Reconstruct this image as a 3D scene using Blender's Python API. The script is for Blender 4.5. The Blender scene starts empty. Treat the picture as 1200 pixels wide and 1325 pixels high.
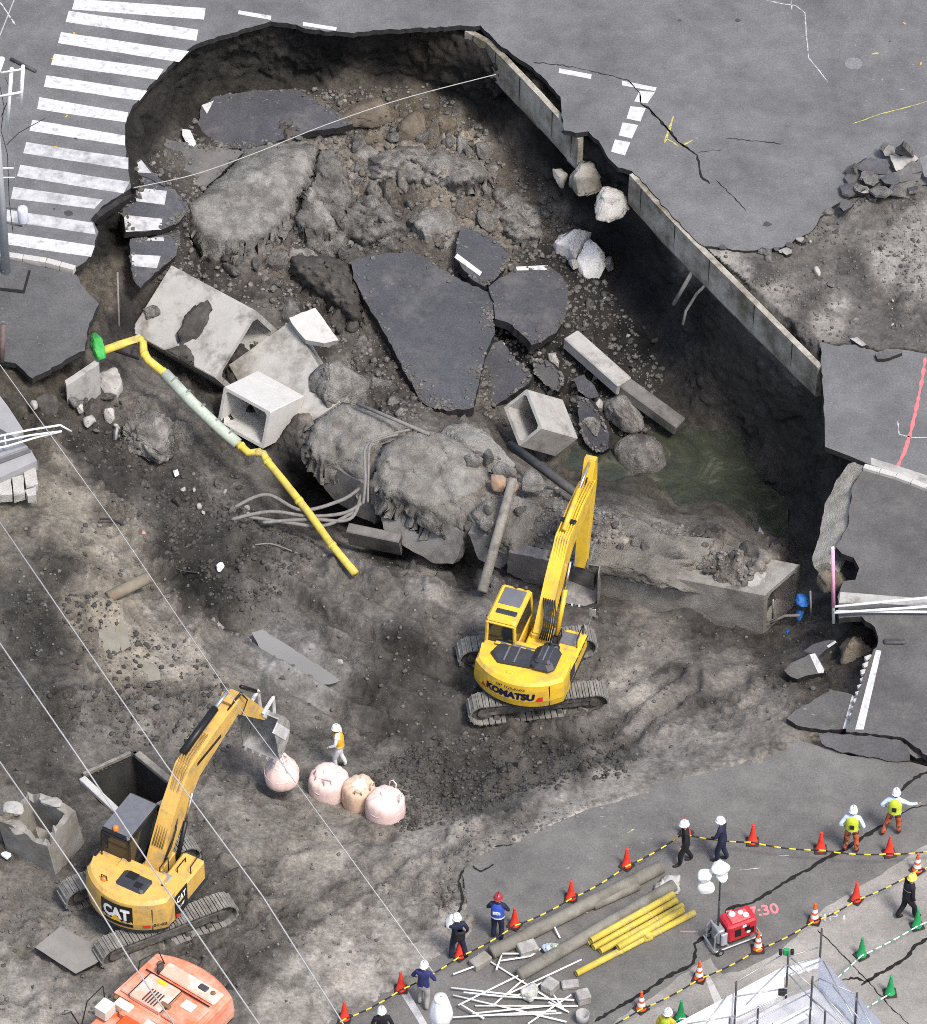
import bpy, bmesh, math, random
import numpy as np
from mathutils import Vector, Matrix

random.seed(7)
RNG = np.random.default_rng(11)
scene = bpy.context.scene
COL = scene.collection

# ---------------------------------------------------------------- camera
DIST, FPX, PITCH = 190.0, 7980.0, math.radians(45.5)
CAM = np.array([0.0, -DIST * math.cos(PITCH), DIST * math.sin(PITCH)])
FWD = np.array([0.0, math.cos(PITCH), -math.sin(PITCH)])
RGT = np.array([1.0, 0.0, 0.0])
UPV = np.array([0.0, math.sin(PITCH), math.cos(PITCH)])
cam_data = bpy.data.cameras.new('camera')
cam = bpy.data.objects.new('camera', cam_data)
COL.objects.link(cam)
cam.location = CAM
cam.rotation_euler = (math.pi / 2 - PITCH, 0, 0)
cam_data.sensor_fit = 'HORIZONTAL'
cam_data.sensor_width = 36.0
cam_data.lens = 36.0 * FPX / 1200.0
cam_data.clip_start = 1.0
cam_data.clip_end = 20000.0
scene.camera = cam

# ---------------------------------------------------------------- daylight: bright overcast
SUN_EL, SUN_AZ = math.radians(60), math.radians(140)      # azimuth clockwise from +Y
world = bpy.data.worlds.new('World')
scene.world = world
world.use_nodes = True
wn = world.node_tree
sky = wn.nodes.new('ShaderNodeTexSky')
sky.sky_type = 'NISHITA'
sky.sun_disc = False
sky.sun_elevation = SUN_EL
sky.sun_rotation = SUN_AZ
sky.air_density = 1.0
sky.dust_density = 4.0
sky.ozone_density = 0.6
bg = wn.nodes['Background']
wn.links.new(sky.outputs[0], bg.inputs[0])
bg.inputs[1].default_value = 0.105
sun_d = bpy.data.lights.new('sun', 'SUN')
sun_d.energy = 1.5
sun_d.angle = math.radians(11)
sun_d.color = (1.0, 0.96, 0.91)
sun = bpy.data.objects.new('sun', sun_d)
COL.objects.link(sun)
sdir = Vector((math.sin(SUN_AZ) * math.cos(SUN_EL), math.cos(SUN_AZ) * math.cos(SUN_EL), math.sin(SUN_EL)))
sun.rotation_euler = sdir.to_track_quat('Z', 'Y').to_euler()
sun.location = sdir * 100
vs = scene.view_settings
vs.view_transform = 'Standard'
vs.look = 'None'
vs.exposure = 1.2
vs.gamma = 1.0
vs.use_curve_mapping = False
scene.cycles.filter_width = 0.95
scene.cycles.use_denoising = False

# ---------------------------------------------------------------- photograph geometry -> world
def P(u, v, z=0.0):
    """world point at height z seen at photograph pixel (u, v)"""
    d = FWD + RGT * ((u - 600.0) / FPX) - UPV * ((v - 662.5) / FPX)
    t = (z - CAM[2]) / d[2]
    return Vector(CAM + d * t)

def PA(u, v, z):
    u = np.asarray(u, float); v = np.asarray(v, float); z = np.asarray(z, float)
    d = FWD[None, :] + RGT[None, :] * ((u - 600.0) / FPX)[:, None] - UPV[None, :] * ((v - 662.5) / FPX)[:, None]
    t = (z - CAM[2]) / d[:, 2]
    return CAM[None, :] + d * t[:, None]

# ---------------------------------------------------------------- numpy noise
def _hash(i, j, k, s):
    n = (i.astype(np.int64) * 374761393 + j.astype(np.int64) * 668265263 + k.astype(np.int64) * 2147483647 + s * 1274126177) & 0xFFFFFFFF
    n = ((n ^ (n >> 13)) * 1274126177) & 0xFFFFFFFF
    n = ((n ^ (n >> 16)) * 2246822519) & 0xFFFFFFFF
    return ((n ^ (n >> 15)) & 0xFFFFFF) / float(0xFFFFFF)

def vnoise(p, s=0):
    f = np.floor(p); t = p - f; t = t * t * (3 - 2 * t)
    i, j, k = f[:, 0], f[:, 1], f[:, 2]
    r = 0
    for a in (0, 1):
        wa = t[:, 0] if a else 1 - t[:, 0]
        for b in (0, 1):
            wb = t[:, 1] if b else 1 - t[:, 1]
            for c in (0, 1):
                wc = t[:, 2] if c else 1 - t[:, 2]
                r = r + wa * wb * wc * _hash(i + a, j + b, k + c, s)
    return r * 2 - 1

def fbm(p, o=4, s=0):
    r = 0; a = 1.0; tot = 0
    for q in range(o):
        r = r + a * vnoise(p * (2.03 ** q) + 17.3 * q, s + q); tot += a; a *= 0.5
    return r / tot

def worley(p, s=0):
    f = np.floor(p)
    d1 = np.full(len(p), 9.0); d2 = np.full(len(p), 9.0); cid = np.zeros(len(p))
    for a in (-1, 0, 1):
        for b in (-1, 0, 1):
            for c in (-1, 0, 1):
                q = f + np.array([a, b, c])
                h1 = _hash(q[:, 0], q[:, 1], q[:, 2], s)
                h2 = _hash(q[:, 0], q[:, 1], q[:, 2], s + 1)
                h3 = _hash(q[:, 0], q[:, 1], q[:, 2], s + 2)
                d = (q[:, 0] + h1 - p[:, 0]) ** 2 + (q[:, 1] + h2 - p[:, 1]) ** 2 + (q[:, 2] + h3 - p[:, 2]) ** 2
                m = d < d1
                d2 = np.where(m, d1, np.minimum(d2, d))
                cid = np.where(m, h1, cid)
                d1 = np.where(m, d, d1)
    return np.sqrt(d1), np.sqrt(d2), cid

def inpoly(u, v, poly):
    u = np.asarray(u, float); v = np.asarray(v, float)
    r = np.zeros(u.shape, bool)
    n = len(poly)
    for i in range(n):
        x1, y1 = poly[i]; x2, y2 = poly[(i + 1) % n]
        c = (y1 > v) != (y2 > v)
        with np.errstate(divide='ignore', invalid='ignore'):
            x = (x2 - x1) * (v - y1) / ((y2 - y1) if y2 != y1 else 1e-9) + x1
        r ^= c & (u < x)
    return r

def edge_dist(u, v, line):
    d = np.full(np.shape(u), 1e9)
    for (x1, y1), (x2, y2) in zip(line[:-1], line[1:]):
        dx, dy = x2 - x1, y2 - y1
        L = dx * dx + dy * dy + 1e-9
        t = np.clip(((u - x1) * dx + (v - y1) * dy) / L, 0, 1)
        d = np.minimum(d, np.hypot(u - x1 - t * dx, v - y1 - t * dy))
    return d

# ---------------------------------------------------------------- materials
def srgb(r, g, b, k=1.0):
    f = lambda c: (c / 255 / 12.92 if c / 255 <= 0.04045 else ((c / 255 + 0.055) / 1.055) ** 2.4)
    return tuple(min(0.95, f(c) * k) for c in (r, g, b))

_mats = {}
def M(name, col=(.5, .5, .5), rough=.8, var=.25, scale=4., bump=.3, bscale=30., metal=0., col2=None, mix=(.45, .65), detail=5, spec=.3, bdist=.02):
    """procedural material: base colour varied by noise, an optional second colour (dirt, wear), fine relief"""
    if name in _mats: return _mats[name]
    m = bpy.data.materials.new(name); m.use_nodes = True
    nt = m.node_tree; N = nt.nodes; L = nt.links
    b = N['Principled BSDF']
    b.inputs['Roughness'].default_value = rough
    b.inputs['Metallic'].default_value = metal
    b.inputs['Specular IOR Level'].default_value = spec
    tc = N.new('ShaderNodeTexCoord')
    n1 = N.new('ShaderNodeTexNoise'); n1.inputs['Scale'].default_value = scale; n1.inputs['Detail'].default_value = detail; n1.inputs['Roughness'].default_value = .66
    L.new(tc.outputs['Object'], n1.inputs['Vector'])
    r = N.new('ShaderNodeValToRGB')
    e = r.color_ramp.elements
    e[0].position = .3; e[1].position = .7
    e[0].color = (*[c * (1 - var) for c in col], 1)
    e[1].color = (*[min(.97, c * (1 + var)) for c in col], 1)
    L.new(n1.outputs[0], r.inputs[0])
    out = r.outputs[0]
    if col2:
        n2 = N.new('ShaderNodeTexNoise'); n2.inputs['Scale'].default_value = scale * .6; n2.inputs['Detail'].default_value = 10; n2.inputs['Roughness'].default_value = .7
        mp = N.new('ShaderNodeMapping'); mp.inputs['Location'].default_value = (7, 3, 1)
        L.new(tc.outputs['Object'], mp.inputs[0]); L.new(mp.outputs[0], n2.inputs['Vector'])
        mr = N.new('ShaderNodeMapRange'); mr.inputs[1].default_value = mix[0]; mr.inputs[2].default_value = mix[1]
        L.new(n2.outputs[0], mr.inputs[0])
        mx = N.new('ShaderNodeMix'); mx.data_type = 'RGBA'
        L.new(mr.outputs[0], mx.inputs[0]); L.new(out, mx.inputs[6]); mx.inputs[7].default_value = (*col2, 1)
        out = mx.outputs[2]
    L.new(out, b.inputs['Base Color'])
    if bump:
        n3 = N.new('ShaderNodeTexNoise'); n3.inputs['Scale'].default_value = bscale; n3.inputs['Detail'].default_value = 8; n3.inputs['Roughness'].default_value = .7
        L.new(tc.outputs['Object'], n3.inputs['Vector'])
        bp = N.new('ShaderNodeBump'); bp.inputs['Strength'].default_value = bump; bp.inputs['Distance'].default_value = bdist
        L.new(n3.outputs[0], bp.inputs['Height']); L.new(bp.outputs[0], b.inputs['Normal'])
    _mats[name] = m
    return m

def asphalt(name, col, speck=.24, patch=.3, dust=None, dmix=(.55, .72), rough=.85):
    if name in _mats: return _mats[name]
    m = bpy.data.materials.new(name); m.use_nodes = True
    nt = m.node_tree; N = nt.nodes; L = nt.links
    b = N['Principled BSDF']; b.inputs['Roughness'].default_value = rough; b.inputs['Specular IOR Level'].default_value = .25
    g = N.new('ShaderNodeNewGeometry')
    def noise(scale, detail, loc=(0, 0, 0), st=(1, 1, 1), rot=0):
        mp = N.new('ShaderNodeMapping'); mp.inputs['Location'].default_value = loc; mp.inputs['Scale'].default_value = st; mp.inputs['Rotation'].default_value = (0, 0, rot)
        n = N.new('ShaderNodeTexNoise'); n.inputs['Scale'].default_value = scale; n.inputs['Detail'].default_value = detail; n.inputs['Roughness'].default_value = .68
        L.new(g.outputs['Position'], mp.inputs[0]); L.new(mp.outputs[0], n.inputs['Vector'])
        return n.outputs[0]
    def mrange(x, a, bb, c, d):
        r = N.new('ShaderNodeMapRange'); r.inputs[1].default_value = a; r.inputs[2].default_value = bb; r.inputs[3].default_value = c; r.inputs[4].default_value = d
        L.new(x, r.inputs[0]); return r.outputs[0]
    def mul(x, y):
        q = N.new('ShaderNodeMath'); q.operation = 'MULTIPLY'; L.new(x, q.inputs[0]); L.new(y, q.inputs[1]); return q.outputs[0]
    k = mul(mul(mrange(noise(.35, 6), .3, .7, 1 - patch, 1 + patch * .6), mrange(noise(17, 9, (3, 1, 0)), .32, .68, 1 - speck, 1 + speck)),
            mrange(noise(1.6, 12, (5, 9, 2)), .3, .7, .84, 1.16))
    vm = N.new('ShaderNodeVectorMath'); vm.operation = 'SCALE'; vm.inputs[0].default_value = col; L.new(k, vm.inputs['Scale'])
    out = vm.outputs[0]
    if dust:
        mx = N.new('ShaderNodeMix'); mx.data_type = 'RGBA'
        L.new(mrange(noise(.9, 9, (11, 4, 0)), dmix[0], dmix[1], 0, .8), mx.inputs[0]); L.new(out, mx.inputs[6]); mx.inputs[7].default_value = (*dust, 1)
        out = mx.outputs[2]
    mx = N.new('ShaderNodeMix'); mx.data_type = 'RGBA'
    L.new(mul(mrange(noise(5, 6, (1, 2, 3), (1, 1.6, 1)), .62, .68, 0, .6), mrange(noise(.25, 3, (8, 8, 3)), .45, .62, 0, 1)), mx.inputs[0]); L.new(out, mx.inputs[6]); mx.inputs[7].default_value = (.33, .33, .33, 1)
    L.new(mx.outputs[2], b.inputs['Base Color'])
    bp = N.new('ShaderNodeBump'); bp.inputs['Strength'].default_value = .35; bp.inputs['Distance'].default_value = .02
    L.new(noise(60, 4), bp.inputs['Height']); L.new(bp.outputs[0], b.inputs['Normal'])
    _mats[name] = m
    return m

# ---------------------------------------------------------------- mesh builder and object helpers
def wmat(o):
    m = Matrix.Identity(4)
    while o is not None:
        m = o.matrix_basis @ m
        o = o.parent
    return m

def tag(o, label=None, cat=None, group=None, kind=None):
    if label: o['label'] = label
    if cat: o['category'] = cat
    if group: o['group'] = group
    if kind: o['kind'] = kind
    return o

def thing(name, label, cat, loc=(0, 0, 0), rotz=0., group=None, mat=None):
    o = bpy.data.objects.new(name, None); COL.objects.link(o)
    o.empty_display_size = .2
    if mat is not None: o.matrix_basis = mat
    else:
        o.location = loc; o.rotation_euler = (0, 0, rotz)
        o.matrix_basis = Matrix.Translation(Vector(loc)) @ Matrix.Rotation(rotz, 4, 'Z')
    return tag(o, label, cat, group)

def copy_tree(o, parent=None):
    c = o.copy(); COL.objects.link(c); c.parent = parent
    for ch in o.children: copy_tree(ch, c)
    return c

class MB:
    def __init__(s, xf=None):
        s.v = []; s.f = []; s.m = []; s.mi = 0; s.xf = xf; s.sm = []
        s.smooth = False
    def add(s, vs, fs):
        o = len(s.v)
        for p in vs:
            p = Vector(p)
            s.v.append(s.xf @ p if s.xf is not None else p)
        for f in fs:
            s.f.append([i + o for i in f]); s.m.append(s.mi); s.sm.append(s.smooth)
        return s
    def box(s, c, d, ax=None, taper=1.0):
        """box of centre c, size d, optional axes; taper scales the top"""
        hx, hy, hz = d[0] / 2, d[1] / 2, d[2] / 2
        X, Y, Z = ax if ax else (Vector((1, 0, 0)), Vector((0, 1, 0)), Vector((0, 0, 1)))
        vs = []
        for z in (-1, 1):
            k = taper if z > 0 else 1
            for x, y in ((-1, -1), (1, -1), (1, 1), (-1, 1)):
                vs.append(Vector(c) + X * (x * hx * k) + Y * (y * hy * k) + Z * (z * hz))
        return s.add(vs, [(3, 2, 1, 0), (4, 5, 6, 7), (0, 1, 5, 4), (1, 2, 6, 5), (2, 3, 7, 6), (3, 0, 4, 7)])
    def bbox(s, c, d, b=.04, ax=None):
        """box with chamfered edges"""
        X, Y, Z = ax if ax else (Vector((1, 0, 0)), Vector((0, 1, 0)), Vector((0, 0, 1)))
        hx, hy, hz = [q / 2 for q in d]
        b = min(b, hx * .9, hy * .9, hz * .9)
        def ring(z, i):
            x, y = hx - i, hy - i
            return [Vector(c) + X * px + Y * py + Z * z for px, py in ((-x + b, -y), (x - b, -y), (x, -y + b), (x, y - b), (x - b, y), (-x + b, y), (-x, y - b), (-x, -y + b))]
        R = [ring(-hz, b), ring(-hz + b, 0), ring(hz - b, 0), ring(hz, b)]
        vs = [p for r in R for p in r]
        fs = [tuple(reversed(range(8))), tuple(range(24, 32))]
        for k in range(3):
            for i in range(8):
                j = (i + 1) % 8
                fs.append((k * 8 + i, k * 8 + j, k * 8 + 8 + j, k * 8 + 8 + i))
        return s.add(vs, fs)
    def tube(s, pts, r, n=8, r2=None, cap=True):
        pts = [Vector(p) for p in pts]
        m = len(pts)
        rs = r if isinstance(r, (list, tuple)) else [r + ((r2 if r2 is not None else r) - r) * i / max(1, m - 1) for i in range(m)]
        vs = []; fs = []
        prev = None
        for i, p in enumerate(pts):
            d = (pts[min(i + 1, m - 1)] - pts[max(i - 1, 0)])
            d = d.normalized() if d.length > 1e-9 else Vector((0, 0, 1))
            if prev is None:
                a = d.orthogonal().normalized()
            else:
                a = prev - d * prev.dot(d)
                a = a.normalized() if a.length > 1e-6 else d.orthogonal().normalized()
            prev = a
            bb = d.cross(a)
            for k in range(n):
                t = 2 * math.pi * k / n
                vs.append(p + (a * math.cos(t) + bb * math.sin(t)) * rs[i])
        for i in range(m - 1):
            for k in range(n):
                q = (k + 1) % n
                fs.append((i * n + k, i * n + q, (i + 1) * n + q, (i + 1) * n + k))
        if cap:
            fs.append(tuple(reversed(range(n)))); fs.append(tuple(range((m - 1) * n, m * n)))
        return s.add(vs, fs)
    def lathe(s, prof, n=16, c=(0, 0, 0), sx=1, sy=1, cap=True):
        vs = []; fs = []
        for r, z in prof:
            for k in range(n):
                t = 2 * math.pi * k / n
                vs.append((c[0] + r * sx * math.cos(t), c[1] + r * sy * math.sin(t), c[2] + z))
        for i in range(len(prof) - 1):
            for k in range(n):
                q = (k + 1) % n
                fs.append((i * n + k, i * n + q, (i + 1) * n + q, (i + 1) * n + k))
        if cap:
            fs.append(tuple(reversed(range(n)))); fs.append(tuple(range((len(prof) - 1) * n, len(prof) * n)))
        return s.add(vs, fs)
    def prism(s, poly, lo, hi, bev=0., axes=None):
        """polygon (in the first two axes) extruded along the third from lo to hi; bev insets the hi cap"""
        A, B, C = axes if axes else (Vector((1, 0, 0)), Vector((0, 1, 0)), Vector((0, 0, 1)))
        n = len(poly)
        cx = sum(p[0] for p in poly) / n; cy = sum(p[1] for p in poly) / n
        def ring(z, ins):
            r = []
            for x, y in poly:
                d = math.hypot(x - cx, y - cy) or 1
                k = 1 - ins / d
                r.append(A * (cx + (x - cx) * k) + B * (cy + (y - cy) * k) + C * z)
            return r
        rs = [ring(lo, 0)]
        if bev: rs += [ring(hi - bev, 0), ring(hi, bev)]
        else: rs += [ring(hi, 0)]
        vs = [p for r in rs for p in r]
        fs = [tuple(reversed(range(n))), tuple(range((len(rs) - 1) * n, len(rs) * n))]
        for k in range(len(rs) - 1):
            for i in range(n):
                j = (i + 1) % n
                fs.append((k * n + i, k * n + j, (k + 1) * n + j, (k + 1) * n + i))
        return s.add(vs, fs)
    def build(s, name, mats, parent=None, world=False, smooth=None, label=None, fix=True):
        me = bpy.data.meshes.new(name)
        vs = s.v
        if world and parent is not None:
            inv = wmat(parent).inverted()
            vs = [inv @ p for p in vs]
        me.from_pydata([tuple(p) for p in vs], [], s.f)
        if not isinstance(mats, (list, tuple)): mats = [mats]
        for m in mats: me.materials.append(m)
        me.polygons.foreach_set('material_index', s.m)
        me.polygons.foreach_set('use_smooth', [bool(smooth)] * len(s.f) if smooth is not None else s.sm)
        if fix:
            bm = bmesh.new(); bm.from_mesh(me)
            bmesh.ops.recalc_face_normals(bm, faces=bm.faces[:])
            bm.to_mesh(me); bm.free()
        me.update()
        o = bpy.data.objects.new(name, me); COL.objects.link(o)
        if parent is not None: o.parent = parent
        if label: o['label'] = label
        return o

def single(mb, name, mats, label, cat, base=None, group=None, kind=None, smooth=None):
    """a thing that is one mesh; its origin at base (world)"""
    if base is None:
        n = len(mb.v); base = sum(mb.v, Vector()) / n
    base = Vector(base)
    mb.v = [p - base for p in mb.v]
    o = mb.build(name, mats, smooth=smooth)
    o.location = base
    return tag(o, label, cat, group, kind)

def text_mesh(body, size, bold=.0, width=None, res=3, shear=0):
    cu = bpy.data.curves.new('lettering', 'FONT'); cu.body = body; cu.size = size; cu.offset = bold; cu.resolution_u = res
    cu.align_x = 'CENTER'; cu.align_y = 'CENTER'; cu.shear = shear
    o = bpy.data.objects.new('lettering', cu); COL.objects.link(o)
    dg = bpy.context.evaluated_depsgraph_get()
    me = bpy.data.meshes.new_from_object(o.evaluated_get(dg))
    vs = [v.co.copy() for v in me.vertices]; fs = [list(p.vertices) for p in me.polygons]
    bpy.data.objects.remove(o); bpy.data.curves.remove(cu); bpy.data.meshes.remove(me)
    if width:
        xs = [v.x for v in vs]; k = width / (max(xs) - min(xs))
        for v in vs: v.x *= k
    return vs, fs

def jag(pts, step, amt, closed=True):
    """subdivide a pixel outline and roughen it"""
    out = []
    n = len(pts)
    for i in range(n if closed else n - 1):
        a = pts[i]; b = pts[(i + 1) % n]
        L = math.hypot(b[0] - a[0], b[1] - a[1])
        k = max(1, int(L / step))
        for j in range(k):
            t = j / k
            q = amt if j else amt * .5
            out.append((a[0] + (b[0] - a[0]) * t + random.uniform(-q, q), a[1] + (b[1] - a[1]) * t + random.uniform(-q, q)))
    if not closed: out.append(pts[-1])
    return out

def plane_z(poly, zs):
    """fit a plane z(u, v) to heights zs given as [(u, v, z) x3]"""
    A = np.array([[p[0], p[1], 1] for p in zs]); b = np.array([p[2] for p in zs])
    s = np.linalg.lstsq(A, b, rcond=None)[0]
    return lambda u, v: s[0] * u + s[1] * v + s[2]

def sheet_mesh(pts3, thick, mb=None, nrm=None):
    """a polygon of world points given a thickness downwards"""
    mb = mb or MB()
    n = len(pts3)
    down = Vector((0, 0, -thick)) if nrm is None else nrm * -thick
    vs = [Vector(p) for p in pts3] + [Vector(p) + down for p in pts3]
    mb.mi = 0; mb.add(vs, [tuple(range(n))])
    o = len(mb.v) - 2 * n
    for i in range(n):
        j = (i + 1) % n
        mb.f.append([o + i, o + j, o + n + j, o + n + i]); mb.m.append(1); mb.sm.append(False)
    mb.f.append([o + n + i for i in reversed(range(n))]); mb.m.append(1); mb.sm.append(False)
    return mb

def crag(name, label, cat, poly, zf, thick, mats, step=3., amp=.10, seed=1, freq=1.3, rnd=.12, rw=8.):
    """a broken block with a rough, faceted top: a fine grid inside the outline, rounded at the rim, with deep sides"""
    us = np.arange(min(p[0] for p in poly), max(p[0] for p in poly) + step, step); vs_ = np.arange(min(p[1] for p in poly), max(p[1] for p in poly) + step, step)
    nu, nv = len(us), len(vs_)
    u = np.tile(us, nv); v = np.repeat(vs_, nu)
    r = np.random.default_rng(seed)
    ok = inpoly(u, v, jag(poly, 6, 1.2))
    d = edge_dist(u, v, list(poly) + [poly[0]])
    z = np.array([zf(a, b) for a, b in zip(u, v)])
    p0 = PA(u, v, z)
    w1, w2, cid = worley(p0 * freq + seed, seed); x1, x2, c2 = worley(p0 * freq * 3.1 + seed, seed + 4)
    z = z + amp * (1.1 * (cid - .5) + .6 * np.minimum(w2 - w1, .3) / .3 + .45 * (c2 - .5) + 1.2 * fbm(p0 * .9, 4, seed) + .35 * fbm(p0 * 7, 3, seed + 2)) - rnd * np.clip(1 - d / rw, 0, 1) ** 2
    p = PA(u + r.uniform(-.25, .25, len(u)) * step, v + r.uniform(-.25, .25, len(u)) * step, z)
    I = np.arange(nu * nv).reshape(nv, nu); O = ok.reshape(nv, nu)
    cell = O[:-1, :-1] & O[1:, :-1] & O[1:, 1:] & O[:-1, 1:]
    q = np.stack([I[:-1, :-1], I[1:, :-1], I[1:, 1:], I[:-1, 1:]], -1)[cell]
    used = np.unique(q); mp = -np.ones(nu * nv, int); mp[used] = np.arange(len(used))
    q = mp[q]; P3 = p[used]; n = len(P3)
    ed = {}
    for f in q.tolist():
        for k in range(4):
            a, b = f[k], f[(k + 1) % 4]
            if (b, a) in ed: del ed[(b, a)]
            else: ed[(a, b)] = 1
    c = P3.mean(0)
    out = P3 - c; out[:, 2] = 0; out /= np.linalg.norm(out, axis=1)[:, None] + 1e-6
    rings = []
    for k_, (dz_, ex) in enumerate(((.22, .10), (.5, .16), (1., .34))):
        nz = np.stack([fbm((P3 + np.array([0, 0, -thick * dz_ * 2.])) * 3.1 + 3 * a_, 4, seed + k_ * 5 + a_) for a_ in range(3)], 1)
        rings.append(P3 * [1, 1, 0] + [0, 0, 1] * (P3[:, 2:3] * .45 + P3[:, 2].mean() * .55) * (1 if k_ else 0) + (0 if k_ else 1) * P3 * [0, 0, 1] + out * ex * thick * .5 + np.array([0, 0, -thick * dz_]) + nz * .34)
    low = np.vstack(rings)
    faces = q.tolist() + [[b + k_ * n, a + k_ * n, a + (k_ + 1) * n, b + (k_ + 1) * n] for k_ in range(3) for a, b in ed]
    o = bpy.data.objects.new(name, mesh_np(name, np.vstack([P3, low]) - c, faces, mats, True)); COL.objects.link(o); o.location = c
    nq = len(q)
    o.data.polygons.foreach_set('material_index', [0] * nq + [1] * (len(faces) - nq)); o.data.polygons.foreach_set('use_smooth', [True] * len(faces))
    return tag(o, label, cat)

def newell(pts):
    n = Vector()
    for i in range(len(pts)):
        a = pts[i]; b = pts[(i + 1) % len(pts)]
        n += Vector(((a[1] - b[1]) * (a[2] + b[2]), (a[2] - b[2]) * (a[0] + b[0]), (a[0] - b[0]) * (a[1] + b[1])))
    n.normalize()
    return n if n.z > 0 else -n

def slab(name, label, cat, poly, z, thick, mats, step=6, amt=1.25, group=None, marks=(), mark_mat=None, kind=None, spill=0, spill_mat=None):
    """a broken plate: outline in photograph pixels, heights from z (number or [(u,v,z)x3]), real thickness"""
    zf = (lambda u, v: z) if not isinstance(z, (list, tuple)) else plane_z(poly, z)
    pts = [P(u, v, zf(u, v)) for u, v in jag(poly, step, amt)]
    nr = newell(pts)
    base = sum(pts, Vector()) / len(pts)
    mb = sheet_mesh([p - base for p in pts], thick, None, nr)
    o = mb.build(name, mats); o.location = base; o.matrix_basis = Matrix.Translation(base)
    tag(o, label, cat, group, kind)
    if spill:
        rr = np.random.default_rng(int(poly[0][0] * 3 + poly[0][1])); V = []; F = []
        bd, bf = _ICO[1]; cp = (sum(p[0] for p in poly) / len(poly), sum(p[1] for p in poly) / len(poly))
        hot = rr.uniform(0, len(poly), 5)
        for _ in range(spill):
            t = (hot[rr.integers(5)] + rr.normal() * .45) % len(poly) if rr.uniform() < .75 else rr.uniform(0, len(poly))
            i = int(t) % len(poly); a_, b_ = poly[i], poly[(i + 1) % len(poly)]; f = t - int(t)
            k = 1 - abs(rr.normal()) * .10
            u = cp[0] + (a_[0] + (b_[0] - a_[0]) * f - cp[0]) * k; v = cp[1] + (a_[1] + (b_[1] - a_[1]) * f - cp[1]) * k
            s_ = .02 * (4.5 ** rr.uniform()) ; c_ = P(u, v, zf(u, v)) - base + nr * s_ * .3
            o_ = len(V)
            for q in bd * rr.uniform(.6, 1.2, (len(bd), 1)) * s_: V.append((c_.x + q[0], c_.y + q[1], c_.z + q[2] * .7))
            F += [[x + o_ for x in g] for g in bf]
        sp = bpy.data.objects.new('spilled_soil', mesh_np('spilled_soil', np.array(V), F, spill_mat or _mats['grey_earth'], False)); COL.objects.link(sp); sp.parent = o; sp['kind'] = 'stuff'
    for mk in marks:
        mp = [P(u, v, zf(u, v)) - base + nr * .006 for u, v in mk]
        m2 = MB(); m2.add(mp, [tuple(range(len(mp)))]); m2.build('road_marking', mark_mat, o)
    return o

def ribbon(pts, width, z=0.004, mb=None, step=5, amt=.7, wv=.5, zf=None):
    """a thin strip along a pixel polyline (crack, chalk line, paint)"""
    mb = mb or MB()
    q = jag(pts, step, amt, closed=False)
    w3 = [P(u, v, (zf(u, v) if zf else 0) + z) for u, v in q]
    vs = []
    n = len(w3)
    for i, p in enumerate(w3):
        d = w3[min(i + 1, n - 1)] - w3[max(i - 1, 0)]
        s = Vector((-d.y, d.x, 0)).normalized()
        w = width * (1 + random.uniform(-wv, wv)) * (.35 if i in (0, n - 1) else 1) / 2
        vs += [p - s * w, p + s * w]
    mb.add(vs, [(2 * i, 2 * i + 1, 2 * i + 3, 2 * i + 2) for i in range(n - 1)])
    return mb

# rocks: an angular lump, its outline cut by random planes
def ico(sub):
    bm = bmesh.new(); bmesh.ops.create_icosphere(bm, subdivisions=sub, radius=1)
    bm.verts.ensure_lookup_table()
    v = np.array([q.co[:] for q in bm.verts]); f = [[q.index for q in p.verts] for p in bm.faces]
    bm.free()
    return v / np.linalg.norm(v, axis=1)[:, None], f
_ICO = {k: ico(k) for k in (1, 2, 3, 4, 5)}

def lump(seed, sub=3, planes=11, rough=.05, soft=.06, freq=2.2):
    r = np.random.default_rng(seed)
    d, f = _ICO[sub]
    n = r.normal(size=(planes, 3)); n /= np.linalg.norm(n, axis=1)[:, None]
    h = r.uniform(.62, .95, planes)
    c = d @ n.T
    with np.errstate(divide='ignore'):
        t = np.where(c > .05, h[None, :] / np.maximum(c, .05), 9)
    rad = -soft * np.log(np.exp(-np.minimum(t, 1.25) / soft).sum(1)) if soft else t.min(1)
    rad = np.clip(rad, .3, 1.2)
    p = d * rad[:, None]
    p = p + d * (rough * fbm(d * freq + seed, 4, seed))[:, None]
    return p, f

def mesh_np(name, v, f, mats, smooth=True):
    me = bpy.data.meshes.new(name)
    me.from_pydata(v.tolist(), [], f)
    for m in (mats if isinstance(mats, (list, tuple)) else [mats]): me.materials.append(m)
    me.polygons.foreach_set('use_smooth', [smooth] * len(f))
    me.update()
    return me

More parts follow.
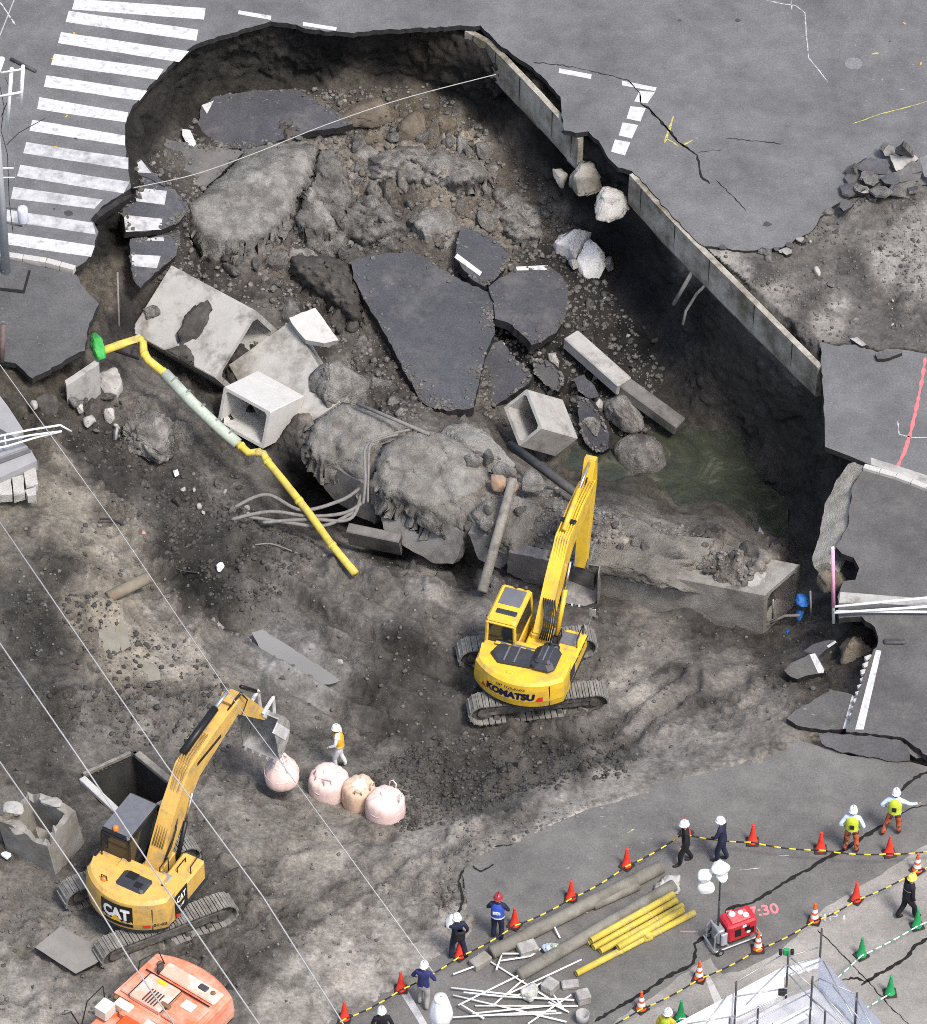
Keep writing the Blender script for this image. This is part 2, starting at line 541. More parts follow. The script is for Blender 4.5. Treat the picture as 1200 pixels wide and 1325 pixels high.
def polyrock(name, label, cat, poly, ztop, height, mat, seed=1, sub=4, flat=.55, rough=.07, group=None, freq=2.5, facet=.6, cuts=9):
    """a boulder whose plan outline is given in pixels, with its own height and rough faces"""
    zf = (lambda u, v: ztop) if not isinstance(ztop, (list, tuple)) else plane_z(poly, ztop)
    pts = [P(u, v, zf(u, v)) for u, v in poly]
    c = sum(pts, Vector()) / len(pts)
    pl = np.array([[p.x - c.x, p.y - c.y] for p in pts])
    nr = newell(pts)
    d, f = _ICO[sub]
    ang = np.arctan2(d[:, 1], d[:, 0])
    n = len(pl); rr = np.zeros(len(d)) + 1e-3
    ca, sa = np.cos(ang), np.sin(ang)
    for i in range(n):
        a = pl[i]; e = pl[(i + 1) % n] - a
        den = ca * e[1] - sa * e[0]
        den = np.where(np.abs(den) < 1e-9, 1e-9, den)
        t = (a[0] * e[1] - a[1] * e[0]) / den
        s = (a[0] * sa - a[1] * ca) / den
        ok = (t > 0) & (s >= -1e-6) & (s <= 1 + 1e-6)
        rr = np.where(ok & (t > rr), t, rr)
    ch = np.hypot(d[:, 0], d[:, 1])
    k = ch ** flat
    x = rr * k * ca; y = rr * k * sa
    zz = np.sign(d[:, 2]) * np.abs(d[:, 2]) ** flat * height / 2
    tilt = -(nr.x * x + nr.y * y) / max(nr.z, .2)
    p = np.stack([x, y, zz + tilt - height / 2], 1)
    sc = float(np.mean(rr))
    rg = np.random.default_rng(seed + 77)
    for _ in range(cuts):
        nn = rg.normal(size=3); nn[2] = abs(nn[2]) + .25; nn /= np.linalg.norm(nn)
        q = p @ nn
        p = p - np.maximum(q - np.quantile(q, rg.uniform(.78, .93)), 0)[:, None] * nn[None]
    wp = p * (freq / sc) + .35 * np.stack([fbm(p * (3 / sc) + 7 * q + seed, 2, seed + q) for q in range(3)], 1)
    w1, w2, cid = worley(wp + seed * 3.1, seed)
    x1, x2, cid2 = worley(p * (freq * 2.7 / sc) + seed * 1.7, seed + 5)
    gr = np.minimum(w2 - w1, .25) / .25
    p = p + d * ((rough * sc) * (1.2 * fbm(p * (1.6 / sc) + seed, 3, seed) + facet * (1.5 * (cid - .5) + .6 * gr - .5 + .5 * (cid2 - .5)) + .35 * np.minimum(x2 - x1, .3) / .3 + .55 * fbm(p * 6, 3, seed + 9)) + .022 * fbm(p * 9, 3, seed + 3))[:, None]
    o = bpy.data.objects.new(name, mesh_np(name, p, f, mat)); COL.objects.link(o)
    o.location = c
    return tag(o, label, cat, group)

def solve_corner(o, a, b, c, z0, guess):
    """heights of three box edges that meet at pixel o, from their far ends a, b, c, so that they are square"""
    O = np.array(P(*o, z0))
    g = np.array(guess, float)
    def vec(g): return [np.array(P(*q, z0 + dz)) - O for q, dz in zip((a, b, c), g)]
    def res(g):
        A, B, C = vec(g)
        return np.array([A @ B, A @ C, B @ C])
    for _ in range(60):
        r = res(g)
        J = np.zeros((3, 3))
        for i in range(3):
            h = g.copy(); h[i] += 1e-4
            J[:, i] = (res(h) - r) / 1e-4
        st = np.linalg.lstsq(J + np.eye(3) * 1e-6, r, rcond=None)[0]
        g = g - np.clip(st, -.3, .3)
    return Vector(O), [Vector(q) for q in vec(g)]

def box_tube(mb, O, eL, eW, eH, t, ch=.16, oc=.03):
    """hollow concrete box from corner O along vectors eL (open ends), eW, eH"""
    W, H = eW.length, eH.length
    w, h = eW.normalized(), eH.normalized()
    def loop(i, c, s):
        a, b, e, g = i, W - i, i, H - i
        q = [(a + c, e), (b - c, e), (b, e + c), (b, g - c), (b - c, g), (a + c, g), (a, g - c), (a, e + c)]
        return [O + eL * s + w * x + h * y for x, y in q]
    vs = loop(0, oc, 0) + loop(0, oc, 1) + loop(t, ch, 0) + loop(t, ch, 1)
    fs = []
    for i in range(8):
        j = (i + 1) % 8
        fs += [(i, j, 8 + j, 8 + i), (16 + j, 16 + i, 24 + i, 24 + j), (i, 16 + i, 16 + j, j), (8 + i, 8 + j, 24 + j, 24 + i)]
    return mb.add(vs, fs)
# ================================================================ materials
ASPH = asphalt('asphalt', (.128, .129, .131))
ASPH_NEAR = asphalt('worn_asphalt', (.128, .125, .120), dust=(.175, .168, .155), dmix=(.5, .75))
ASPH_SIDE = asphalt('side_road_asphalt', (.098, .096, .093), dust=(.15, .14, .13), dmix=(.55, .8))
ASPH_DARK = asphalt('fresh_dark_asphalt', (.064, .066, .075), speck=.3, patch=.25, dust=(.13, .125, .118), dmix=(.52, .74))
EDGE = M('asphalt_edge', (.022, .021, .021), .9, .4, 9, .5, 25)
PAINT = M('road_paint', (.47, .475, .48), .7, .16, 7, .15, 60, col2=(.24, .245, .25), mix=(.53, .70), detail=12)
PAINT_WORN = M('worn_road_paint', (.42, .425, .43), .7, .14, 4, .15, 60, col2=(.22, .22, .225), mix=(.44, .66), detail=13)
CRACK = M('crack', (.012, .012, .012), .95, .3, 9, 0)
CHALK = M('chalk', (.42, .42, .43), .9, .3, 8, 0, col2=(.14, .14, .15), mix=(.5, .6))
YCHALK = M('yellow_chalk', (.40, .37, .10), .9, .3, 8, 0, col2=(.14, .14, .13), mix=(.5, .6))
PINK = M('pink_spray', (.62, .15, .16), .9, .2, 8, 0, col2=(.18, .13, .13), mix=(.55, .68))
CONC = M('concrete', (.34, .335, .32), .85, .15, 2.2, .3, 30, col2=(.16, .15, .135), mix=(.5, .7))
CONC_CLEAN = M('pale_concrete', (.43, .42, .40), .85, .10, 2.2, .25, 30, col2=(.22, .21, .19), mix=(.58, .78))
CONC_WHITE = M('white_concrete', (.40, .39, .365), .9, .2, 2.5, .8, 16, col2=(.22, .205, .18), mix=(.46, .66), detail=9, bdist=.06)
CONC_OLD = M('weathered_concrete', (.26, .25, .225), .9, .22, 1.5, .4, 25, col2=(.12, .105, .08), mix=(.45, .68))
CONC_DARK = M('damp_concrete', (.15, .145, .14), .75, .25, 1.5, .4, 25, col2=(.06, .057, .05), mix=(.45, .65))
SOILROCK = M('grey_earth', (.185, .18, .168), .95, .38, 3., 1., 12, col2=(.085, .08, .073), mix=(.44, .60), bdist=.12, detail=10)
SOILROCK_L = M('pale_earth', (.255, .247, .228), .95, .34, 3., 1., 12, col2=(.12, .113, .103), mix=(.44, .62), bdist=.12, detail=10)
SOILROCK_B = M('brown_earth', (.15, .128, .10), .95, .28, 3., .7, 16, col2=(.09, .075, .058), mix=(.42, .66), bdist=.05)
SOILROCK_D = M('dark_earth', (.07, .066, .06), .9, .3, 3., .7, 16, col2=(.035, .033, .03), mix=(.42, .66), bdist=.05)
ORANGE_ROCK = M('orange_rock', (.33, .22, .15), .9, .2, 4, .4, 20, col2=(.2, .17, .14), mix=(.48, .62))
WOOD = M('weathered_timber', (.22, .205, .18), .9, .25, 3, .5, 30, col2=(.10, .09, .075), mix=(.48, .7))
STEEL_D = M('dark_steel', (.05, .05, .052), .55, .3, 5, .2, 30)
STEEL = M('galvanised_steel', (.36, .37, .38), .45, .12, 5, .1, 30, metal=.5)
RUST = M('rusty_steel', (.20, .105, .05), .85, .3, 6, .3, 30, col2=(.14, .115, .09), mix=(.45, .6))
WHITE = M('white_plastic', (.74, .75, .75), .5, .06, 5, .05, 30)
WHITE_PIPE = M('white_pipe_paint', (.74, .74, .72), .5, .1, 8, .05, 30, col2=(.5, .48, .44), mix=(.6, .75))
YPIPE = M('yellow_pipe_paint', (.56, .44, .075), .55, .15, 3, .15, 30, col2=(.32, .27, .12), mix=(.48, .66))
GRIPE = M('pale_green_pipe_wrap', (.37, .42, .35), .6, .15, 5, .3, 30, col2=(.25, .27, .23), mix=(.5, .68))
GREEN_CL = M('green_cloth', (.05, .32, .07), .8, .25, 6, .4, 25)
BLACK = M('black_rubber', (.02, .02, .021), .6, .25, 8, .15, 30)
CABLE = M('grey_cable', (.17, .165, .155), .8, .25, 6, .2, 30)
BLUE = M('blue_tarp', (.03, .14, .42), .6, .25, 8, .4, 25)

# ================================================================ the shape of the hole
RIM = [(97, 347), (112, 338), (122, 318), (128, 300), (120, 284), (128, 272), (145, 258), (170, 243), (165, 215), (161, 178), (163, 155), (172, 136),
       (190, 116), (205, 100), (222, 83), (240, 66), (258, 55), (277, 50), (300, 42), (330, 33), (350, 27), (372, 29), (395, 36), (420, 40),
       (450, 42), (490, 39), (530, 37), (570, 34), (600, 33), (622, 33), (634, 44), (650, 60), (668, 74), (685, 84), (700, 96), (712, 110),
       (725, 125), (727, 150), (730, 168), (745, 172), (762, 170), (775, 182), (788, 205), (800, 216), (818, 221), (840, 244), (870, 279), (900, 310)]
ROAD_A = RIM + [(912, 318), (935, 321), (962, 325), (990, 322), (1012, 320), (1035, 308), (1052, 298), (1062, 280), (1085, 262), (1120, 250), (1200, 238), (1300, 230)]
ROAD_F = [(1062, 442), (1080, 447), (1110, 446), (1135, 455), (1165, 452), (1200, 458), (1300, 465), (2600, 470), (2600, 1250), (1300, 672), (1200, 634),
          (1160, 614), (1128, 602), (1100, 590), (1068, 578), (1067, 540), (1065, 505), (1064, 475)]
RB_EDGE = [(1200, 978), (1172, 962), (1150, 958), (1100, 956), (1062, 950), (1030, 958), (1000, 966), (955, 986), (910, 998), (868, 1008), (840, 1022), (800, 1034),
           (765, 1042), (720, 1062), (680, 1078), (642, 1092), (612, 1108), (598, 1128), (604, 1160), (606, 1190), (585, 1216), (560, 1238), (525, 1268),
           (480, 1292), (430, 1318), (380, 1350)]
WALLTOP = [(572, 36), (622, 55), (656, 72), (700, 112), (740, 160), (775, 192), (815, 224), (862, 272), (900, 309), (950, 360), (1000, 411), (1062, 474)]

ctl = []
def Z(s):
    for t in s.split():
        ctl.append(tuple(float(x) for x in t.split(',')))
for u, v in jag(RIM, 14, 0, closed=False): ctl.append((u, v, -.4))
for u, v in jag(WALLTOP, 16, 0, closed=False):
    ctl.append((u, v, -.45)); ctl.append((u - 1, v + 44, -1.75))
# far cliff foot and slope beneath it
Z("176,245,-.9 185,210,-1.3 200,180,-1.7 222,150,-2.2 250,125,-2.7 285,112,-3.0 340,100,-2.9 400,95,-2.8 450,92,-2.6 500,95,-2.9 545,105,-3.1 590,120,-3.3 620,145,-3.6")
Z("240,190,-2.2 270,180,-2.9 350,150,-3.3 430,150,-3.3 420,170,-3.4 470,150,-3.2 520,150,-3.5 560,165,-3.7")
# fallen crosswalk corner
Z("190,230,-1.2 220,250,-1.4 190,270,-1.3 215,290,-1.5 195,330,-1.6 150,300,-2.2 140,340,-1.8 160,370,-2.4 130,370,-1.5 145,420,-2.2 235,215,-2.0 260,250,-2.5 290,215,-2.9")
# mound and rubble in the middle
Z("280,240,-2.9 330,220,-2.8 390,205,-2.9 270,290,-3.2 340,290,-3.2 390,290,-3.4 430,250,-3.6 450,200,-3.5 250,330,-2.8 300,340,-3.1")
Z("500,190,-3.5 560,200,-3.6 600,180,-3.6 640,220,-4.0 690,230,-4.2 720,260,-4.5 470,250,-3.7 530,290,-3.9 580,290,-4.0 650,290,-4.4 700,310,-4.8 440,310,-3.8 360,330,-3.5 400,360,-3.8 460,400,-4.3 430,420,-3.9 500,480,-4.6 480,540,-4.2")
Z("540,340,-4.4 560,430,-4.9 600,500,-5.1 560,520,-4.9 640,340,-4.7 690,390,-5.0 690,440,-5.3 650,490,-5.6 700,480,-5.5 730,470,-5.5")
# dark trench and washed-out wall on the right
Z("700,180,-2.6 740,220,-3.2 780,260,-3.3 800,300,-4.4 760,310,-4.9 800,340,-5.2 760,380,-5.2 830,360,-4.6 830,400,-5.6 780,460,-5.7 850,470,-6.0 880,420,-4.8 900,400,-3.9 880,520,-6.3 830,520,-6.1")
Z("940,450,-3.7 930,500,-5.2 940,530,-6.0 980,480,-3.2 975,540,-5.4 1000,500,-2.9 1010,560,-4.8 1040,540,-3.2 1050,590,-4.2 1015,620,-5.9 1030,660,-6.1 1010,690,-6.3 1070,610,-3.6 1085,600,-1.8 1055,640,-4.8 1040,700,-5.6 1050,730,-4.4")
# water
Z("800,580,-6.9 850,600,-7.0 930,600,-7.0 955,660,-7.0 880,650,-7.0 790,620,-6.9 760,600,-6.8 900,570,-6.7 650,560,-6.0 700,595,-6.5 640,535,-5.9 735,565,-6.3 340,560,-4.7 970,620,-6.8 975,680,-6.8 720,585,-6.1 755,550,-5.9 820,562,-6.2 900,550,-6.3 965,560,-6.2 993,620,-6.1 993,690,-6.1 740,620,-6.4")
# buried culvert ridge: far edge, top, near edge
Z("400,545,-3.2 440,524,-3.0 520,548,-2.9 560,570,-2.5 610,604,-2.5 660,628,-2.4 720,648,-2.2 770,652,-2.0 800,657,-1.9 860,688,-1.9 930,692,-1.9 985,712,-1.8 1000,722,-1.9")
Z("420,570,-2.9 480,580,-2.7 540,620,-2.5 600,640,-2.5 680,680,-2.3 760,690,-1.9 840,712,-1.75 920,725,-1.75 975,742,-1.8")
Z("400,592,-3.0 480,622,-2.9 540,650,-2.8 600,690,-2.8 660,700,-2.7 720,712,-2.5 770,728,-2.4 850,744,-2.2 930,757,-2.1 985,768,-2.1")
# cavity in front of it
Z("400,640,-5.6 430,650,-5.6 480,690,-5.6 520,720,-5.4 580,735,-5.2 640,740,-4.5 700,745,-4.3 750,752,-4.1 790,765,-3.9 850,785,-4.1 930,797,-4.0 985,815,-3.8 1000,790,-3.9 1012,770,-4.0 1030,770,-3.7 1022,750,-4.2 1045,760,-3.8 1040,738,-4.6 380,610,-4.7 400,690,-4.5 450,720,-4.6")
# ramp edge and ramp
Z("300,690,-3.2 340,705,-3.1 390,722,-3.0 440,738,-3.0 490,750,-3.0 560,768,-3.0 630,775,-3.0 700,780,-3.0 780,782,-3.2 850,800,-3.4 920,810,-3.5 985,822,-3.6 1020,812,-3.4 1045,800,-3.0")
Z("300,780,-2.9 340,760,-3.0 400,800,-3.0 480,830,-3.0 550,830,-3.0 640,850,-3.0 700,930,-3.0 620,930,-3.0 780,900,-3.0 780,840,-3.1 860,850,-3.25 950,835,-3.2 1010,845,-2.7 1050,840,-2.4 1090,815,-2.0 1115,830,-1.5 1060,880,-1.7 1100,875,-1.0")
Z("330,825,-2.97 380,850,-2.97 430,880,-2.97 420,940,-2.7 480,930,-2.9 540,920,-3.0 540,980,-2.7 600,970,-2.8 700,970,-2.6 780,950,-2.4 850,930,-2.2 900,900,-2.2 960,890,-2.0 930,930,-1.5 1000,900,-1.4 1035,900,-.6")
Z("1010,940,-.3 960,965,-.35 905,982,-.3 860,995,-.3 820,1015,-.15 780,1010,-.7 740,1030,-.6 700,1030,-1.0 640,1030,-1.6 640,1065,-.5 590,1050,-1.3 580,1085,-.5 530,1060,-1.3 520,1010,-2.1 560,1020,-2.1 480,1040,-1.6 440,1040,-1.5 400,1040,-1.3 360,1020,-1.3 430,990,-2.0 370,960,-2.0 320,960,-1.6 340,900,-2.5 290,900,-1.9 270,850,-2.0")
# left bank
Z("60,500,-.9 100,540,-1.6 150,520,-2.2 200,520,-2.7 180,560,-2.6 210,600,-3.0 260,590,-3.6 300,610,-4.1 350,640,-4.6 280,555,-3.7 330,590,-4.3 350,560,-4.2 240,540,-3.0  250,485,-4.3 200,455,-3.9 180,470,-3.4 225,475,-4.2 280,500,-4.4 300,500,-4.0 345,450,-3.6 400,500,-4.2 440,515,-5.0 420,535,-4.9 290,460,-3.8")
Z("0,480,-.4 30,540,-.6 0,640,-.5 60,620,-.9 120,620,-1.8 60,670,-.9 120,680,-1.4 170,650,-2.4 200,690,-2.2 250,660,-3.3 300,655,-3.8 250,710,-2.8 290,735,-3.0 240,750,-2.1")
Z("100,750,-1.0 180,770,-1.6 40,760,-.6 235,790,-1.9 262,770,-2.3 268,800,-2.4 150,850,-1.2 60,850,-.6 0,850,-.4 220,850,-1.8 0,740,-.4 100,930,-.6 200,930,-1.0 250,990,-.9 0,1000,-.3 60,1000,-.5")
Z("300,1080,-.7 400,1100,-.7 480,1110,-.7 540,1120,-.3 500,1170,-.15 400,1200,-.1 300,1200,-.25 200,1180,-.4 100,1180,-.4 0,1100,-.25 0,1200,-.15 100,1300,-.1 250,1300,-.1 350,1280,-.05 80,1070,-.5 230,1080,-.6 180,980,-.7")
for u, v in jag(RB_EDGE[5:], 22, 0, closed=False): ctl.append((u, v, .0))
for u in range(-200, 1401, 100): ctl.append((u, 1420, -.1)); ctl.append((u, 1600, -.3))
for v in range(700, 1500, 100): ctl.append((-120, v, -.15))
ctl = np.array(ctl)

def rbf_fit(c, val):
    n = len(c)
    D = np.hypot(c[:, None, 0] - c[None, :, 0], c[:, None, 1] - c[None, :, 1]) / 100
    A = np.zeros((n + 3, n + 3)); A[:n, :n] = D + np.eye(n) * .004
    A[:n, n] = 1; A[:n, n + 1:] = c / 1000; A[n, :n] = 1; A[n + 1:, :n] = (c / 1000).T
    w = np.linalg.lstsq(A, np.r_[val, 0, 0, 0], rcond=None)[0]
    def ev(u, v):
        out = np.zeros(len(u))
        for i in range(0, len(u), 20000):
            uu, vv = u[i:i + 20000], v[i:i + 20000]
            d = np.hypot(uu[:, None] - c[None, :, 0], vv[:, None] - c[None, :, 1]) / 100
            out[i:i + 20000] = d @ w[:n] + w[n] + w[n + 1] * uu / 1000 + w[n + 2] * vv / 1000
        return out
    return ev

# sampled grid over the photographed ground (a little past its borders)
U0, U1, V0, V1, STP = -160., 1360., -150., 1500., 2.6
NU = int((U1 - U0) / STP) + 1; NV = int((V1 - V0) / STP) + 1
_zev = rbf_fit(ctl[:, :2], ctl[:, 2])
gs = 6.5
cu = np.arange(U0, U1 + 2 * gs, gs); cv = np.arange(V0, V1 + 2 * gs, gs)
CG = _zev(np.tile(cu, len(cv)), np.repeat(cv, len(cu))).reshape(len(cv), len(cu))
def bil(G, u, v):
    x = np.clip((np.asarray(u, float) - U0) / gs, 0, len(cu) - 1.001); y = np.clip((np.asarray(v, float) - V0) / gs, 0, len(cv) - 1.001)
    i = x.astype(int); j = y.astype(int); a = x - i; b = y - j
    return G[j, i] * (1 - a) * (1 - b) + G[j, i + 1] * a * (1 - b) + G[j + 1, i] * (1 - a) * b + G[j + 1, i + 1] * a * b

uu = np.tile(U0 + STP * np.arange(NU), NV); vv = np.repeat(V0 + STP * np.arange(NV), NU)
zz = bil(CG, uu, vv)
ROAD_A_FULL = ROAD_A + [(2600, 200), (2600, -900), (-1200, -900), (-1200, 280), (0, 328)]
inA = inpoly(uu, vv, ROAD_A_FULL); inF = inpoly(uu, vv, ROAD_F)
SIDE_D = [(1120, 604), (1160, 618), (1200, 638), (1400, 716), (1400, 1000), (1200, 978), (1170, 955), (1095, 946), (1112, 895), (1128, 848), (1137, 830), (1132, 812), (1115, 798), (1086, 800),
          (1084, 772), (1092, 752), (1108, 750), (1112, 735), (1105, 722), (1090, 716), (1082, 708), (1097, 682), (1100, 655), (1104, 628)]
inD = inpoly(uu, vv, SIDE_D)
RB_FULL = RB_EDGE + [(300, 1430), (300, 1900), (1700, 1900), (1700, 1000)]
inB = inpoly(uu, vv, RB_FULL)
STRIP = [(900, 312)] + ROAD_A[len(RIM):] + [(1400, 224), (1400, 472)] + ROAD_F[5::-1]
inS = inpoly(uu, vv, STRIP)
dB = edge_dist(uu, vv, RB_EDGE[5:])
zz = np.where(inA | inF | inD, -.42, zz)
zz = np.where(inS, -.10, zz)
zz = np.where(inB, np.maximum(.03 - dB * .012, -.3), np.where(dB < 40, np.minimum(np.maximum(zz, -.1 - .03 * dB), .05 + 0 * zz), zz))
zz = np.where((~inA) & (~inF) & (~inD) & (~inS) & (~inB), np.minimum(zz, .12), zz)
SIDEWALK_C = [(-1200, 300), (0, 331), (60, 341), (98, 356), (108, 372), (128, 393), (114, 424), (110, 453), (84, 466), (42, 490), (20, 470), (0, 446), (-200, 430)]
inC = inpoly(uu, vv, SIDEWALK_C)
zz = np.where(inC, -.42, zz)
ZG = zz.reshape(NV, NU)
def zt(u, v):
    x = min(max((u - U0) / STP, 0), NU - 1.001); y = min(max((v - V0) / STP, 0), NV - 1.001)
    i, j = int(x), int(y); a, b = x - i, y - j
    return float(ZG[j, i] * (1 - a) * (1 - b) + ZG[j, i + 1] * a * (1 - b) + ZG[j + 1, i] * (1 - a) * b + ZG[j + 1, i + 1] * a * b)
def PT(u, v, dz=0.): 
    return P(u, v, zt(u, v) + dz)

# ---- soil colours, the shadow in the culvert cavity painted in as darker tones (as photographed, r g b), relief strength, per place
SOIL_AND_SHADOW = """220,90,42,40,37,.9 330,60,46,44,41,1 420,70,32,31,30,1 500,70,30,29,29,1 560,70,48,42,35,1 600,100,38,36,34,1 470,130,78,72,62,.8 540,160,92,82,68,1 185,160,40,38,36,1 250,160,42,40,37,1 240,190,74,70,64,.6
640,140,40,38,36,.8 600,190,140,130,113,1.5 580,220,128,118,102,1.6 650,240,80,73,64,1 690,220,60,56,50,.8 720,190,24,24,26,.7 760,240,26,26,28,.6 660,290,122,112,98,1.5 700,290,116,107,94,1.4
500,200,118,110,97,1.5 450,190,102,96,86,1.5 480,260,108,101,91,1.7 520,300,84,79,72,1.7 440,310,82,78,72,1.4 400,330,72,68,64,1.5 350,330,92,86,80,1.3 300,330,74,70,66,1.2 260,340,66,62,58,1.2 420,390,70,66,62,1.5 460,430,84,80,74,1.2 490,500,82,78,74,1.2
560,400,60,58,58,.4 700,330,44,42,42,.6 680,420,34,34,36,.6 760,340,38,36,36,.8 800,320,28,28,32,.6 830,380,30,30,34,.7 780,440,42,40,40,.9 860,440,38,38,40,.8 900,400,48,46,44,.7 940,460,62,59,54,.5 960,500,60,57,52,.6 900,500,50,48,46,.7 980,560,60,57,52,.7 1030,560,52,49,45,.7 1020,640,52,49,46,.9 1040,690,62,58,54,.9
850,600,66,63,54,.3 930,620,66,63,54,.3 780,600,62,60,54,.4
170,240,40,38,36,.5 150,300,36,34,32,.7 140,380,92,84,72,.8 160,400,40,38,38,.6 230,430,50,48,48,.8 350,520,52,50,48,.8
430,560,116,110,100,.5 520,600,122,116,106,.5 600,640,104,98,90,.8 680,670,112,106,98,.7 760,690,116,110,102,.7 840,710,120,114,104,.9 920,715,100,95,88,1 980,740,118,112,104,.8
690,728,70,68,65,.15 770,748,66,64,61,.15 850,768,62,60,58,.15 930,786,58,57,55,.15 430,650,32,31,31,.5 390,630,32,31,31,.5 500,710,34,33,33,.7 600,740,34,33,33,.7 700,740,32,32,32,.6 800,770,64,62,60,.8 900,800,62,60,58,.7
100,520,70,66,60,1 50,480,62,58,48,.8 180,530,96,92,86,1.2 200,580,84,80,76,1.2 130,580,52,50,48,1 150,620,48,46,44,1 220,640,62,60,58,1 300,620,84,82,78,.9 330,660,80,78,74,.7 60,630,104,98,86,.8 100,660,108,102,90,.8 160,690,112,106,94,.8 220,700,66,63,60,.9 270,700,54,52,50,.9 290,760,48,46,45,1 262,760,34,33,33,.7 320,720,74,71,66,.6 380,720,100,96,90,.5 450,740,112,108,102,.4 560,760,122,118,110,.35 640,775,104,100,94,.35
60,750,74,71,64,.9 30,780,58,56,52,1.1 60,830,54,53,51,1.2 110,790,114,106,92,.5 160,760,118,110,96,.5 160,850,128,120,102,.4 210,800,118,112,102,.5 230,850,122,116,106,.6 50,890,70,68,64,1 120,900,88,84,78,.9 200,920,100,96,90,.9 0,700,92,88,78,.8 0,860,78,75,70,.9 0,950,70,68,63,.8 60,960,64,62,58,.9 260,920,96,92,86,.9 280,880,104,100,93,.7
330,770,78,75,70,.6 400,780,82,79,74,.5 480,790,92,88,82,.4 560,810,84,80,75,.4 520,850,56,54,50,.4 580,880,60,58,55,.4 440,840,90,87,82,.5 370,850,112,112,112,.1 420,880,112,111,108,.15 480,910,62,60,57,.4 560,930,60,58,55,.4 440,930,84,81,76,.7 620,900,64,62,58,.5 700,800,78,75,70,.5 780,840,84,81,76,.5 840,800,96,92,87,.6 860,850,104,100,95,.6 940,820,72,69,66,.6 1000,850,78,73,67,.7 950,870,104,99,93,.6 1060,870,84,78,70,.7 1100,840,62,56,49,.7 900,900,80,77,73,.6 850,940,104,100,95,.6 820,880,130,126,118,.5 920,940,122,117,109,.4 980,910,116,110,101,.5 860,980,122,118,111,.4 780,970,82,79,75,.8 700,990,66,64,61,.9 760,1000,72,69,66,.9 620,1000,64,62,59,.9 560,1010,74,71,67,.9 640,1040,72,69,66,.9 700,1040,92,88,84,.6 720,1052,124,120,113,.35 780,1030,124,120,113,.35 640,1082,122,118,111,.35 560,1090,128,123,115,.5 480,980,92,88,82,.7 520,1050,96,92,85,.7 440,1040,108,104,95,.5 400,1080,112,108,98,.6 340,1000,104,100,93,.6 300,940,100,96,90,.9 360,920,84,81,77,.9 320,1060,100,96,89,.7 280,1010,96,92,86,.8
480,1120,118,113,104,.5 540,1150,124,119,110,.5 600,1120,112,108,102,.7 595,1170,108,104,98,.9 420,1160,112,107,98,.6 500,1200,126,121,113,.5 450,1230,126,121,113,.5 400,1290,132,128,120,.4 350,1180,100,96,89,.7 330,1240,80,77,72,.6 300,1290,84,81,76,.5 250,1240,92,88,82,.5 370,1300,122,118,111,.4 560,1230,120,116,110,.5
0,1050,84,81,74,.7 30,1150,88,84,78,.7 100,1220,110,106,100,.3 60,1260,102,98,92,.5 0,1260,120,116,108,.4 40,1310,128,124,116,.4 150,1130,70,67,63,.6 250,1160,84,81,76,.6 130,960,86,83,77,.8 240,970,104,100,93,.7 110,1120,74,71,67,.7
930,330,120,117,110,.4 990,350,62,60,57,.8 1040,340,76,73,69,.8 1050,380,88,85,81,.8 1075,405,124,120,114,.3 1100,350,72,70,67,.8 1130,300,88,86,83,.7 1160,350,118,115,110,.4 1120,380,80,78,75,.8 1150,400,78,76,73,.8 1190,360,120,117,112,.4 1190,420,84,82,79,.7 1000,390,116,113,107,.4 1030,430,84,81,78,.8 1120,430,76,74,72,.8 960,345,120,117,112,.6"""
SC = np.array([[float(x) for x in t.split(',')] for t in SOIL_AND_SHADOW.split()])
lin = lambda c: np.where(c / 255 <= .04045, c / 255 / 12.92, ((c / 255 + .055) / 1.055) ** 2.4)
def idw(val, pw=4.2):
    u = np.tile(cu, len(cv)); v = np.repeat(cv, len(cu))
    out = np.zeros((len(u), val.shape[1]))
    for i in range(0, len(u), 20000):
        d = ((u[i:i + 20000, None] - SC[None, :, 0]) ** 2 + (v[i:i + 20000, None] - SC[None, :, 1]) ** 2 + 60) ** (-pw / 2)
        out[i:i + 20000] = (d @ val) / d.sum(1)[:, None]
    return out
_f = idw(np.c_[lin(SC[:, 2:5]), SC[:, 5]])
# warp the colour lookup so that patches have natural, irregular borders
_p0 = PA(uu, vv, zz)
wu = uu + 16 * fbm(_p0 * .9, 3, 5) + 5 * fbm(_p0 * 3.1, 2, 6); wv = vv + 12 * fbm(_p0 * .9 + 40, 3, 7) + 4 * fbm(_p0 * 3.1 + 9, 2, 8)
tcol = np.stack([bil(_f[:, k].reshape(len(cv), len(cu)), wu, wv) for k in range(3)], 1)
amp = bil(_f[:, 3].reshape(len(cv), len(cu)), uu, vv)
amp = np.where(inS, amp * .5, amp)
amp = np.where((inA | inF | inD | inC | (inB & (dB > 20))), 0, amp)
amp = np.where((~inB) & (dB < 30), amp * .45, amp)

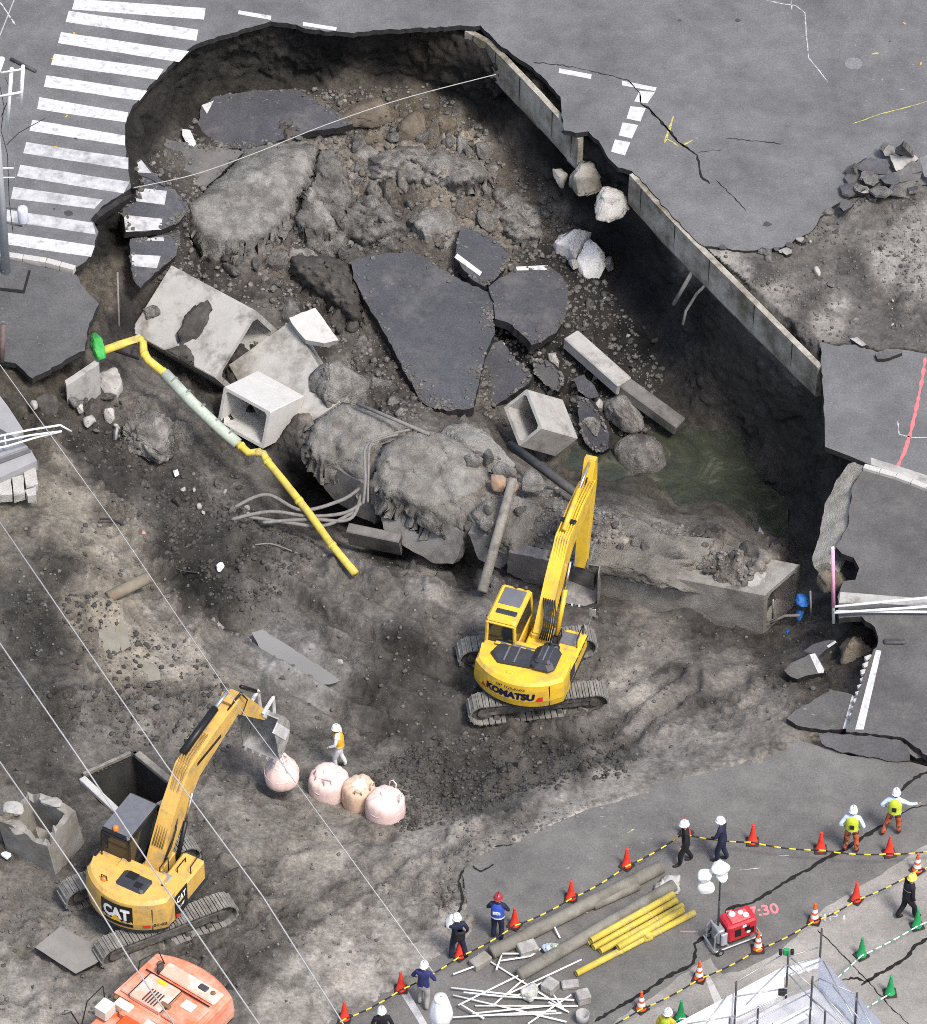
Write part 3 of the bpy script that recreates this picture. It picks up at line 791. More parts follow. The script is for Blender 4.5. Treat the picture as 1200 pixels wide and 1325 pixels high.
# ---- relief: lumps, clods and grains pushed along the surface normal
G3 = _p0.reshape(NV, NU, 3)
du = np.zeros_like(G3); dv = np.zeros_like(G3)
du[:, 1:-1] = G3[:, 2:] - G3[:, :-2]; du[:, 0] = du[:, 1]; du[:, -1] = du[:, -2]
dv[1:-1] = G3[2:] - G3[:-2]; dv[0] = dv[1]; dv[-1] = dv[-2]
nrm = np.cross(dv, du).reshape(-1, 3)
nrm /= (np.linalg.norm(nrm, axis=1)[:, None] + 1e-9)
nrm = np.where(nrm[:, 2:3] < 0, -nrm, nrm)
a1, b1, c1 = worley(_p0 * 1.25 + .25 * np.stack([fbm(_p0 * 2, 2, 31), fbm(_p0 * 2, 2, 32), fbm(_p0 * 2, 2, 33)], 1), 3)
a2, b2, c2 = worley(_p0 * 3.1, 9)
big = fbm(_p0 * .55, 3, 41)
grit = fbm(_p0 * 5.5, 3, 51)
sst = lambda x, a, b_: (lambda t: t * t * (3 - 2 * t))(np.clip((x - a) / (b_ - a), 0, 1))
f1 = fbm(_p0 * .8 + 11, 5, 101); f2 = fbm(_p0 * .65 + 29, 5, 111); f3 = fbm(_p0 * np.array([2.2, .7, 2.2]) + 3, 4, 121)
dust = sst(f1, .04, .16); damp = sst(f2, .05, .17)
amp = amp * (1 - .5 * dust + .7 * damp)
patchy = np.clip(fbm(_p0 * .5, 3, 61) * 1.7 + .6, .15, 1.3)
a3, b3, c3 = worley(_p0 * 6.3 + 3, 13)
disp = amp * (.20 * big + patchy * (.30 * (np.minimum(b1 - a1, .5) - .25) * (.4 + c1) + .22 * (c1 - .5) + .17 * (np.minimum(b2 - a2, .5) - .25) * (.3 + c2) + .12 * (c2 - .5) + .07 * (c3 - .5)) + .10 * grit)
# wheel and track ruts on the ramp
for line, w, dpt in (([(330, 740), (420, 800), (520, 850), (600, 885)], 9, .22), ([(300, 800), (380, 850), (470, 905), (560, 935), (640, 940)], 12, .22), ([(440, 745), (520, 790), (600, 830)], 8, .16), ([(700, 950), (770, 960), (840, 930), (900, 890)], 8, .2),
                     ([(360, 880), (450, 930), (560, 965)], 8, .2), ([(600, 1000), (720, 980), (800, 930), (880, 880)], 9, .15), ([(640, 1030), (760, 1000), (850, 930), (900, 880)], 7, .12), ([(820, 960), (890, 905), (960, 880)], 8, .11), ([(330, 1230), (420, 1180), (520, 1120)], 7, .07), ([(300, 1120), (400, 1090), (500, 1085)], 8, .08)):
    d = edge_dist(uu, vv, line)
    disp -= dpt * np.exp(-(d / w) ** 2) * (1 + .5 * fbm(_p0 * 2.6, 3, 141)); disp += dpt * .8 * np.exp(-((d - 1.9 * w) / (w * .8)) ** 2)
for (cx_, cy_, rx_, ry_, hh_) in [(525, 838, 62, 40, .55), (690, 1005, 90, 22, .3), (560, 995, 60, 24, .3), (130, 790, 60, 26, .35), (60, 690, 50, 24, .3), (40, 800, 46, 30, .45), (330, 960, 50, 26, .35), (250, 930, 50, 30, .3), (880, 950, 60, 18, .2), (440, 820, 40, 14, .2)]:
    disp += hh_ * np.exp(-(((uu - cx_) / rx_) ** 2 + ((vv - cy_) / ry_) ** 2) * 1.6) * (1 + .25 * grit)
for line, hh_ in (([(120, 640), (170, 690), (225, 745), (258, 790), (250, 830)], .35), ([(590, 1082), (650, 1060), (720, 1032), (800, 1000)], .22), ([(0, 730), (80, 740), (140, 760)], .3), ([(300, 690), (380, 712), (470, 742), (560, 765)], .25), ([(0, 905), (90, 900), (200, 935), (260, 960)], .3)):
    d = edge_dist(uu, vv, line); disp += hh_ * np.exp(-(d / 14) ** 2) * (1 + .5 * grit)
pos = _p0 + nrm * disp[:, None]
pos[:, 2] = np.where(inB & (dB > 20), np.minimum(pos[:, 2], -.05), pos[:, 2])
tone = (1.02 + .24 * fbm(_p0 * 1.1, 5, 71) + .2 * grit + .22 * (c1 - .5) + .26 * (c2 - .5) + .2 * (c3 - .5) + .16 * dust - .26 * damp + .22 * f3)
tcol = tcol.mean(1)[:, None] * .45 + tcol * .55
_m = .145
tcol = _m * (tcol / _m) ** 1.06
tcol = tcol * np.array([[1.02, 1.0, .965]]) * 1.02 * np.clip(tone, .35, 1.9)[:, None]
rustm = np.clip(fbm(_p0 * .8 + 5, 3, 81) * 2 - .5, 0, .5)[:, None]
tcol = tcol * (1 - .45 * rustm * np.array([[-.10, .03, .16]]))

SHAFT = [(103, 1007), (174, 975), (236, 1026), (166, 1066)]
keep_v = ~inpoly(uu, vv, SHAFT)
ii = np.arange(NU * NV).reshape(NV, NU)
quads = np.stack([ii[:-1, :-1], ii[1:, :-1], ii[1:, 1:], ii[:-1, 1:]], -1).reshape(-1, 4)
hid = (inA | inF)
edgeA = edge_dist(uu, vv, ROAD_A) > 60
quads = quads[keep_v[quads].any(1)]
me = bpy.data.meshes.new('soil_ground')
me.vertices.add(len(pos)); me.vertices.foreach_set('co', pos.ravel())
me.loops.add(len(quads) * 4); me.loops.foreach_set('vertex_index', quads.ravel())
me.polygons.add(len(quads)); me.polygons.foreach_set('loop_start', np.arange(len(quads)) * 4); me.polygons.foreach_set('loop_total', np.full(len(quads), 4))
me.polygons.foreach_set('use_smooth', np.ones(len(quads), bool))
me.update()
at = me.color_attributes.new('soil_and_shadow_colour', 'FLOAT_COLOR', 'POINT')
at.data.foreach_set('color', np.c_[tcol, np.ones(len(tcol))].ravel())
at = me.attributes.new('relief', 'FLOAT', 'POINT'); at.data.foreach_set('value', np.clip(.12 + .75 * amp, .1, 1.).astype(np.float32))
SM = bpy.data.materials.new('soil'); SM.use_nodes = True
nt = SM.node_tree; N = nt.nodes; L = nt.links; b = N['Principled BSDF']
b.inputs['Roughness'].default_value = .9; b.inputs['Specular IOR Level'].default_value = .2
ca = N.new('ShaderNodeAttribute'); ca.attribute_name = 'soil_and_shadow_colour'
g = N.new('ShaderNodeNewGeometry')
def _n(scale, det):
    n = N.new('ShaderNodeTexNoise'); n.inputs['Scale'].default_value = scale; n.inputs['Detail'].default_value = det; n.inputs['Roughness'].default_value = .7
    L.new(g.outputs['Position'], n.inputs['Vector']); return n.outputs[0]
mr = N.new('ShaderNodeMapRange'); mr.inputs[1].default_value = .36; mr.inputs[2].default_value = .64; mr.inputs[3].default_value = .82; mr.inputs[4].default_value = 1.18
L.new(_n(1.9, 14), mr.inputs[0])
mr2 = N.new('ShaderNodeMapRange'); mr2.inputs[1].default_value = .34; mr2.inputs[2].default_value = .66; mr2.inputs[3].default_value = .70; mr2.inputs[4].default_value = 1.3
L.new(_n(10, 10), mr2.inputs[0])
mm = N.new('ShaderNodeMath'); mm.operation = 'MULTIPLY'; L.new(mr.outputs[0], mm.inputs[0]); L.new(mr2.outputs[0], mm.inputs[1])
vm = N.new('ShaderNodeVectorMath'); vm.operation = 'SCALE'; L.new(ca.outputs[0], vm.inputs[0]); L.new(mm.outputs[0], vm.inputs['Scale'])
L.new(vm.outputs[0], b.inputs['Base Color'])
bp = N.new('ShaderNodeBump'); bp.inputs['Distance'].default_value = .12
aa = N.new('ShaderNodeAttribute'); aa.attribute_name = 'relief'; L.new(aa.outputs['Fac'], bp.inputs['Strength'])
L.new(_n(6, 12), bp.inputs['Height']); L.new(bp.outputs[0], b.inputs['Normal'])
me.materials.append(SM)
soil = bpy.data.objects.new('soil_ground', me); COL.objects.link(soil); soil['kind'] = 'structure'

# far ground beyond the photographed area
mb = MB()
cs = [P(U0 + 6, V1 - 6, -.55), P(U1 - 6, V1 - 6, -.55), P(U1 - 6, V0 + 6, -.55), P(U0 + 6, V0 + 6, -.55)]
far = [Vector((-3000, -3000, -.55)), Vector((3000, -3000, -.55)), Vector((3000, 3000, -.55)), Vector((-3000, 3000, -.55))]
mb.add(cs + far, [(i, (i + 1) % 4, 4 + (i + 1) % 4, 4 + i) for i in range(4)])
o = mb.build('ground', M('bare_ground', (.15, .145, .135), .95, .25, .3, .3, 8)); o['kind'] = 'structure'

# ================================================================ water in the hole
WM = bpy.data.materials.new('muddy_water'); WM.use_nodes = True
nt = WM.node_tree; N = nt.nodes; L = nt.links; b = N['Principled BSDF']
g = N.new('ShaderNodeNewGeometry')
n = N.new('ShaderNodeTexNoise'); n.inputs['Scale'].default_value = .75; n.inputs['Detail'].default_value = 12; n.inputs['Roughness'].default_value = .68; n.inputs['Distortion'].default_value = 1.3
L.new(g.outputs['Position'], n.inputs['Vector'])
r = N.new('ShaderNodeValToRGB'); e = r.color_ramp.elements
e[0].position = .36; e[0].color = (.026, .029, .022, 1); e[1].position = .74; e[1].color = (.13, .13, .105, 1)
q = r.color_ramp.elements.new(.56); q.color = (.044, .049, .034, 1)
L.new(n.outputs[0], r.inputs[0]); L.new(r.outputs[0], b.inputs['Base Color'])
b.inputs['Roughness'].default_value = .10; b.inputs['Specular IOR Level'].default_value = .5
n2 = N.new('ShaderNodeTexNoise'); n2.inputs['Scale'].default_value = 3; n2.inputs['Detail'].default_value = 8; n2.inputs['Distortion'].default_value = .3
L.new(g.outputs['Position'], n2.inputs['Vector'])
bp = N.new('ShaderNodeBump'); bp.inputs['Strength'].default_value = .6; bp.inputs['Distance'].default_value = .12
L.new(n2.outputs[0], bp.inputs['Height']); L.new(bp.outputs[0], b.inputs['Normal'])
mb = MB()
wp = [P(u, v, -6.45) for u, v in [(690, 600), (740, 540), (800, 530), (900, 530), (1000, 540), (1020, 620), (1020, 720), (940, 720), (850, 700), (740, 670)]]
mb.add(wp, [tuple(range(len(wp)))])
single(mb, 'water', WM, None, None, kind='structure')
PUD = bpy.data.materials.new('puddle_water'); PUD.use_nodes = True
pb = PUD.node_tree.nodes['Principled BSDF']; pb.inputs['Base Color'].default_value = (.13, .13, .13, 1); pb.inputs['Roughness'].default_value = .12
tx = PUD.node_tree.nodes.new('ShaderNodeTexNoise'); tx.inputs['Scale'].default_value = .8
rr = PUD.node_tree.nodes.new('ShaderNodeValToRGB'); rr.color_ramp.elements[0].color = (.15, .148, .14, 1); rr.color_ramp.elements[1].color = (.24, .236, .225, 1)
PUD.node_tree.links.new(tx.outputs[0], rr.inputs[0]); PUD.node_tree.links.new(rr.outputs[0], pb.inputs['Base Color'])
for pts in ([(326, 818), (340, 815), (358, 826), (378, 838), (398, 852), (424, 868), (440, 880), (426, 886), (404, 882), (384, 870), (360, 862), (340, 846)],):
    mb = MB(); q = [P(u, v, -2.88) for u, v in jag(pts, 7, 1.2)]
    mb.add(q, [tuple(range(len(q)))]); single(mb, 'puddle', PUD, None, None, kind='structure')

# ================================================================ roads and pavements
def flat_road(name, poly, top, side, z=0., thick=.2, step=6, amt=1.3, full=()):
    zf = (lambda u, v: z) if not isinstance(z, (list, tuple)) else plane_z(poly, z)
    pts = [P(u, v, zf(u, v)) for u, v in (jag(poly, step, amt, closed=False) + list(full))]
    o = sheet_mesh(pts, thick).build(name, [top, side]); o['kind'] = 'structure'
    return o
road = flat_road('road', ROAD_A, ASPH, EDGE, full=[(2600, 200), (2600, -900), (-1200, -900), (-1200, 280), (0, 328)])
road_f = flat_road('road', ROAD_F[15:] + ROAD_F[:6], ASPH, EDGE, full=ROAD_F[6:15])
SD_Z = [(1110, 610, .06), (1200, 640, .06), (1130, 940, .42)]
sdz = plane_z(None, SD_Z)
road_d = flat_road('side_road', SIDE_D[5:], ASPH_SIDE, EDGE, z=SD_Z, thick=.22, full=SIDE_D[:5])
road_b = flat_road('road', RB_EDGE[5:], ASPH_NEAR, EDGE, full=[(300, 1430), (300, 1900), (1700, 1900), (1700, 1150), (1300, 1020), (1200, 992), (1172, 984), (1150, 982), (1100, 978), (1062, 966)], thick=.12, z=.0, amt=2.5)
walk_c = flat_road('sidewalk', SIDEWALK_C[3:11], asphalt('sidewalk_asphalt', (.088, .088, .089), dust=(.12, .118, .112)), EDGE, thick=.22, z=[(0, 331, .12), (60, 341, .12), (100, 460, .02)], full=[(-200, 430), (-1200, 430), (-1200, 300), (0, 332)])

# kerb stones along the crossing and the side road
def kerb_run(name, pts, w, h, z0, length, mat, parent=None, zf=None):
    for a, b_ in zip(pts[:-1], pts[1:]):
        A, B = P(*a, z0 if zf is None else zf(*a)), P(*b_, z0 if zf is None else zf(*b_))
        d = B - A; n_ = max(1, round(d.length / length)); x = d.normalized(); y = Vector((-x.y, x.x, 0)).normalized(); zax = x.cross(y)
        for i in range(n_):
            c = A + d * ((i + .5) / n_)
            m = MB(); m.bbox((0, 0, 0), (d.length / n_ - .012, w, h), .015, (x, y, zax))
            o = m.build(name, mat, parent); o.location = c + Vector((0, 0, h / 2 - .1))
kerb_run('kerb_stone', [(-60, 318), (0, 331), (60, 340), (97, 350)], .22, .24, .05, .62, CONC_CLEAN, walk_c)
kerb_run('kerb_stone', [(1118, 605), (1160, 617), (1200, 632), (1300, 670)], .2, .2, .08, .62, CONC_CLEAN, road_d)
m = MB(); q = [P(u, v, .006) for u, v in [(1127, 592), (1160, 602), (1200, 615), (1300, 648), (1300, 668), (1200, 632), (1160, 613), (1128, 601)]]
m.add(q, [tuple(range(8))]); m.build('gutter_strip', CONC, road_f)
# gutter line on the pavement
m = MB()
m.add([P(u, v, .13) for u, v in [(0, 372), (30, 375), (37, 349), (40, 350), (32, 379), (0, 375)]], [(0, 1, 4, 5), (1, 2, 3, 4)]); m.build('joint', CRACK, walk_c)

# zebra crossing
S0 = (89, 13); PER = (-9.4, 28.0)
stripes = [((97, -2), (266, 10), (264, 25), (93, 12)), ((89, 13.5), (257, 38), (254, 52.5), (85, 28)), ((79, 41), (245, 66), (232, 80), (75, 55.5)), ((70, 69), (212, 89), (203, 103), (66, 83.5)),
           ((60, 97), (191, 117), (181, 130), (57, 112)), ((51, 125.5), (166, 145), (163, 158), (48, 141)), ((42, 155), (162, 175), (162, 188), (38, 169)), ((34, 183.5), (166, 204), (166, 219), (30, 198)),
           ((26, 213), (168, 235), (160, 250), (22, 228)), ((17, 241.5), (133, 258), (122, 270), (14, 257)), ((9, 271), (120, 288), (124, 303), (8, 286)), ((-8, 298), (123, 318), (118, 332), (-8, 314))]
for i, q in enumerate(stripes):
    m = MB(); m.add([P(u, v, .005) for u, v in jag(q, 26, .35)], [])
    m.f.append(list(range(len(m.v)))); m.m.append(0); m.sm.append(False)
    m.build('crosswalk_stripe', PAINT_WORN if i in (7, 8, 9, 10) else PAINT, road)
for q in [[(309, 13), (351, 20), (351, 25.5), (308, 18)], [(392, 28), (436, 35), (435, 39.5), (392, 33)], [(724, 88), (766, 96), (765, 102), (723, 94)], [(805, 104), (850, 113), (848, 118), (805, 110)],
          [(828, 117), (848, 119), (838, 133.5), (821, 131)], [(816, 137), (836, 139.5), (829, 157), (811, 153)], [(806, 158), (826, 161.5), (818, 179), (801, 175)], [(796, 180), (816, 184), (809, 201), (791, 196)]]:
    m = MB(); m.add([P(u, v, .005) for u, v in q], [(0, 1, 2, 3)]); m.build('road_marking', PAINT, road)
m = MB(); c = P(1105, 82, .004); m.lathe([(.30, 0), (.30, .003)], 24, c); m.build('manhole_cover', M('manhole', (.17, .17, .175), .7, .3, 12, .6, 30), road)
for q in [[(1113, 892), (1141, 841), (1130, 843), (1108, 944)], ]:
    pass
m = MB(); m.add([P(u, v, sdz(u, v) + .006) for u, v in [(1134, 841), (1141, 842), (1118, 944), (1107, 944)]], [(0, 1, 2, 3)]); m.build('road_marking', PAINT, road_d)

# cracks and chalk on the road surfaces
for par, pts, w, mat, zz0 in [
    (road, [(690, 80), (720, 83), (750, 88), (790, 97), (814, 104), (822, 113), (828, 120), (829, 133), (840, 141), (855, 155), (865, 168), (878, 184), (893, 194), (902, 200)], .035, CRACK, 0),
    (road, [(829, 134), (842, 142), (855, 156), (866, 169), (880, 185), (893, 194), (903, 200), (905, 214), (908, 229), (919, 238)], .075, CRACK, 0),
    (road, [(928, 233), (945, 250), (966, 273)], .03, CRACK, 0), (road, [(940, 179), (975, 182), (1014, 186)], .03, CRACK, 0), (road, [(903, 197), (935, 193)], .02, CRACK, 0),
    (road, [(992, 0), (1010, 4), (1030, 7), (1042, 16), (1044, 45), (1047, 75), (1058, 88), (1072, 106)], .035, CHALK, 0), (road, [(1024, 0), (1025, 13)], .03, CHALK, 0),
    (road, [(1104, 160), (1140, 147), (1172, 139), (1200, 131)], .035, YCHALK, 0), (road, [(1128, 70), (1148, 66)], .06, YCHALK, 0),
    (road, [(872, 150), (866, 168), (860, 185)], .07, YCHALK, 0), (road, [(862, 178), (880, 190), (897, 181)], .06, YCHALK, 0), (road, [(20, 32), (0, 2)], .05, CHALK, 0),
    (road_f, [(1198, 462), (1194, 490), (1188, 520), (1180, 555), (1171, 585), (1160, 607)], .10, PINK, 0), (road_f, [(1162, 545), (1164, 562), (1180, 566), (1200, 566)], .035, CHALK, 0),
    (road_b, [(1218, 985), (1200, 1000), (1185, 1006), (1178, 1012), (1165, 1024), (1160, 1034)], .09, CRACK, 0),
    (road_b, [(1147, 1066), (1130, 1075), (1115, 1085), (1095, 1099), (1070, 1110), (1050, 1123), (1030, 1133), (1010, 1146), (996, 1155), (990, 1158), (975, 1168), (960, 1172), (944, 1175), (936, 1190), (920, 1205), (899, 1221), (901, 1229), (897, 1247), (885, 1254), (860, 1266), (838, 1282), (800, 1304), (770, 1322)], .11, CRACK, 0),
    (road_b, [(1200, 1042), (1180, 1046), (1160, 1056)], .04, CRACK, 0), (road_b, [(1115, 1275), (1125, 1268), (1150, 1254), (1175, 1238), (1184, 1224), (1204, 1213)], .1, CRACK, .008),
    (road_b, [(1090, 1268), (1110, 1265), (1122, 1272)], .06, CRACK, .008), (road_b, [(1058, 1203), (1090, 1235), (1122, 1268), (1150, 1300), (1180, 1330)], .03, CRACK, .008),
    (road_b, [(880, 1205), (905, 1206)], .05, PINK, 0), (road_b, [(957, 1126), (985, 1123)], .03, CHALK, 0), (road_b, [(906, 1130), (928, 1130)], .03, CHALK, 0), (road_b, [(1005, 1108), (1022, 1107)], .03, CHALK, 0),
    (road_b, [(812, 1078), (820, 1073)], .09, YCHALK, 0), (road_b, [(600, 1125), (594, 1140), (600, 1165), (592, 1185), (603, 1200)], .06, CRACK, .02), (road_b, [(640, 1118), (622, 1128), (612, 1120)], .05, CRACK, .02), (road_b, [(640, 1096), (665, 1092)], .04, CRACK, .02)]:
    ribbon(pts, w, zz0 + .005, step=4, amt=.9 if mat is CRACK else .25).build('crack' if mat is CRACK else 'chalk_mark', mat, par)
# little yellow and white specks left by the survey crew
m = MB()
for u, v in [(1171, 30), (1192, 82), (86, 150), (96, 43), (68, 76), (72, 190)]:
    c = P(u, v, .006); m.box(c, (.12, .05, .006), (Vector((math.cos(u), math.sin(u), 0)), Vector((-math.sin(u), math.cos(u), 0)), Vector((0, 0, 1))))
m.build('survey_mark', M('orange_mark', (.55, .33, .05), .8, .1, 9, 0), road)
# dark spots
m = MB()
for u, v, r in [(993, 290, .16), (89, 276, .16), (880, 26, .07), (955, 26, .12), (1152, 53, .05), (98, 179, .07), (70, 270, .05)]:
    c = P(u, v, .005); m.add([c + Vector((math.cos(t) * r * random.uniform(.6, 1.2), math.sin(t) * r * random.uniform(.5, 1), 0)) for t in [k * math.pi / 5 for k in range(10)]], [tuple(range(10))])
m.build('oil_stain', M('oil', (.05, .05, .052), .6, .3, 9, 0), road)

# pale concrete paving in the near right corner
pv = [(1300, 1040), (1200, 1092), (1160, 1118), (1110, 1148), (1070, 1172), (1030, 1212), (1000, 1236), (965, 1254), (936, 1262), (920, 1240), (888, 1258), (846, 1290), (800, 1318), (760, 1360), (1300, 1420)]
m = MB(); q = [P(u, v, .004) for u, v in jag(pv, 10, 2)]; m.add(q, [tuple(range(len(q)))])
o = m.build('pavement', asphalt('concrete_paving', (.255, .245, .225), speck=.2, patch=.35, dust=(.16, .154, .143), dmix=(.52, .72))); o['kind'] = 'structure'
m = MB(); m.add([P(u, v, .009) for u, v in [(912, 1264), (918, 1262), (938, 1300), (944, 1330), (936, 1330)]], [tuple(range(5))]); m.build('faded_line', CONC_CLEAN, o)
m = MB(); m.add([P(u, v, .012) for u, v in [(518, 1285), (528, 1282), (556, 1330), (546, 1330)]], [tuple(range(4))]); m.build('faded_line', PAINT_WORN, road_b)
# ================================================================ concrete wall along the far right rim
def wall_run(name, label, pts, h, th, z0, mat, joints=()):
    base = P(*pts[0], z0)
    root = thing(name, label, 'wall', base)
    side = 0
    for k, (a, b_) in enumerate(zip(pts[:-1], pts[1:])):
        A, B = P(*a, z0), P(*b_, z0)
        d = (B - A).normalized(); n_ = Vector((-d.y, d.x, 0))      # away from the hole
        L = (B - A).length
        ns = max(1, int(L / .5))
        m = MB()
        prof = []
        ring = []
        for i in range(ns + 1):
            p = A + (B - A) * (i / ns)
            jt = .03 * random.uniform(-1, 1)
            jb = .05 * random.uniform(-1, 1)
            ring.append([p - n_ * .10 + Vector((0, 0, -.02 + jt * .4)), p + n_ * (th - .10) + Vector((0, 0, -.02 + jt * .4)), p + n_ * (th - .10) + Vector((0, 0, -h)), p - n_ * .10 + Vector((0, 0, -h + jb)), p - n_ * .14 + Vector((0, 0, -h * .93))])
        vs = [q for r in ring for q in r]
        fs = [(5 * i + q, 5 * i + (q + 1) % 5, 5 * i + 5 + (q + 1) % 5, 5 * i + 5 + q) for i in range(ns) for q in range(5)]
        fs += [(4, 3, 2, 1, 0), tuple(5 * ns + q for q in range(5))]
        m.add(vs, fs)
        m.build('wall_panel', mat, root, world=True)
    for k, (a, b_) in enumerate(zip(pts[:-1], pts[1:])):
        A, B = P(*a, z0), P(*b_, z0); d = (B - A).normalized(); n_ = Vector((-d.y, d.x, 0)); L = (B - A).length
        for t in (.4,):
            q = A + (B - A) * (t + .07 * (k % 2))
            m = MB(); m.box(q - n_ * .118 + Vector((0, 0, -h / 2)), (.018, .03, h * .93), (d, n_, Vector((0, 0, 1)))); m.build('joint', CRACK, root, world=True)
    return root
WALLM = M('buff_concrete', (.40, .38, .33), .85, .25, 1.3, .6, 20, col2=(.13, .115, .085), mix=(.38, .60), detail=12, bdist=.04)
wall_run('retaining_wall', 'long buff concrete wall along the broken road edge above the black soil', [(818, 224), (858, 268), (900, 312), (956, 368), (1008, 420), (1062, 474)], 1.34, .2, -.03, WALLM)
wall_run('retaining_wall', 'stained concrete wall panel under the far rim of the hole', [(604, 37), (632, 52), (660, 80), (702, 124), (738, 164), (752, 178)], 1.4, .2, -.22, WALLM)

# ================================================================ fallen road plates
DM = [ASPH_DARK, EDGE]
slab('asphalt_slab', 'largest dark fallen road plate lying in the middle of the hole', 'road slab', [(453, 338), (478, 330), (510, 327), (533, 325), (556, 337), (585, 356), (606, 366), (632, 378), (640, 392), (638, 412), (641, 432), (629, 455), (622, 484), (613, 527), (585, 531), (560, 528), (545, 520), (530, 492), (510, 452), (492, 420), (470, 385), (458, 360)], [(480, 335, -3.85), (630, 390, -4.1), (570, 528, -4.35)], .34, DM, spill=260)
slab('asphalt_slab', 'five-sided dark road plate with a white dash at its far edge', 'road slab', [(632, 371), (668, 346), (710, 345), (728, 357), (735, 370), (732, 410), (720, 430), (705, 440), (688, 446), (680, 436), (662, 420), (641, 412), (640, 390)], [(670, 350, -4.05), (730, 370, -4.4), (690, 440, -4.4)], .34, DM, marks=[[(668, 345), (709, 343), (709, 349), (669, 350)]], mark_mat=PAINT, spill=90)
slab('asphalt_slab', 'dark road plate with a slanting white dash beside the grey rubble', 'road slab', [(597, 291), (625, 302), (650, 314), (659, 324), (655, 345), (640, 362), (628, 371), (610, 360), (590, 335), (592, 312)], [(600, 295, -3.7), (655, 325, -4.05), (628, 370, -4.1)], .32, DM, marks=[[(592, 328), (624, 352), (621, 357), (588, 333)]], mark_mat=PAINT, spill=90)
slab('asphalt_slab', 'dark broad road plate under the far wall of the hole', 'road slab', [(261, 137), (276, 125), (300, 121), (340, 117), (385, 115), (398, 122), (425, 138), (450, 155), (456, 160), (430, 166), (395, 172), (360, 182), (320, 192), (290, 192), (262, 178), (256, 160)], [(270, 130, -2.7), (430, 145, -2.75), (320, 190, -3.0)], .32, DM, marks=[[(261, 136), (277, 130), (268, 147)]], mark_mat=PAINT, spill=90)
slab('asphalt_slab', 'grey dusty road plate between the broken crossing and the big dark plate', 'road slab', [(190, 205), (215, 180), (240, 184), (275, 190), (316, 196), (300, 212), (270, 238), (255, 256), (246, 262), (225, 245), (208, 232)], [(200, 200, -1.9), (310, 197, -2.6), (250, 255, -2.4)], .3, [asphalt('dusty_asphalt', (.10, .098, .098), dust=(.15, .143, .13), dmix=(.45, .65)), EDGE], marks=[[(236, 167), (246, 168), (254, 186), (250, 190), (242, 186), (236, 175)]], mark_mat=PAINT, spill=90)
slab('asphalt_slab', 'fallen piece of the crossing with a single white triangle of paint', 'road slab', [(168, 216), (182, 205), (200, 225), (214, 236), (214, 241), (196, 232), (170, 222)], [(170, 215, -.9), (182, 206, -1.0), (213, 238, -1.2)], .28, DM, amt=.5, marks=[[(169, 217), (183, 207), (196, 224), (178, 223)]], mark_mat=PAINT_WORN)
slab('asphalt_slab', 'fallen piece of the crossing carrying two whole white stripes', 'road slab', [(164, 226), (186, 228), (212, 240), (226, 245), (243, 266), (238, 280), (228, 290), (206, 297), (182, 300), (163, 300), (158, 270), (160, 245)], [(165, 230, -.9), (240, 268, -1.5), (165, 298, -1.1)], .28, DM, marks=[[(162, 241), (216, 247), (213, 265), (158, 258)], [(160, 278), (210, 283), (209, 297), (163, 300)]], mark_mat=PAINT_WORN, spill=90)
slab('asphalt_slab', 'fallen piece of the crossing nearest the tilted culvert', 'road slab', [(168, 309), (190, 308), (216, 304), (230, 301), (234, 310), (228, 330), (210, 345), (192, 362), (182, 372), (172, 360), (168, 335)], [(170, 310, -1.3), (232, 305, -1.7), (180, 368, -1.6)], .28, DM, marks=[[(187, 309), (212, 306), (212, 312), (188, 311)], [(170, 329), (208, 331), (203, 347), (171, 344)]], mark_mat=PAINT_WORN, spill=90)
slab('asphalt_slab', 'narrow strip of asphalt hanging from the broken rim by the crossing', 'road slab', [(118, 283), (124, 276), (150, 258), (168, 246), (171, 240), (172, 247), (156, 262), (134, 276), (124, 288)], [(120, 284, -.15), (170, 243, -.05), (150, 262, -.35)], .18, [EDGE, EDGE], amt=.6)
slab('asphalt_slab', 'half-sunk dark plate tilted behind the open culvert on the right', 'road slab', [(627, 452), (640, 444), (650, 440), (668, 465), (689, 485), (684, 496), (655, 516), (632, 531), (615, 530), (622, 500)], [(648, 442, -4.9), (688, 488, -5.2), (620, 530, -5.9)], .3, DM, spill=90)
slab('asphalt_slab', 'small rough grey plate between the culvert and the fallen beam', 'road slab', [(690, 464), (706, 466), (720, 477), (730, 486), (728, 498), (722, 507), (706, 498), (692, 482)], [(690, 465, -5.0), (730, 487, -5.1), (720, 506, -5.5)], .35, [asphalt('grey_plate', (.10, .10, .10)), EDGE], spill=90)
slab('asphalt_slab', 'blue-black wedge of road leaning beside the open culvert', 'road slab', [(746, 512), (758, 515), (768, 525), (782, 545), (788, 560), (788, 580), (778, 586), (764, 580), (752, 562), (750, 540)], [(750, 515, -5.2), (786, 552, -5.5), (770, 584, -6.2)], .3, DM, spill=90)
slab('asphalt_slab', 'small dark plate leaning on the far side of the fallen beam', 'road slab', [(742, 490), (756, 485), (770, 500), (776, 512), (764, 516), (748, 506)], [(742, 490, -5.2), (770, 500, -5.4), (762, 515, -5.7)], .25, DM)
slab('asphalt_slab', 'fallen road plate with a white edge line below the side road', 'road slab', [(1015, 868), (1024, 858), (1042, 850), (1048, 846), (1056, 845), (1068, 866), (1066, 871), (1046, 874), (1032, 879), (1024, 876)], [(1018, 866, -1.5), (1050, 846, -1.35), (1066, 870, -1.4)], .25, [ASPH_SIDE, EDGE], amt=.6, marks=[[(1048, 847), (1055, 845.5), (1067, 867), (1066, 870.5), (1059, 871)]], mark_mat=PAINT)
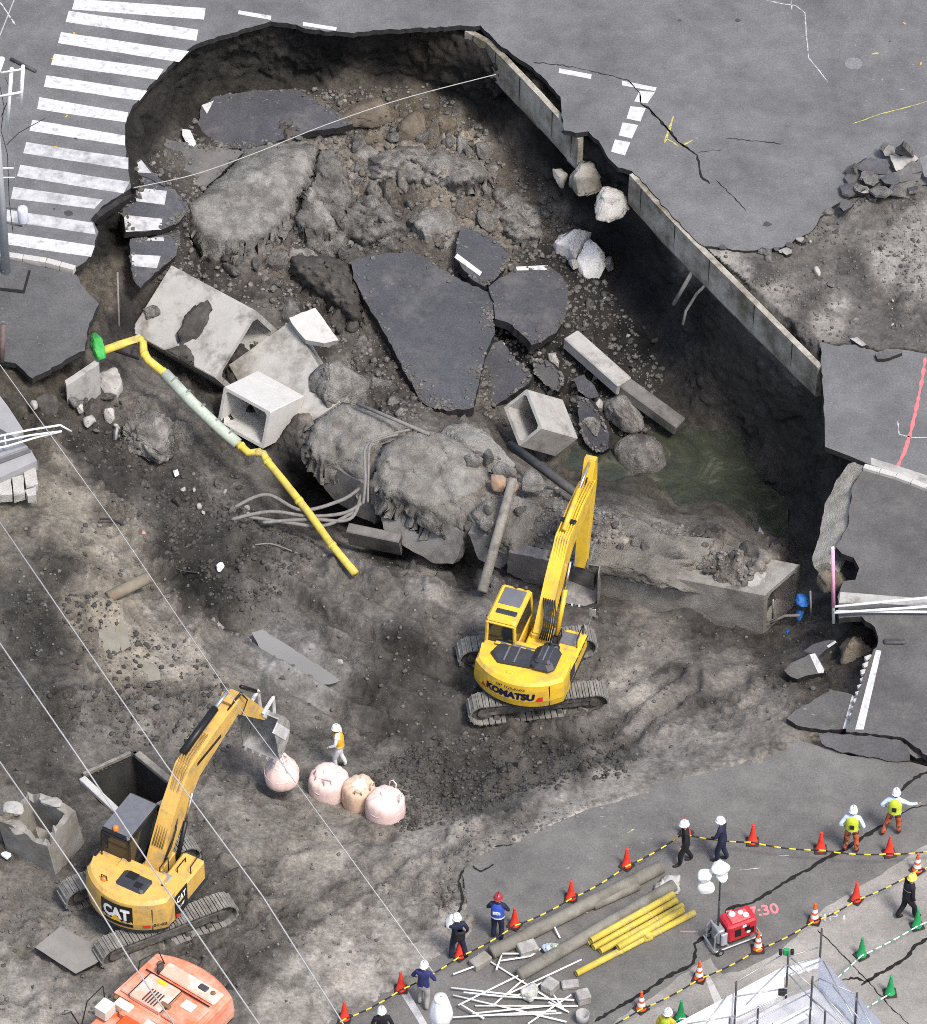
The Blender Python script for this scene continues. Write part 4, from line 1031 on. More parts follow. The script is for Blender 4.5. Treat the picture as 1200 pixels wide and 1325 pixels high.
slab('asphalt_slab', 'dark broken plates stacked against the bank under the rail post', 'road slab', [(1040, 842), (1052, 834), (1068, 829), (1082, 828), (1080, 834), (1068, 842), (1058, 852), (1052, 846)], [(1042, 842, -1.3), (1082, 829, -1.15), (1058, 851, -1.5)], .22, DM, amt=.6, marks=[[(1070, 836), (1081, 829), (1083, 831), (1073, 838)]], mark_mat=PAINT)
slab('asphalt_slab', 'loose triangle of asphalt left of the broken white kerb line', 'road slab', [(1028, 920), (1050, 908), (1076, 893), (1090, 895), (1104, 899), (1100, 915), (1094, 944), (1062, 944), (1030, 938), (1018, 930)], [(1030, 920, .05), (1100, 900, .10), (1060, 944, .08)], .2, [ASPH_SIDE, EDGE], amt=1, marks=[[(1103, 900), (1109, 901), (1100, 944), (1091, 943)]], mark_mat=PAINT)
slab('asphalt_slab', 'dark bent lip of asphalt where the side road dropped', 'road slab', [(1060, 948), (1096, 950), (1132, 953), (1166, 958), (1174, 966), (1178, 984), (1150, 985), (1118, 978), (1084, 972), (1064, 962)], [(1062, 949, .36), (1166, 957, .40), (1118, 984, .03)], .12, [asphalt('bent_asphalt', (.075, .075, .078)), EDGE])
slab('asphalt_slab', 'cracked grey corner plate at the end of the bent asphalt lip', 'road slab', [(1172, 962), (1184, 962), (1196, 972), (1194, 980), (1186, 981), (1176, 974)], [(1172, 962, .25), (1195, 975, .15), (1186, 981, .10)], .16, [ASPH_NEAR, EDGE])
slab('steel_plate', 'flat dusty plate lying on the soil beside the digger track', 'plate', [(45, 1226), (78, 1199), (113, 1218), (140, 1236), (122, 1248), (98, 1260)], [(45, 1226, .02), (78, 1199, 0), (98, 1260, .05)], .06, [M('dusty_plate', (.20, .195, .18), .9, .15, 1.5, .2, 20), EDGE], amt=.3)
for p, l in ([(128, 812), (146, 806), (152, 822), (156, 842), (140, 850), (128, 840)], 'yellowish flat stone at the far end of the exposed footing'), ([(147, 806), (156, 800), (164, 812), (170, 836), (158, 844), (152, 824)], 'long flat stone on the right of the exposed footing'), ([(152, 850), (180, 850), (206, 866), (208, 880), (192, 882), (170, 884), (156, 872)], 'broad muddy slab at the near end of the exposed footing'):
    slab('footing_slab', l, 'slab', p, zt(*p[2]) + .22, .3, [M('muddy_footing', (.20, .19, .155), .9, .2, 2, .3, 20, col2=(.25, .195, .10), mix=(.52, .72)), SOILROCK], amt=.9)

# broken kerb line of the side road
m = MB()
for i in range(9):
    t = i / 9
    u = 1128 + (1106 - 1128) * t + random.uniform(-1, 1); v = 852 + (936 - 852) * t
    mm = MB(); a = -1.2 + random.uniform(-.2, .2)
    mm.bbox((0, 0, 0), (.16 + random.uniform(-.02, .06), .26, .18), .03, (Vector((math.cos(a), math.sin(a), 0)), Vector((-math.sin(a), math.cos(a), 0)), Vector((0, 0, 1))))
    o = mm.build('kerb_fragment', CONC_CLEAN, road_d); o.location = P(u - 3, v, sdz(u, v) - .12)

# pale broken face of the side road base
slab('broken_concrete', 'pale broken band of road base along the edge of the side road', 'concrete', [(1106, 597), (1117, 603), (1113, 614), (1101, 622), (1102, 640), (1100, 655), (1097, 684), (1090, 691), (1083, 706), (1072, 727), (1054, 734), (1051, 724), (1060, 695), (1066, 664), (1068, 652), (1076, 638), (1083, 620), (1092, 610), (1098, 601)], [(1112, 610, -.03), (1097, 684, -.06), (1056, 700, -.75)], .55, [M('sandy_concrete', (.36, .345, .305), .95, .2, 3, 1., 14, col2=(.22, .21, .18), mix=(.46, .64), detail=10, bdist=.08), M('sandy_concrete', (.4, .4, .4))], step=6, amt=1.3)
polyrock('broken_concrete', 'brown lump of road base in the round bite below the rail post', 'concrete', [(1056, 740), (1072, 732), (1100, 730), (1106, 738), (1096, 748), (1070, 752), (1054, 752)], -.5, .6, SOILROCK_B, seed=5, flat=.5, rough=.1)

# ================================================================ box culverts
def culvert(label, o, a, b_, c, z0, guess, t, mat, kind=1, flip=False):
    O, (A, B, C) = solve_corner(o, a, b_, c, z0, guess)
    m = MB(); box_tube(m, O, A, B, C, t, .09)
    pass
    return single(m, 'box_culvert', mat, label, 'culvert', O + A / 2 + B / 2 + C / 2)
# edges that meet at the near top corner of the opening: length, width, height
culvert('pale open box culvert in front of the cracked culvert', (350, 533), (393, 512), (290, 500), (341, 581), -2.6, (0, 0, -1.3), .11, M('fresh_concrete', (.47, .465, .445), .85, .08, 2.2, .2, 30, col2=(.33, .32, .29), mix=(.55, .8)))
culvert('dark-bellied box culvert lying on its edge on the right', (702, 554), (748, 567), (682, 503), (672, 578), -3.9, (0, .3, -1), .11, CONC)
def box_dims(label, o, a, b_, z0, dzs, L3, t, mat):
    O = P(*o, z0); A = P(*a, z0 + dzs[0]) - O; B = P(*b_, z0 + dzs[1]) - O
    B = B - A * (A.dot(B) / A.dot(A))
    C = B.cross(A).normalized() * L3
    if C.z > 0: C = -C
    m = MB(); box_tube(m, O, A, B, C, t)
    return single(m, 'box_culvert', mat, label, 'culvert', O + A / 2 + B / 2 + C / 2)
box_dims('largest tilted grey culvert with mud across its top on the left', (222, 343), (332, 402), (170, 430), -1.75, (0.05, -1.35), 1.9, .18, M('culvert_grey', (.35, .345, .325), .85, .12, 1.6, .25, 30, col2=(.14, .13, .115), mix=(.48, .64)))
box_dims('cracked culvert under the grey boulder between two others', (377, 415), (440, 520), (308, 494), -2.6, (-.5, -1.3), 1.4, .18, M('culvert_cracked', (.37, .365, .34), .88, .14, 1.6, .3, 25, col2=(.17, .16, .14), mix=(.46, .64)))
slab('concrete_slab', 'pale upper plate of the cracked culvert', 'concrete slab', [(374, 411), (408, 398), (420, 414), (438, 440), (420, 444), (396, 440), (382, 424)], [(375, 411, -2.25), (408, 399, -2.2), (436, 440, -2.45)], .22, [CONC_CLEAN, CONC], amt=.5)

def R(label, poly, z, h, mat, name='boulder', cat='boulder', **k):
    if z is None:
        z = max(zt(u, v) for u, v in poly) + .3
    return polyrock(name, label, cat, poly, z, h, mat, seed=int(poly[0][0] * 7 + poly[0][1]) % 997, **k)
# mud on the largest culvert
for q, l in [([(252, 359), (268, 367), (282, 376), (276, 396), (262, 424), (250, 446), (238, 454), (222, 452), (232, 428), (244, 398)], 'strip of mud across the largest tilted culvert'), ([(186, 396), (196, 388), (208, 392), (210, 402), (200, 408), (190, 410)], 'round clod of mud on the largest tilted culvert'), ([(210, 440), (236, 440), (252, 458), (250, 472), (230, 462), (212, 452)], 'mud smear on the near edge of the largest tilted culvert')]:
    uu0, vv0 = sum(x[0] for x in q) / len(q), sum(x[1] for x in q) / len(q)
    polyrock('mud_clod', l, 'mud', q, [(222, 343, -1.68), (332, 402, -1.62), (170, 430, -2.98)], .12, SOILROCK if vv0 < 410 and uu0 < 220 else SOILROCK_D, seed=int(uu0), sub=4, flat=.5, rough=.13)

# long buried culvert: concrete faces showing under the soil, three lengths, open at the right end
def wall_box(name, label, cat, pa, pb, z0, drop, th, mat, bev=.05, z1=None):
    A, B = P(*pa, z0), P(*pb, z0 if z1 is None else z1)
    d = B - A; x = d.normalized(); y = Vector((-x.y, x.x, 0)).normalized(); z = x.cross(y)
    m = MB(); m.bbox((0, 0, 0), (d.length, th, drop), bev, (x, y, z))
    o = single(m, name, mat, label, cat); o.location = (A + B) / 2 + y * th / 2 - z * drop / 2; return o
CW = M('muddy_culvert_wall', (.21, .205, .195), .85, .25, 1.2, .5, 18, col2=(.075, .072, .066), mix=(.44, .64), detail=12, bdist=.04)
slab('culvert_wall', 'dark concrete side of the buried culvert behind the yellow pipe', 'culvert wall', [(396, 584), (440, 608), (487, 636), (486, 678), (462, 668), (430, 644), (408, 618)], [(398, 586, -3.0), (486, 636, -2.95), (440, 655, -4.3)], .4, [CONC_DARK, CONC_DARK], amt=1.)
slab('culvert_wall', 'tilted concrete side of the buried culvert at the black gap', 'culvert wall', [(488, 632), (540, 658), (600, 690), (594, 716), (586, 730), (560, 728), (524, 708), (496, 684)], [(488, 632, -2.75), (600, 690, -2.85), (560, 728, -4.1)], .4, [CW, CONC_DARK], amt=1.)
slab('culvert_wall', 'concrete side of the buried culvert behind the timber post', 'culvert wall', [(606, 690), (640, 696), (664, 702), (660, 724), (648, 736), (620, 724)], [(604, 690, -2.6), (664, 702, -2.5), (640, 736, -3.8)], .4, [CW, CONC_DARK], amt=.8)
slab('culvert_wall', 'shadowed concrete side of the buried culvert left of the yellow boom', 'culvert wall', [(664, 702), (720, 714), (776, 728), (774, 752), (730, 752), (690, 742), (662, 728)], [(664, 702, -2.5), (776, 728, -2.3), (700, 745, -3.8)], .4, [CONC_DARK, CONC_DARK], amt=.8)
MOUND = M('heaped_earth', (.215, .205, .182), .95, .25, 1.6, 1., 7, col2=(.115, .108, .095), mix=(.40, .66), bdist=.14, detail=12)
R('long heap of pale earth lying on the buried culvert', [(668, 642), (720, 646), (770, 650), (804, 656), (840, 676), (866, 688), (930, 691), (975, 708), (1000, 722), (990, 745), (972, 764), (930, 756), (880, 746), (820, 736), (770, 724), (720, 712), (690, 690)], [(720, 648, -1.55), (990, 715, -1.35), (820, 736, -1.75)], .75, MOUND, 'earth_mound', 'earth', flat=.45, rough=.045, sub=5, facet=.8, cuts=4, freq=5)
R('shorter heap of earth between the timber post and the boom', [(600, 640), (618, 622), (650, 626), (690, 640), (712, 660), (716, 690), (700, 712), (664, 704), (624, 692), (608, 668)], [(650, 626, -1.95), (610, 670, -2.3), (700, 705, -2.2)], .7, MOUND, 'earth_mound', 'earth', flat=.45, rough=.06, sub=5, facet=.8, cuts=4, freq=4)
O = P(990, 770, -1.9); A = P(740, 722, -2.25) - O
Bv = P(1036, 730, -1.9) - O
m = MB(); box_tube(m, O, A, Bv, Vector((0, 0, -1.9)), .16)
single(m, 'box_culvert', M('dirty_culvert', (.27, .262, .24), .9, .2, 1.3, .5, 18, col2=(.13, .12, .105), mix=(.42, .64), detail=12, bdist=.05), 'buried box culvert whose dark open end faces the blue sheet', 'culvert', O + A / 2 + Bv / 2 + Vector((0, 0, -1.7)))
box_dims('small muddy concrete box in the dark cavity left of the gap', (452, 676), (520, 690), (448, 688), -3.5, (0, -.1), .9, .15, CONC_DARK)

# hollow chamber lifted out beside the shaft, its top broken open
def chamber():
    root = thing('broken_chamber', 'broken hollow concrete chamber standing beside the black shaft', 'concrete chamber', P(60, 1100, -.5), math.radians(-33))
    m = MB()
    w, d, h, t = 1.75, 1.45, 1.55, .2
    n = 10
    def ring(x, y, k):
        out = []
        for (ax, ay), (bx, by) in zip([(-x, -y), (x, -y), (x, y), (-x, y)], [(x, -y), (x, y), (-x, y), (-x, -y)]):
            for i in range(n): out.append((ax + (bx - ax) * i / n, ay + (by - ay) * i / n))
        return out
    o_, i_ = ring(w / 2, d / 2, 0), ring(w / 2 - t, d / 2 - t, 0)
    N4 = len(o_)
    hh = [h + .10 * math.sin(i * .55) + .1 * math.sin(i * .31 + 1) + random.uniform(-.09, .09) for i in range(N4)]
    vs = [(x, y, 0) for x, y in o_] + [(x, y, hh[i]) for i, (x, y) in enumerate(o_)] + [(x, y, hh[i] + random.uniform(-.12, .03)) for i, (x, y) in enumerate(i_)] + [(x, y, .15) for x, y in i_]
    fs = [(k * N4 + i, k * N4 + (i + 1) % N4, (k + 1) * N4 + (i + 1) % N4, (k + 1) * N4 + i) for k in range(3) for i in range(N4)]
    fs.append(tuple(3 * N4 + i for i in range(N4)))
    m.add(vs, fs); m.build('chamber_wall', CONC_OLD, root)
    for k, (x, y, s, sd) in enumerate([(-.78, -.1, .22, 4), (-.3, -.62, .24, 5), (.1, .62, .22, 7)]):
        v, f = lump(sd, 4, 7, .2, .02)
        v = v * s * np.array([1.3, 1.0, .45]) + np.array([x, y, h + .05])
        o = bpy.data.objects.new('broken_edge', mesh_np('broken_edge', v, f, CONC_OLD if k % 2 else CONC)); COL.objects.link(o); o.parent = root
    root.rotation_euler = (math.radians(6), math.radians(-5), math.radians(-33))
chamber()

# the square shaft with its timber frame
root = thing('shaft', 'square black shaft with a pale frame behind the tan digger', 'shaft', P(170, 1018, -.55))
top = [P(u, v, -.55) for u, v in SHAFT]
dirs = []
for i in range(4):
    a, b_ = top[i], top[(i + 1) % 4]
    x = (b_ - a).normalized(); y = Vector((-x.y, x.x, 0)); L = (b_ - a).length
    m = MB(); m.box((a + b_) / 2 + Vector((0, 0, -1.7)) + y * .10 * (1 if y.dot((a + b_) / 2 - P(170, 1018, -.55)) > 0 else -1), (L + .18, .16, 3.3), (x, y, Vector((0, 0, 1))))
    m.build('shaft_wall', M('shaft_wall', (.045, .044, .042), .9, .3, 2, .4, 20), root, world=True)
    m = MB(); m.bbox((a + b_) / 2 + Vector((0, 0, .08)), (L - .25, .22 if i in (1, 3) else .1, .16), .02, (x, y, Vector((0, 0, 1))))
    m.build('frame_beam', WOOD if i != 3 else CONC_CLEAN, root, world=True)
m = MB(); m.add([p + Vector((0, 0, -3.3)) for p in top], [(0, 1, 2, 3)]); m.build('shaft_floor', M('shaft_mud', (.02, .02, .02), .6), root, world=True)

# ================================================================ boulders and broken concrete
LAND = [(350, 150, 'dark plate under the far wall'), (325, 250, 'largest pale earth block'), (430, 245, 'dark cracked block'), (563, 275, 'long rounded boulder'), (750, 310, 'cracked white concrete lump'), (625, 330, 'plate with the slanting white dash'),
        (685, 395, 'five-sided dark plate'), (545, 430, 'largest dark road plate'), (255, 415, 'largest tilted culvert'), (405, 425, 'pale cracked plate'), (440, 480, 'crumbling boulder'), (340, 525, 'pale open culvert'),
        (690, 545, 'dark-bellied culvert'), (805, 500, 'fallen concrete beam'), (835, 575, 'brown block'), (185, 540, 'crumbling grey mass'), (260, 530, 'pale green pipe'), (390, 650, 'sagging yellow pipe'), (560, 620, 'great smooth boulder'), (610, 565, 'lichen rock'),
        (645, 690, 'leaning timber post'), (745, 660, 'yellow boom'), (980, 742, 'squared block over the culvert mouth'), (850, 700, 'soil ridge over the culvert'), (600, 175, 'pale angular rock'), (525, 155, 'long earth ledge'), (655, 225, 'brown bank under the wall'),
        (1160, 220, 'road rubble pile'), (1150, 457, 'dark slice of asphalt'), (960, 330, 'stripped strip by the rim'), (1050, 390, 'pale scraped patches'), (60, 505, 'dark rock under the sidewalk'), (180, 685, 'pink rag'), (226, 608, 'white pot'), (284, 730, 'white scrap'), (120, 545, 'brick-shaped stone'), (890, 390, 'cut pipes in the black bank')]
USED = {}
def stone_label(u, v, s, mat):
    d, i = min((math.hypot(u - a, (v - b_) * 1.2), k) for k, (a, b_, n_) in enumerate(LAND))
    a, b_, nm = LAND[i]
    dx, dy = u - a, v - b_
    ang = math.atan2(dy, dx)
    where = ['right of', 'in front and right of', 'in front of', 'in front and left of', 'left of', 'behind and left of', 'behind', 'behind and right of'][int(round(ang / (math.pi / 4))) % 8]
    size = 'tiny' if s < .09 else 'small' if s < .15 else 'middling' if s < .24 else 'large'
    colr = {'grey_earth': 'grey', 'pale_earth': 'pale', 'brown_earth': 'brown', 'dark_earth': 'dark', 'concrete': 'light grey', 'damp_concrete': 'damp dark'}[mat.name]
    for far in ('', 'slightly', 'further', 'well', 'far', 'farther', 'rather', 'somewhat', 'nearly'):
        l = f'{size} {colr} stone {far} {where} the {nm}'.replace('  ', ' ')
        if l not in USED: break
    USED[l] = 1
    return l
GRV = M('gravelly_earth', (.235, .23, .215), .95, .35, 2.2, 1., 9, col2=(.115, .11, .10), mix=(.42, .62), bdist=.10, detail=12)
def block_z(u, v):
    t = ((u - 258) * 69 + (v - 258) * 142) / 158.            # across the ridge that runs up to the right
    return -1.95 - .0042 * (u - 258) - (.020 * -t if t < 0 else .0052 * t)
crag('boulder', 'largest pale grey block of earth in the far left of the hole', 'boulder', [(243, 264), (262, 246), (292, 222), (316, 190), (350, 182), (384, 180), (410, 186), (404, 222), (388, 250), (374, 280), (352, 304), (330, 314), (290, 316), (262, 310), (247, 292)], block_z, 1.3, [GRV, GRV], amp=.085, seed=3, rnd=.30, rw=13.)
crag('boulder', 'dark cracked block right of the largest pale earth block', 'boulder', [(412, 190), (432, 192), (448, 212), (456, 244), (446, 272), (420, 296), (394, 300), (380, 284), (394, 256), (408, 226)], lambda u, v: -2.65 - .004 * (v - 190) - .006 * (u - 400), 1.1, [SOILROCK, SOILROCK], amp=.16, seed=5, freq=1.8)
crag('boulder', 'broken wedge of earth standing between the cracked block and the rubble', 'boulder', [(392, 262), (402, 236), (412, 250), (428, 272), (440, 296), (420, 306), (396, 308), (376, 300)], lambda u, v: -2.6 - .012 * (v - 240), 1., [SOILROCK_L, SOILROCK], amp=.14, seed=8, freq=2.2)
crag('boulder', 'wide heap of broken earth in the middle of the rubble', 'boulder', [(470, 200), (520, 186), (580, 190), (626, 206), (640, 230), (610, 246), (560, 250), (510, 246), (470, 234)], lambda u, v: -3.0 - .006 * (v - 186), 1.2, [SOILROCK_L, SOILROCK_L], amp=.26, seed=11, freq=1.5, rnd=.75, rw=20.)
crag('boulder', 'low heap of cracked earth in front of the long rounded boulder', 'boulder', [(452, 250), (500, 246), (520, 270), (534, 296), (520, 316), (470, 320), (436, 308), (430, 280)], lambda u, v: -3.35 - .006 * (v - 246), 1.2, [SOILROCK, SOILROCK], amp=.26, seed=14, freq=1.7, rnd=.75, rw=20.)
crag('boulder', 'heap of dark clods behind the cracked culvert', 'boulder', [(372, 330), (410, 322), (450, 338), (462, 372), (470, 410), (456, 426), (440, 404), (410, 384), (380, 366)], lambda u, v: -3.2 - .004 * (v - 330), 1.2, [SOILROCK_D, SOILROCK_D], amp=.26, seed=17, freq=2.2, rnd=.75, rw=20.)
crag('boulder', 'heap of pale broken earth under the slanting-dash plate', 'boulder', [(630, 254), (664, 244), (704, 262), (716, 290), (700, 312), (664, 318), (640, 296)], lambda u, v: -4.0 - .006 * (v - 250), 1.2, [SOILROCK_L, SOILROCK_L], amp=.26, seed=23, freq=2., rnd=.75, rw=20.)
R('long rounded grey boulder near the centre of the hole', [(520, 260), (540, 249), (566, 247), (592, 256), (606, 272), (598, 288), (576, 302), (552, 298), (532, 280)], -3.5, 1.0, M('gravelly_earth', (.25, .245, .23)), flat=.42, rough=.09, sub=5)
BRIGHT = M('bright_concrete', (.62, .615, .60), .9, .14, 2.5, .3, 10, col2=(.36, .345, .31), mix=(.52, .70), detail=9, bdist=.05)
R('left half of the cracked white concrete lump below the rim', [(713, 292), (722, 284), (752, 276), (768, 279), (760, 296), (752, 312), (744, 328), (736, 318), (720, 314)], [(716, 290, -4.1), (768, 280, -4.0), (742, 326, -4.6)], .9, BRIGHT, 'concrete_lump', 'concrete', flat=.2, rough=.05, cuts=9, facet=.5, sub=5)
R('right half of the cracked white concrete lump below the rim', [(771, 280), (782, 292), (785, 320), (776, 341), (758, 342), (747, 331), (756, 312), (764, 296)], [(771, 281, -4.0), (784, 318, -4.2), (750, 332, -4.6)], .9, BRIGHT, 'concrete_lump', 'concrete', flat=.2, rough=.05, cuts=9, facet=.5, sub=5)
R('broken pale concrete end jutting out under the middle of the rim', [(769, 240), (780, 228), (796, 221), (814, 226), (820, 240), (808, 256), (790, 264), (772, 260)], -.7, .9, CONC_WHITE, 'concrete_lump', 'concrete', flat=.22, rough=.08, cuts=14, sub=5, facet=.8)
R('grey wall stub hanging where the rim turns', [(737, 214), (748, 202), (754, 184), (768, 190), (776, 206), (782, 220), (768, 228), (750, 228)], -.75, 1.0, CONC_OLD, 'concrete_lump', 'concrete', flat=.22, rough=.08, cuts=14, sub=5, facet=.8)
R('thin grey wedge of concrete stuck in the bank left of the wall stub', [(715, 217), (735, 206), (738, 214), (728, 236), (724, 238)], -2.0, .3, CONC_OLD, 'concrete_lump', 'concrete', flat=.4)
R('small white chunk just below the cracked white lump', [(734, 330), (744, 328), (752, 340), (742, 343)], -4.7, .3, CONC_WHITE, 'concrete_lump', 'concrete', sub=3)
R('pale stone at the right of the cracked white lump', [(780, 330), (790, 322), (797, 338), (788, 344)], -4.8, .4, SOILROCK_L, sub=3)
R('crumbling grey earth boulder on the cracked culvert', [(398, 446), (416, 438), (440, 440), (462, 452), (478, 466), (477, 488), (460, 504), (440, 520), (424, 510), (412, 488), (400, 470)], [(410, 442, -1.75), (476, 470, -2.3), (440, 518, -2.8)], 1.3, SOILROCK_L, flat=.32, rough=.10, sub=5, freq=3.)
GB = M('caked_earth', (.235, .228, .207), .94, .28, 1.8, 1., 8, col2=(.125, .118, .104), mix=(.42, .64), bdist=.10, detail=12)
crag('boulder', 'caked earth on the left part of the buried culvert behind the cables', 'boulder', [(394, 572), (404, 548), (424, 530), (446, 518), (484, 530), (522, 544), (544, 552), (520, 562), (496, 574), (484, 592), (484, 632), (464, 622), (430, 602), (402, 588)], lambda u, v: -2.25 - .0058 * (v - 520), .9, [GB, GB], amp=.15, seed=31, freq=1.1, rnd=.32, rw=15.)
crag('boulder', 'great grey caked boulder in the middle of the buried culvert', 'boulder', [(486, 594), (497, 574), (522, 561), (552, 554), (584, 562), (612, 580), (632, 604), (636, 628), (624, 652), (610, 676), (600, 690), (568, 678), (530, 658), (496, 640), (484, 618)], lambda u, v: -1.80 - .0062 * (v - 556) - .0012 * (u - 560), 1.0, [GB, GB], amp=.13, seed=37, freq=.9, rnd=.40, rw=18.)
R('flat grey rock with green lichen behind the great boulder', [(546, 540), (570, 530), (600, 532), (626, 546), (650, 566), (672, 590), (664, 602), (632, 596), (600, 582), (572, 566), (552, 558)], [(560, 533, -2.4), (668, 590, -2.1), (580, 565, -2.2)], .7, M('lichen_rock', (.235, .228, .207), .9, .25, 2, .8, 12, col2=(.21, .25, .13), mix=(.60, .70), bdist=.08, detail=12), flat=.3, rough=.07, sub=5, cuts=9)
R('crust of earth along the near edge of the great boulder', [(500, 632), (540, 650), (580, 668), (604, 684), (598, 696), (566, 684), (520, 660)], [(500, 632, -2.3), (604, 684, -2.5), (560, 682, -2.75)], .4, SOILROCK, 'earth', 'earth', rough=.06, sub=4)
for i, (q, mt, l) in enumerate([([(635, 607), (650, 604), (658, 614), (650, 626), (636, 622)], ORANGE_ROCK, 'orange-tinged round stone beside the timber post'), ([(656, 612), (668, 608), (673, 618), (666, 626), (656, 624)], ORANGE_ROCK, 'orange stone at the head of the timber post'), ([(672, 606), (690, 600), (706, 612), (706, 624), (676, 624)], SOILROCK_L, 'wide brown-grey stone right of the timber post head'),
        ([(632, 592), (652, 588), (672, 596), (668, 606), (640, 604)], SOILROCK_L, 'flat grey stone behind the orange-tinged stones'), ([(627, 644), (636, 638), (638, 650), (630, 656)], SOILROCK_L, 'small pale stone below the orange-tinged stones'), ([(622, 662), (634, 656), (640, 668), (630, 676), (620, 672)], SOILROCK_L, 'pale stone in the gap left of the timber post'),
        ([(600, 580), (614, 576), (626, 586), (618, 594), (604, 592)], SOILROCK_L, 'round stone at the near edge of the lichen rock'), ([(620, 574), (634, 572), (640, 584), (628, 590)], SOILROCK, 'small stone on the lichen rock')]):
    R(l, q, -1.65 - .01 * i, .55, mt, 'stone', 'stone', sub=3, flat=.6, rough=.06)
R('wide crumbling grey mass left of the pale green pipe', [(140, 520), (160, 512), (186, 510), (212, 526), (228, 548), (224, 570), (206, 578), (186, 566), (160, 560), (144, 546)], None, 1.0, SOILROCK_L, flat=.4, rough=.15, sub=5, freq=4)
R('white chalky face on the crumbling mass left of the green pipe', [(134, 517), (146, 518), (148, 532), (140, 540), (134, 530)], None, .5, CONC_WHITE, 'concrete_lump', 'concrete', sub=3)
R('upright grey earth block beside the pale green pipe', [(214, 530), (228, 520), (246, 530), (252, 548), (240, 556), (226, 552)], None, 1.0, SOILROCK, sub=4, rough=.1)
R('grey stub of broken pipe under the green cloth', [(122, 464), (136, 458), (152, 472), (158, 486), (150, 497), (130, 494), (123, 482)], None, .8, CONC, 'concrete_lump', 'concrete', flat=.45)
R('dark rock under the tip of the sidewalk', [(45, 500), (58, 490), (72, 502), (76, 518), (62, 526), (46, 518)], None, .7, SOILROCK_D, rough=.08)
R('dark rounded rock left of the chalky face', [(108, 516), (122, 512), (130, 522), (124, 532), (110, 530)], None, .6, SOILROCK_D, sub=4)
R('pale brick-shaped stone near the chalky face', [(106, 540), (124, 530), (128, 536), (112, 548)], None, .25, CONC, 'stone', 'stone', sub=3, flat=.35)
R('small white stone left of the dark rounded rock', [(97, 520), (107, 518), (108, 526), (102, 529)], None, .3, CONC_WHITE, 'stone', 'stone', sub=3)
R('greyish stone by the buried wall stub', [(87, 512), (98, 508), (104, 516), (96, 522)], None, .3, SOILROCK, 'stone', 'stone', sub=3)
R('small pale stone resting on the left bank', [(38, 518), (45, 514), (50, 522), (44, 526)], None, .2, CONC, 'stone', 'stone', sub=3, flat=.35)
R('flat-topped brown block at the edge of the muddy water', [(792, 562), (812, 548), (836, 545), (858, 552), (866, 570), (868, 588), (846, 594), (816, 598), (802, 582)], [(812, 549, -5.5), (866, 575, -5.6), (816, 597, -5.9)], 1.0, SOILROCK, flat=.3, rough=.05)
R('pale jagged block leaning on the fallen beam', [(778, 496), (794, 490), (814, 500), (832, 516), (836, 532), (824, 542), (806, 536), (786, 522)], -5.3, .9, SOILROCK_L, flat=.4, rough=.10)
R('grey stones heaped right of the open culvert', [(742, 520), (756, 514), (766, 524), (784, 540), (790, 552), (784, 560), (768, 548), (752, 536)], -5.35, .6, SOILROCK_L, flat=.5, rough=.12)
R('narrow white stone behind the open culvert', [(708, 450), (716, 444), (724, 456), (720, 472), (714, 470)], -5.0, .4, CONC_WHITE, 'stone', 'stone', sub=3)
R('tapering grey post-like stone standing at the water edge', [(979, 690), (984, 668), (990, 688), (993, 702), (980, 702)], -5.6, .5, CONC, 'stone', 'stone', sub=3, flat=.4)
R('loose squared block on the soil over the open culvert end', [(958, 742), (975, 732), (998, 734), (1000, 744), (984, 752), (964, 756)], -1.75, .4, CONC, 'concrete_lump', 'concrete', flat=.35)
R('dark clod beside the squared block over the culvert', [(956, 700), (972, 696), (986, 708), (984, 716), (964, 716)], -1.75, .4, SOILROCK_D, sub=4)
R('rounded brown rock under the largest culvert edge', [(358, 386), (372, 374), (392, 380), (400, 396), (380, 404), (362, 402)], None, .7, SOILROCK, rough=.08)
R('pale angular rock in the rubble under the far rim', [(590, 165), (602, 162), (612, 178), (606, 200), (594, 196)], None, .7, SOILROCK_L, rough=.09)
R('pale square rock beside the angular rock under the far rim', [(614, 174), (628, 168), (638, 184), (632, 194), (618, 190)], None, .6, SOILROCK_L, rough=.09)
R('grey flat boulder on the slope under the wall', [(452, 192), (470, 184), (494, 188), (488, 202), (466, 206)], None, .5, SOILROCK_L)
R('long grey ledge of earth behind the rubble', [(498, 160), (520, 136), (548, 140), (552, 158), (530, 172), (506, 176)], None, .8, SOILROCK_B, rough=.08)
R('wide crusted ledge of earth behind the rubble', [(430, 128), (470, 118), (520, 124), (516, 140), (480, 150), (446, 148)], None, .6, SOILROCK_B, rough=.1, flat=.4)
R('brown clod at the corner of the dark far plate', [(456, 172), (474, 164), (490, 174), (484, 182), (464, 180)], None, .5, SOILROCK_B)
R('lone pale cobble in the wheel ruts', [(432, 848), (440, 845), (448, 850), (446, 856), (436, 857)], None, .35, CONC, 'stone', 'stone', sub=3)
R('fallen block on the ramp edge below the yellow pipe end', [(478, 734), (488, 726), (504, 744), (494, 748)], None, .4, SOILROCK_L, sub=4)
R('rounded rock in the cavity below the timber post', [(632, 740), (644, 722), (656, 742), (656, 764), (640, 768)], -3.3, .9, SOILROCK, flat=.5)
R('muddy rocks in the cavity right of the small concrete box', [(520, 730), (536, 720), (548, 734), (544, 748), (526, 748)], -3.6, .7, SOILROCK_D, rough=.1)
R('muddy rock in the cavity left of the timber post', [(556, 726), (580, 728), (594, 742), (584, 756), (560, 750)], -3.6, .6, SOILROCK_D, rough=.1)
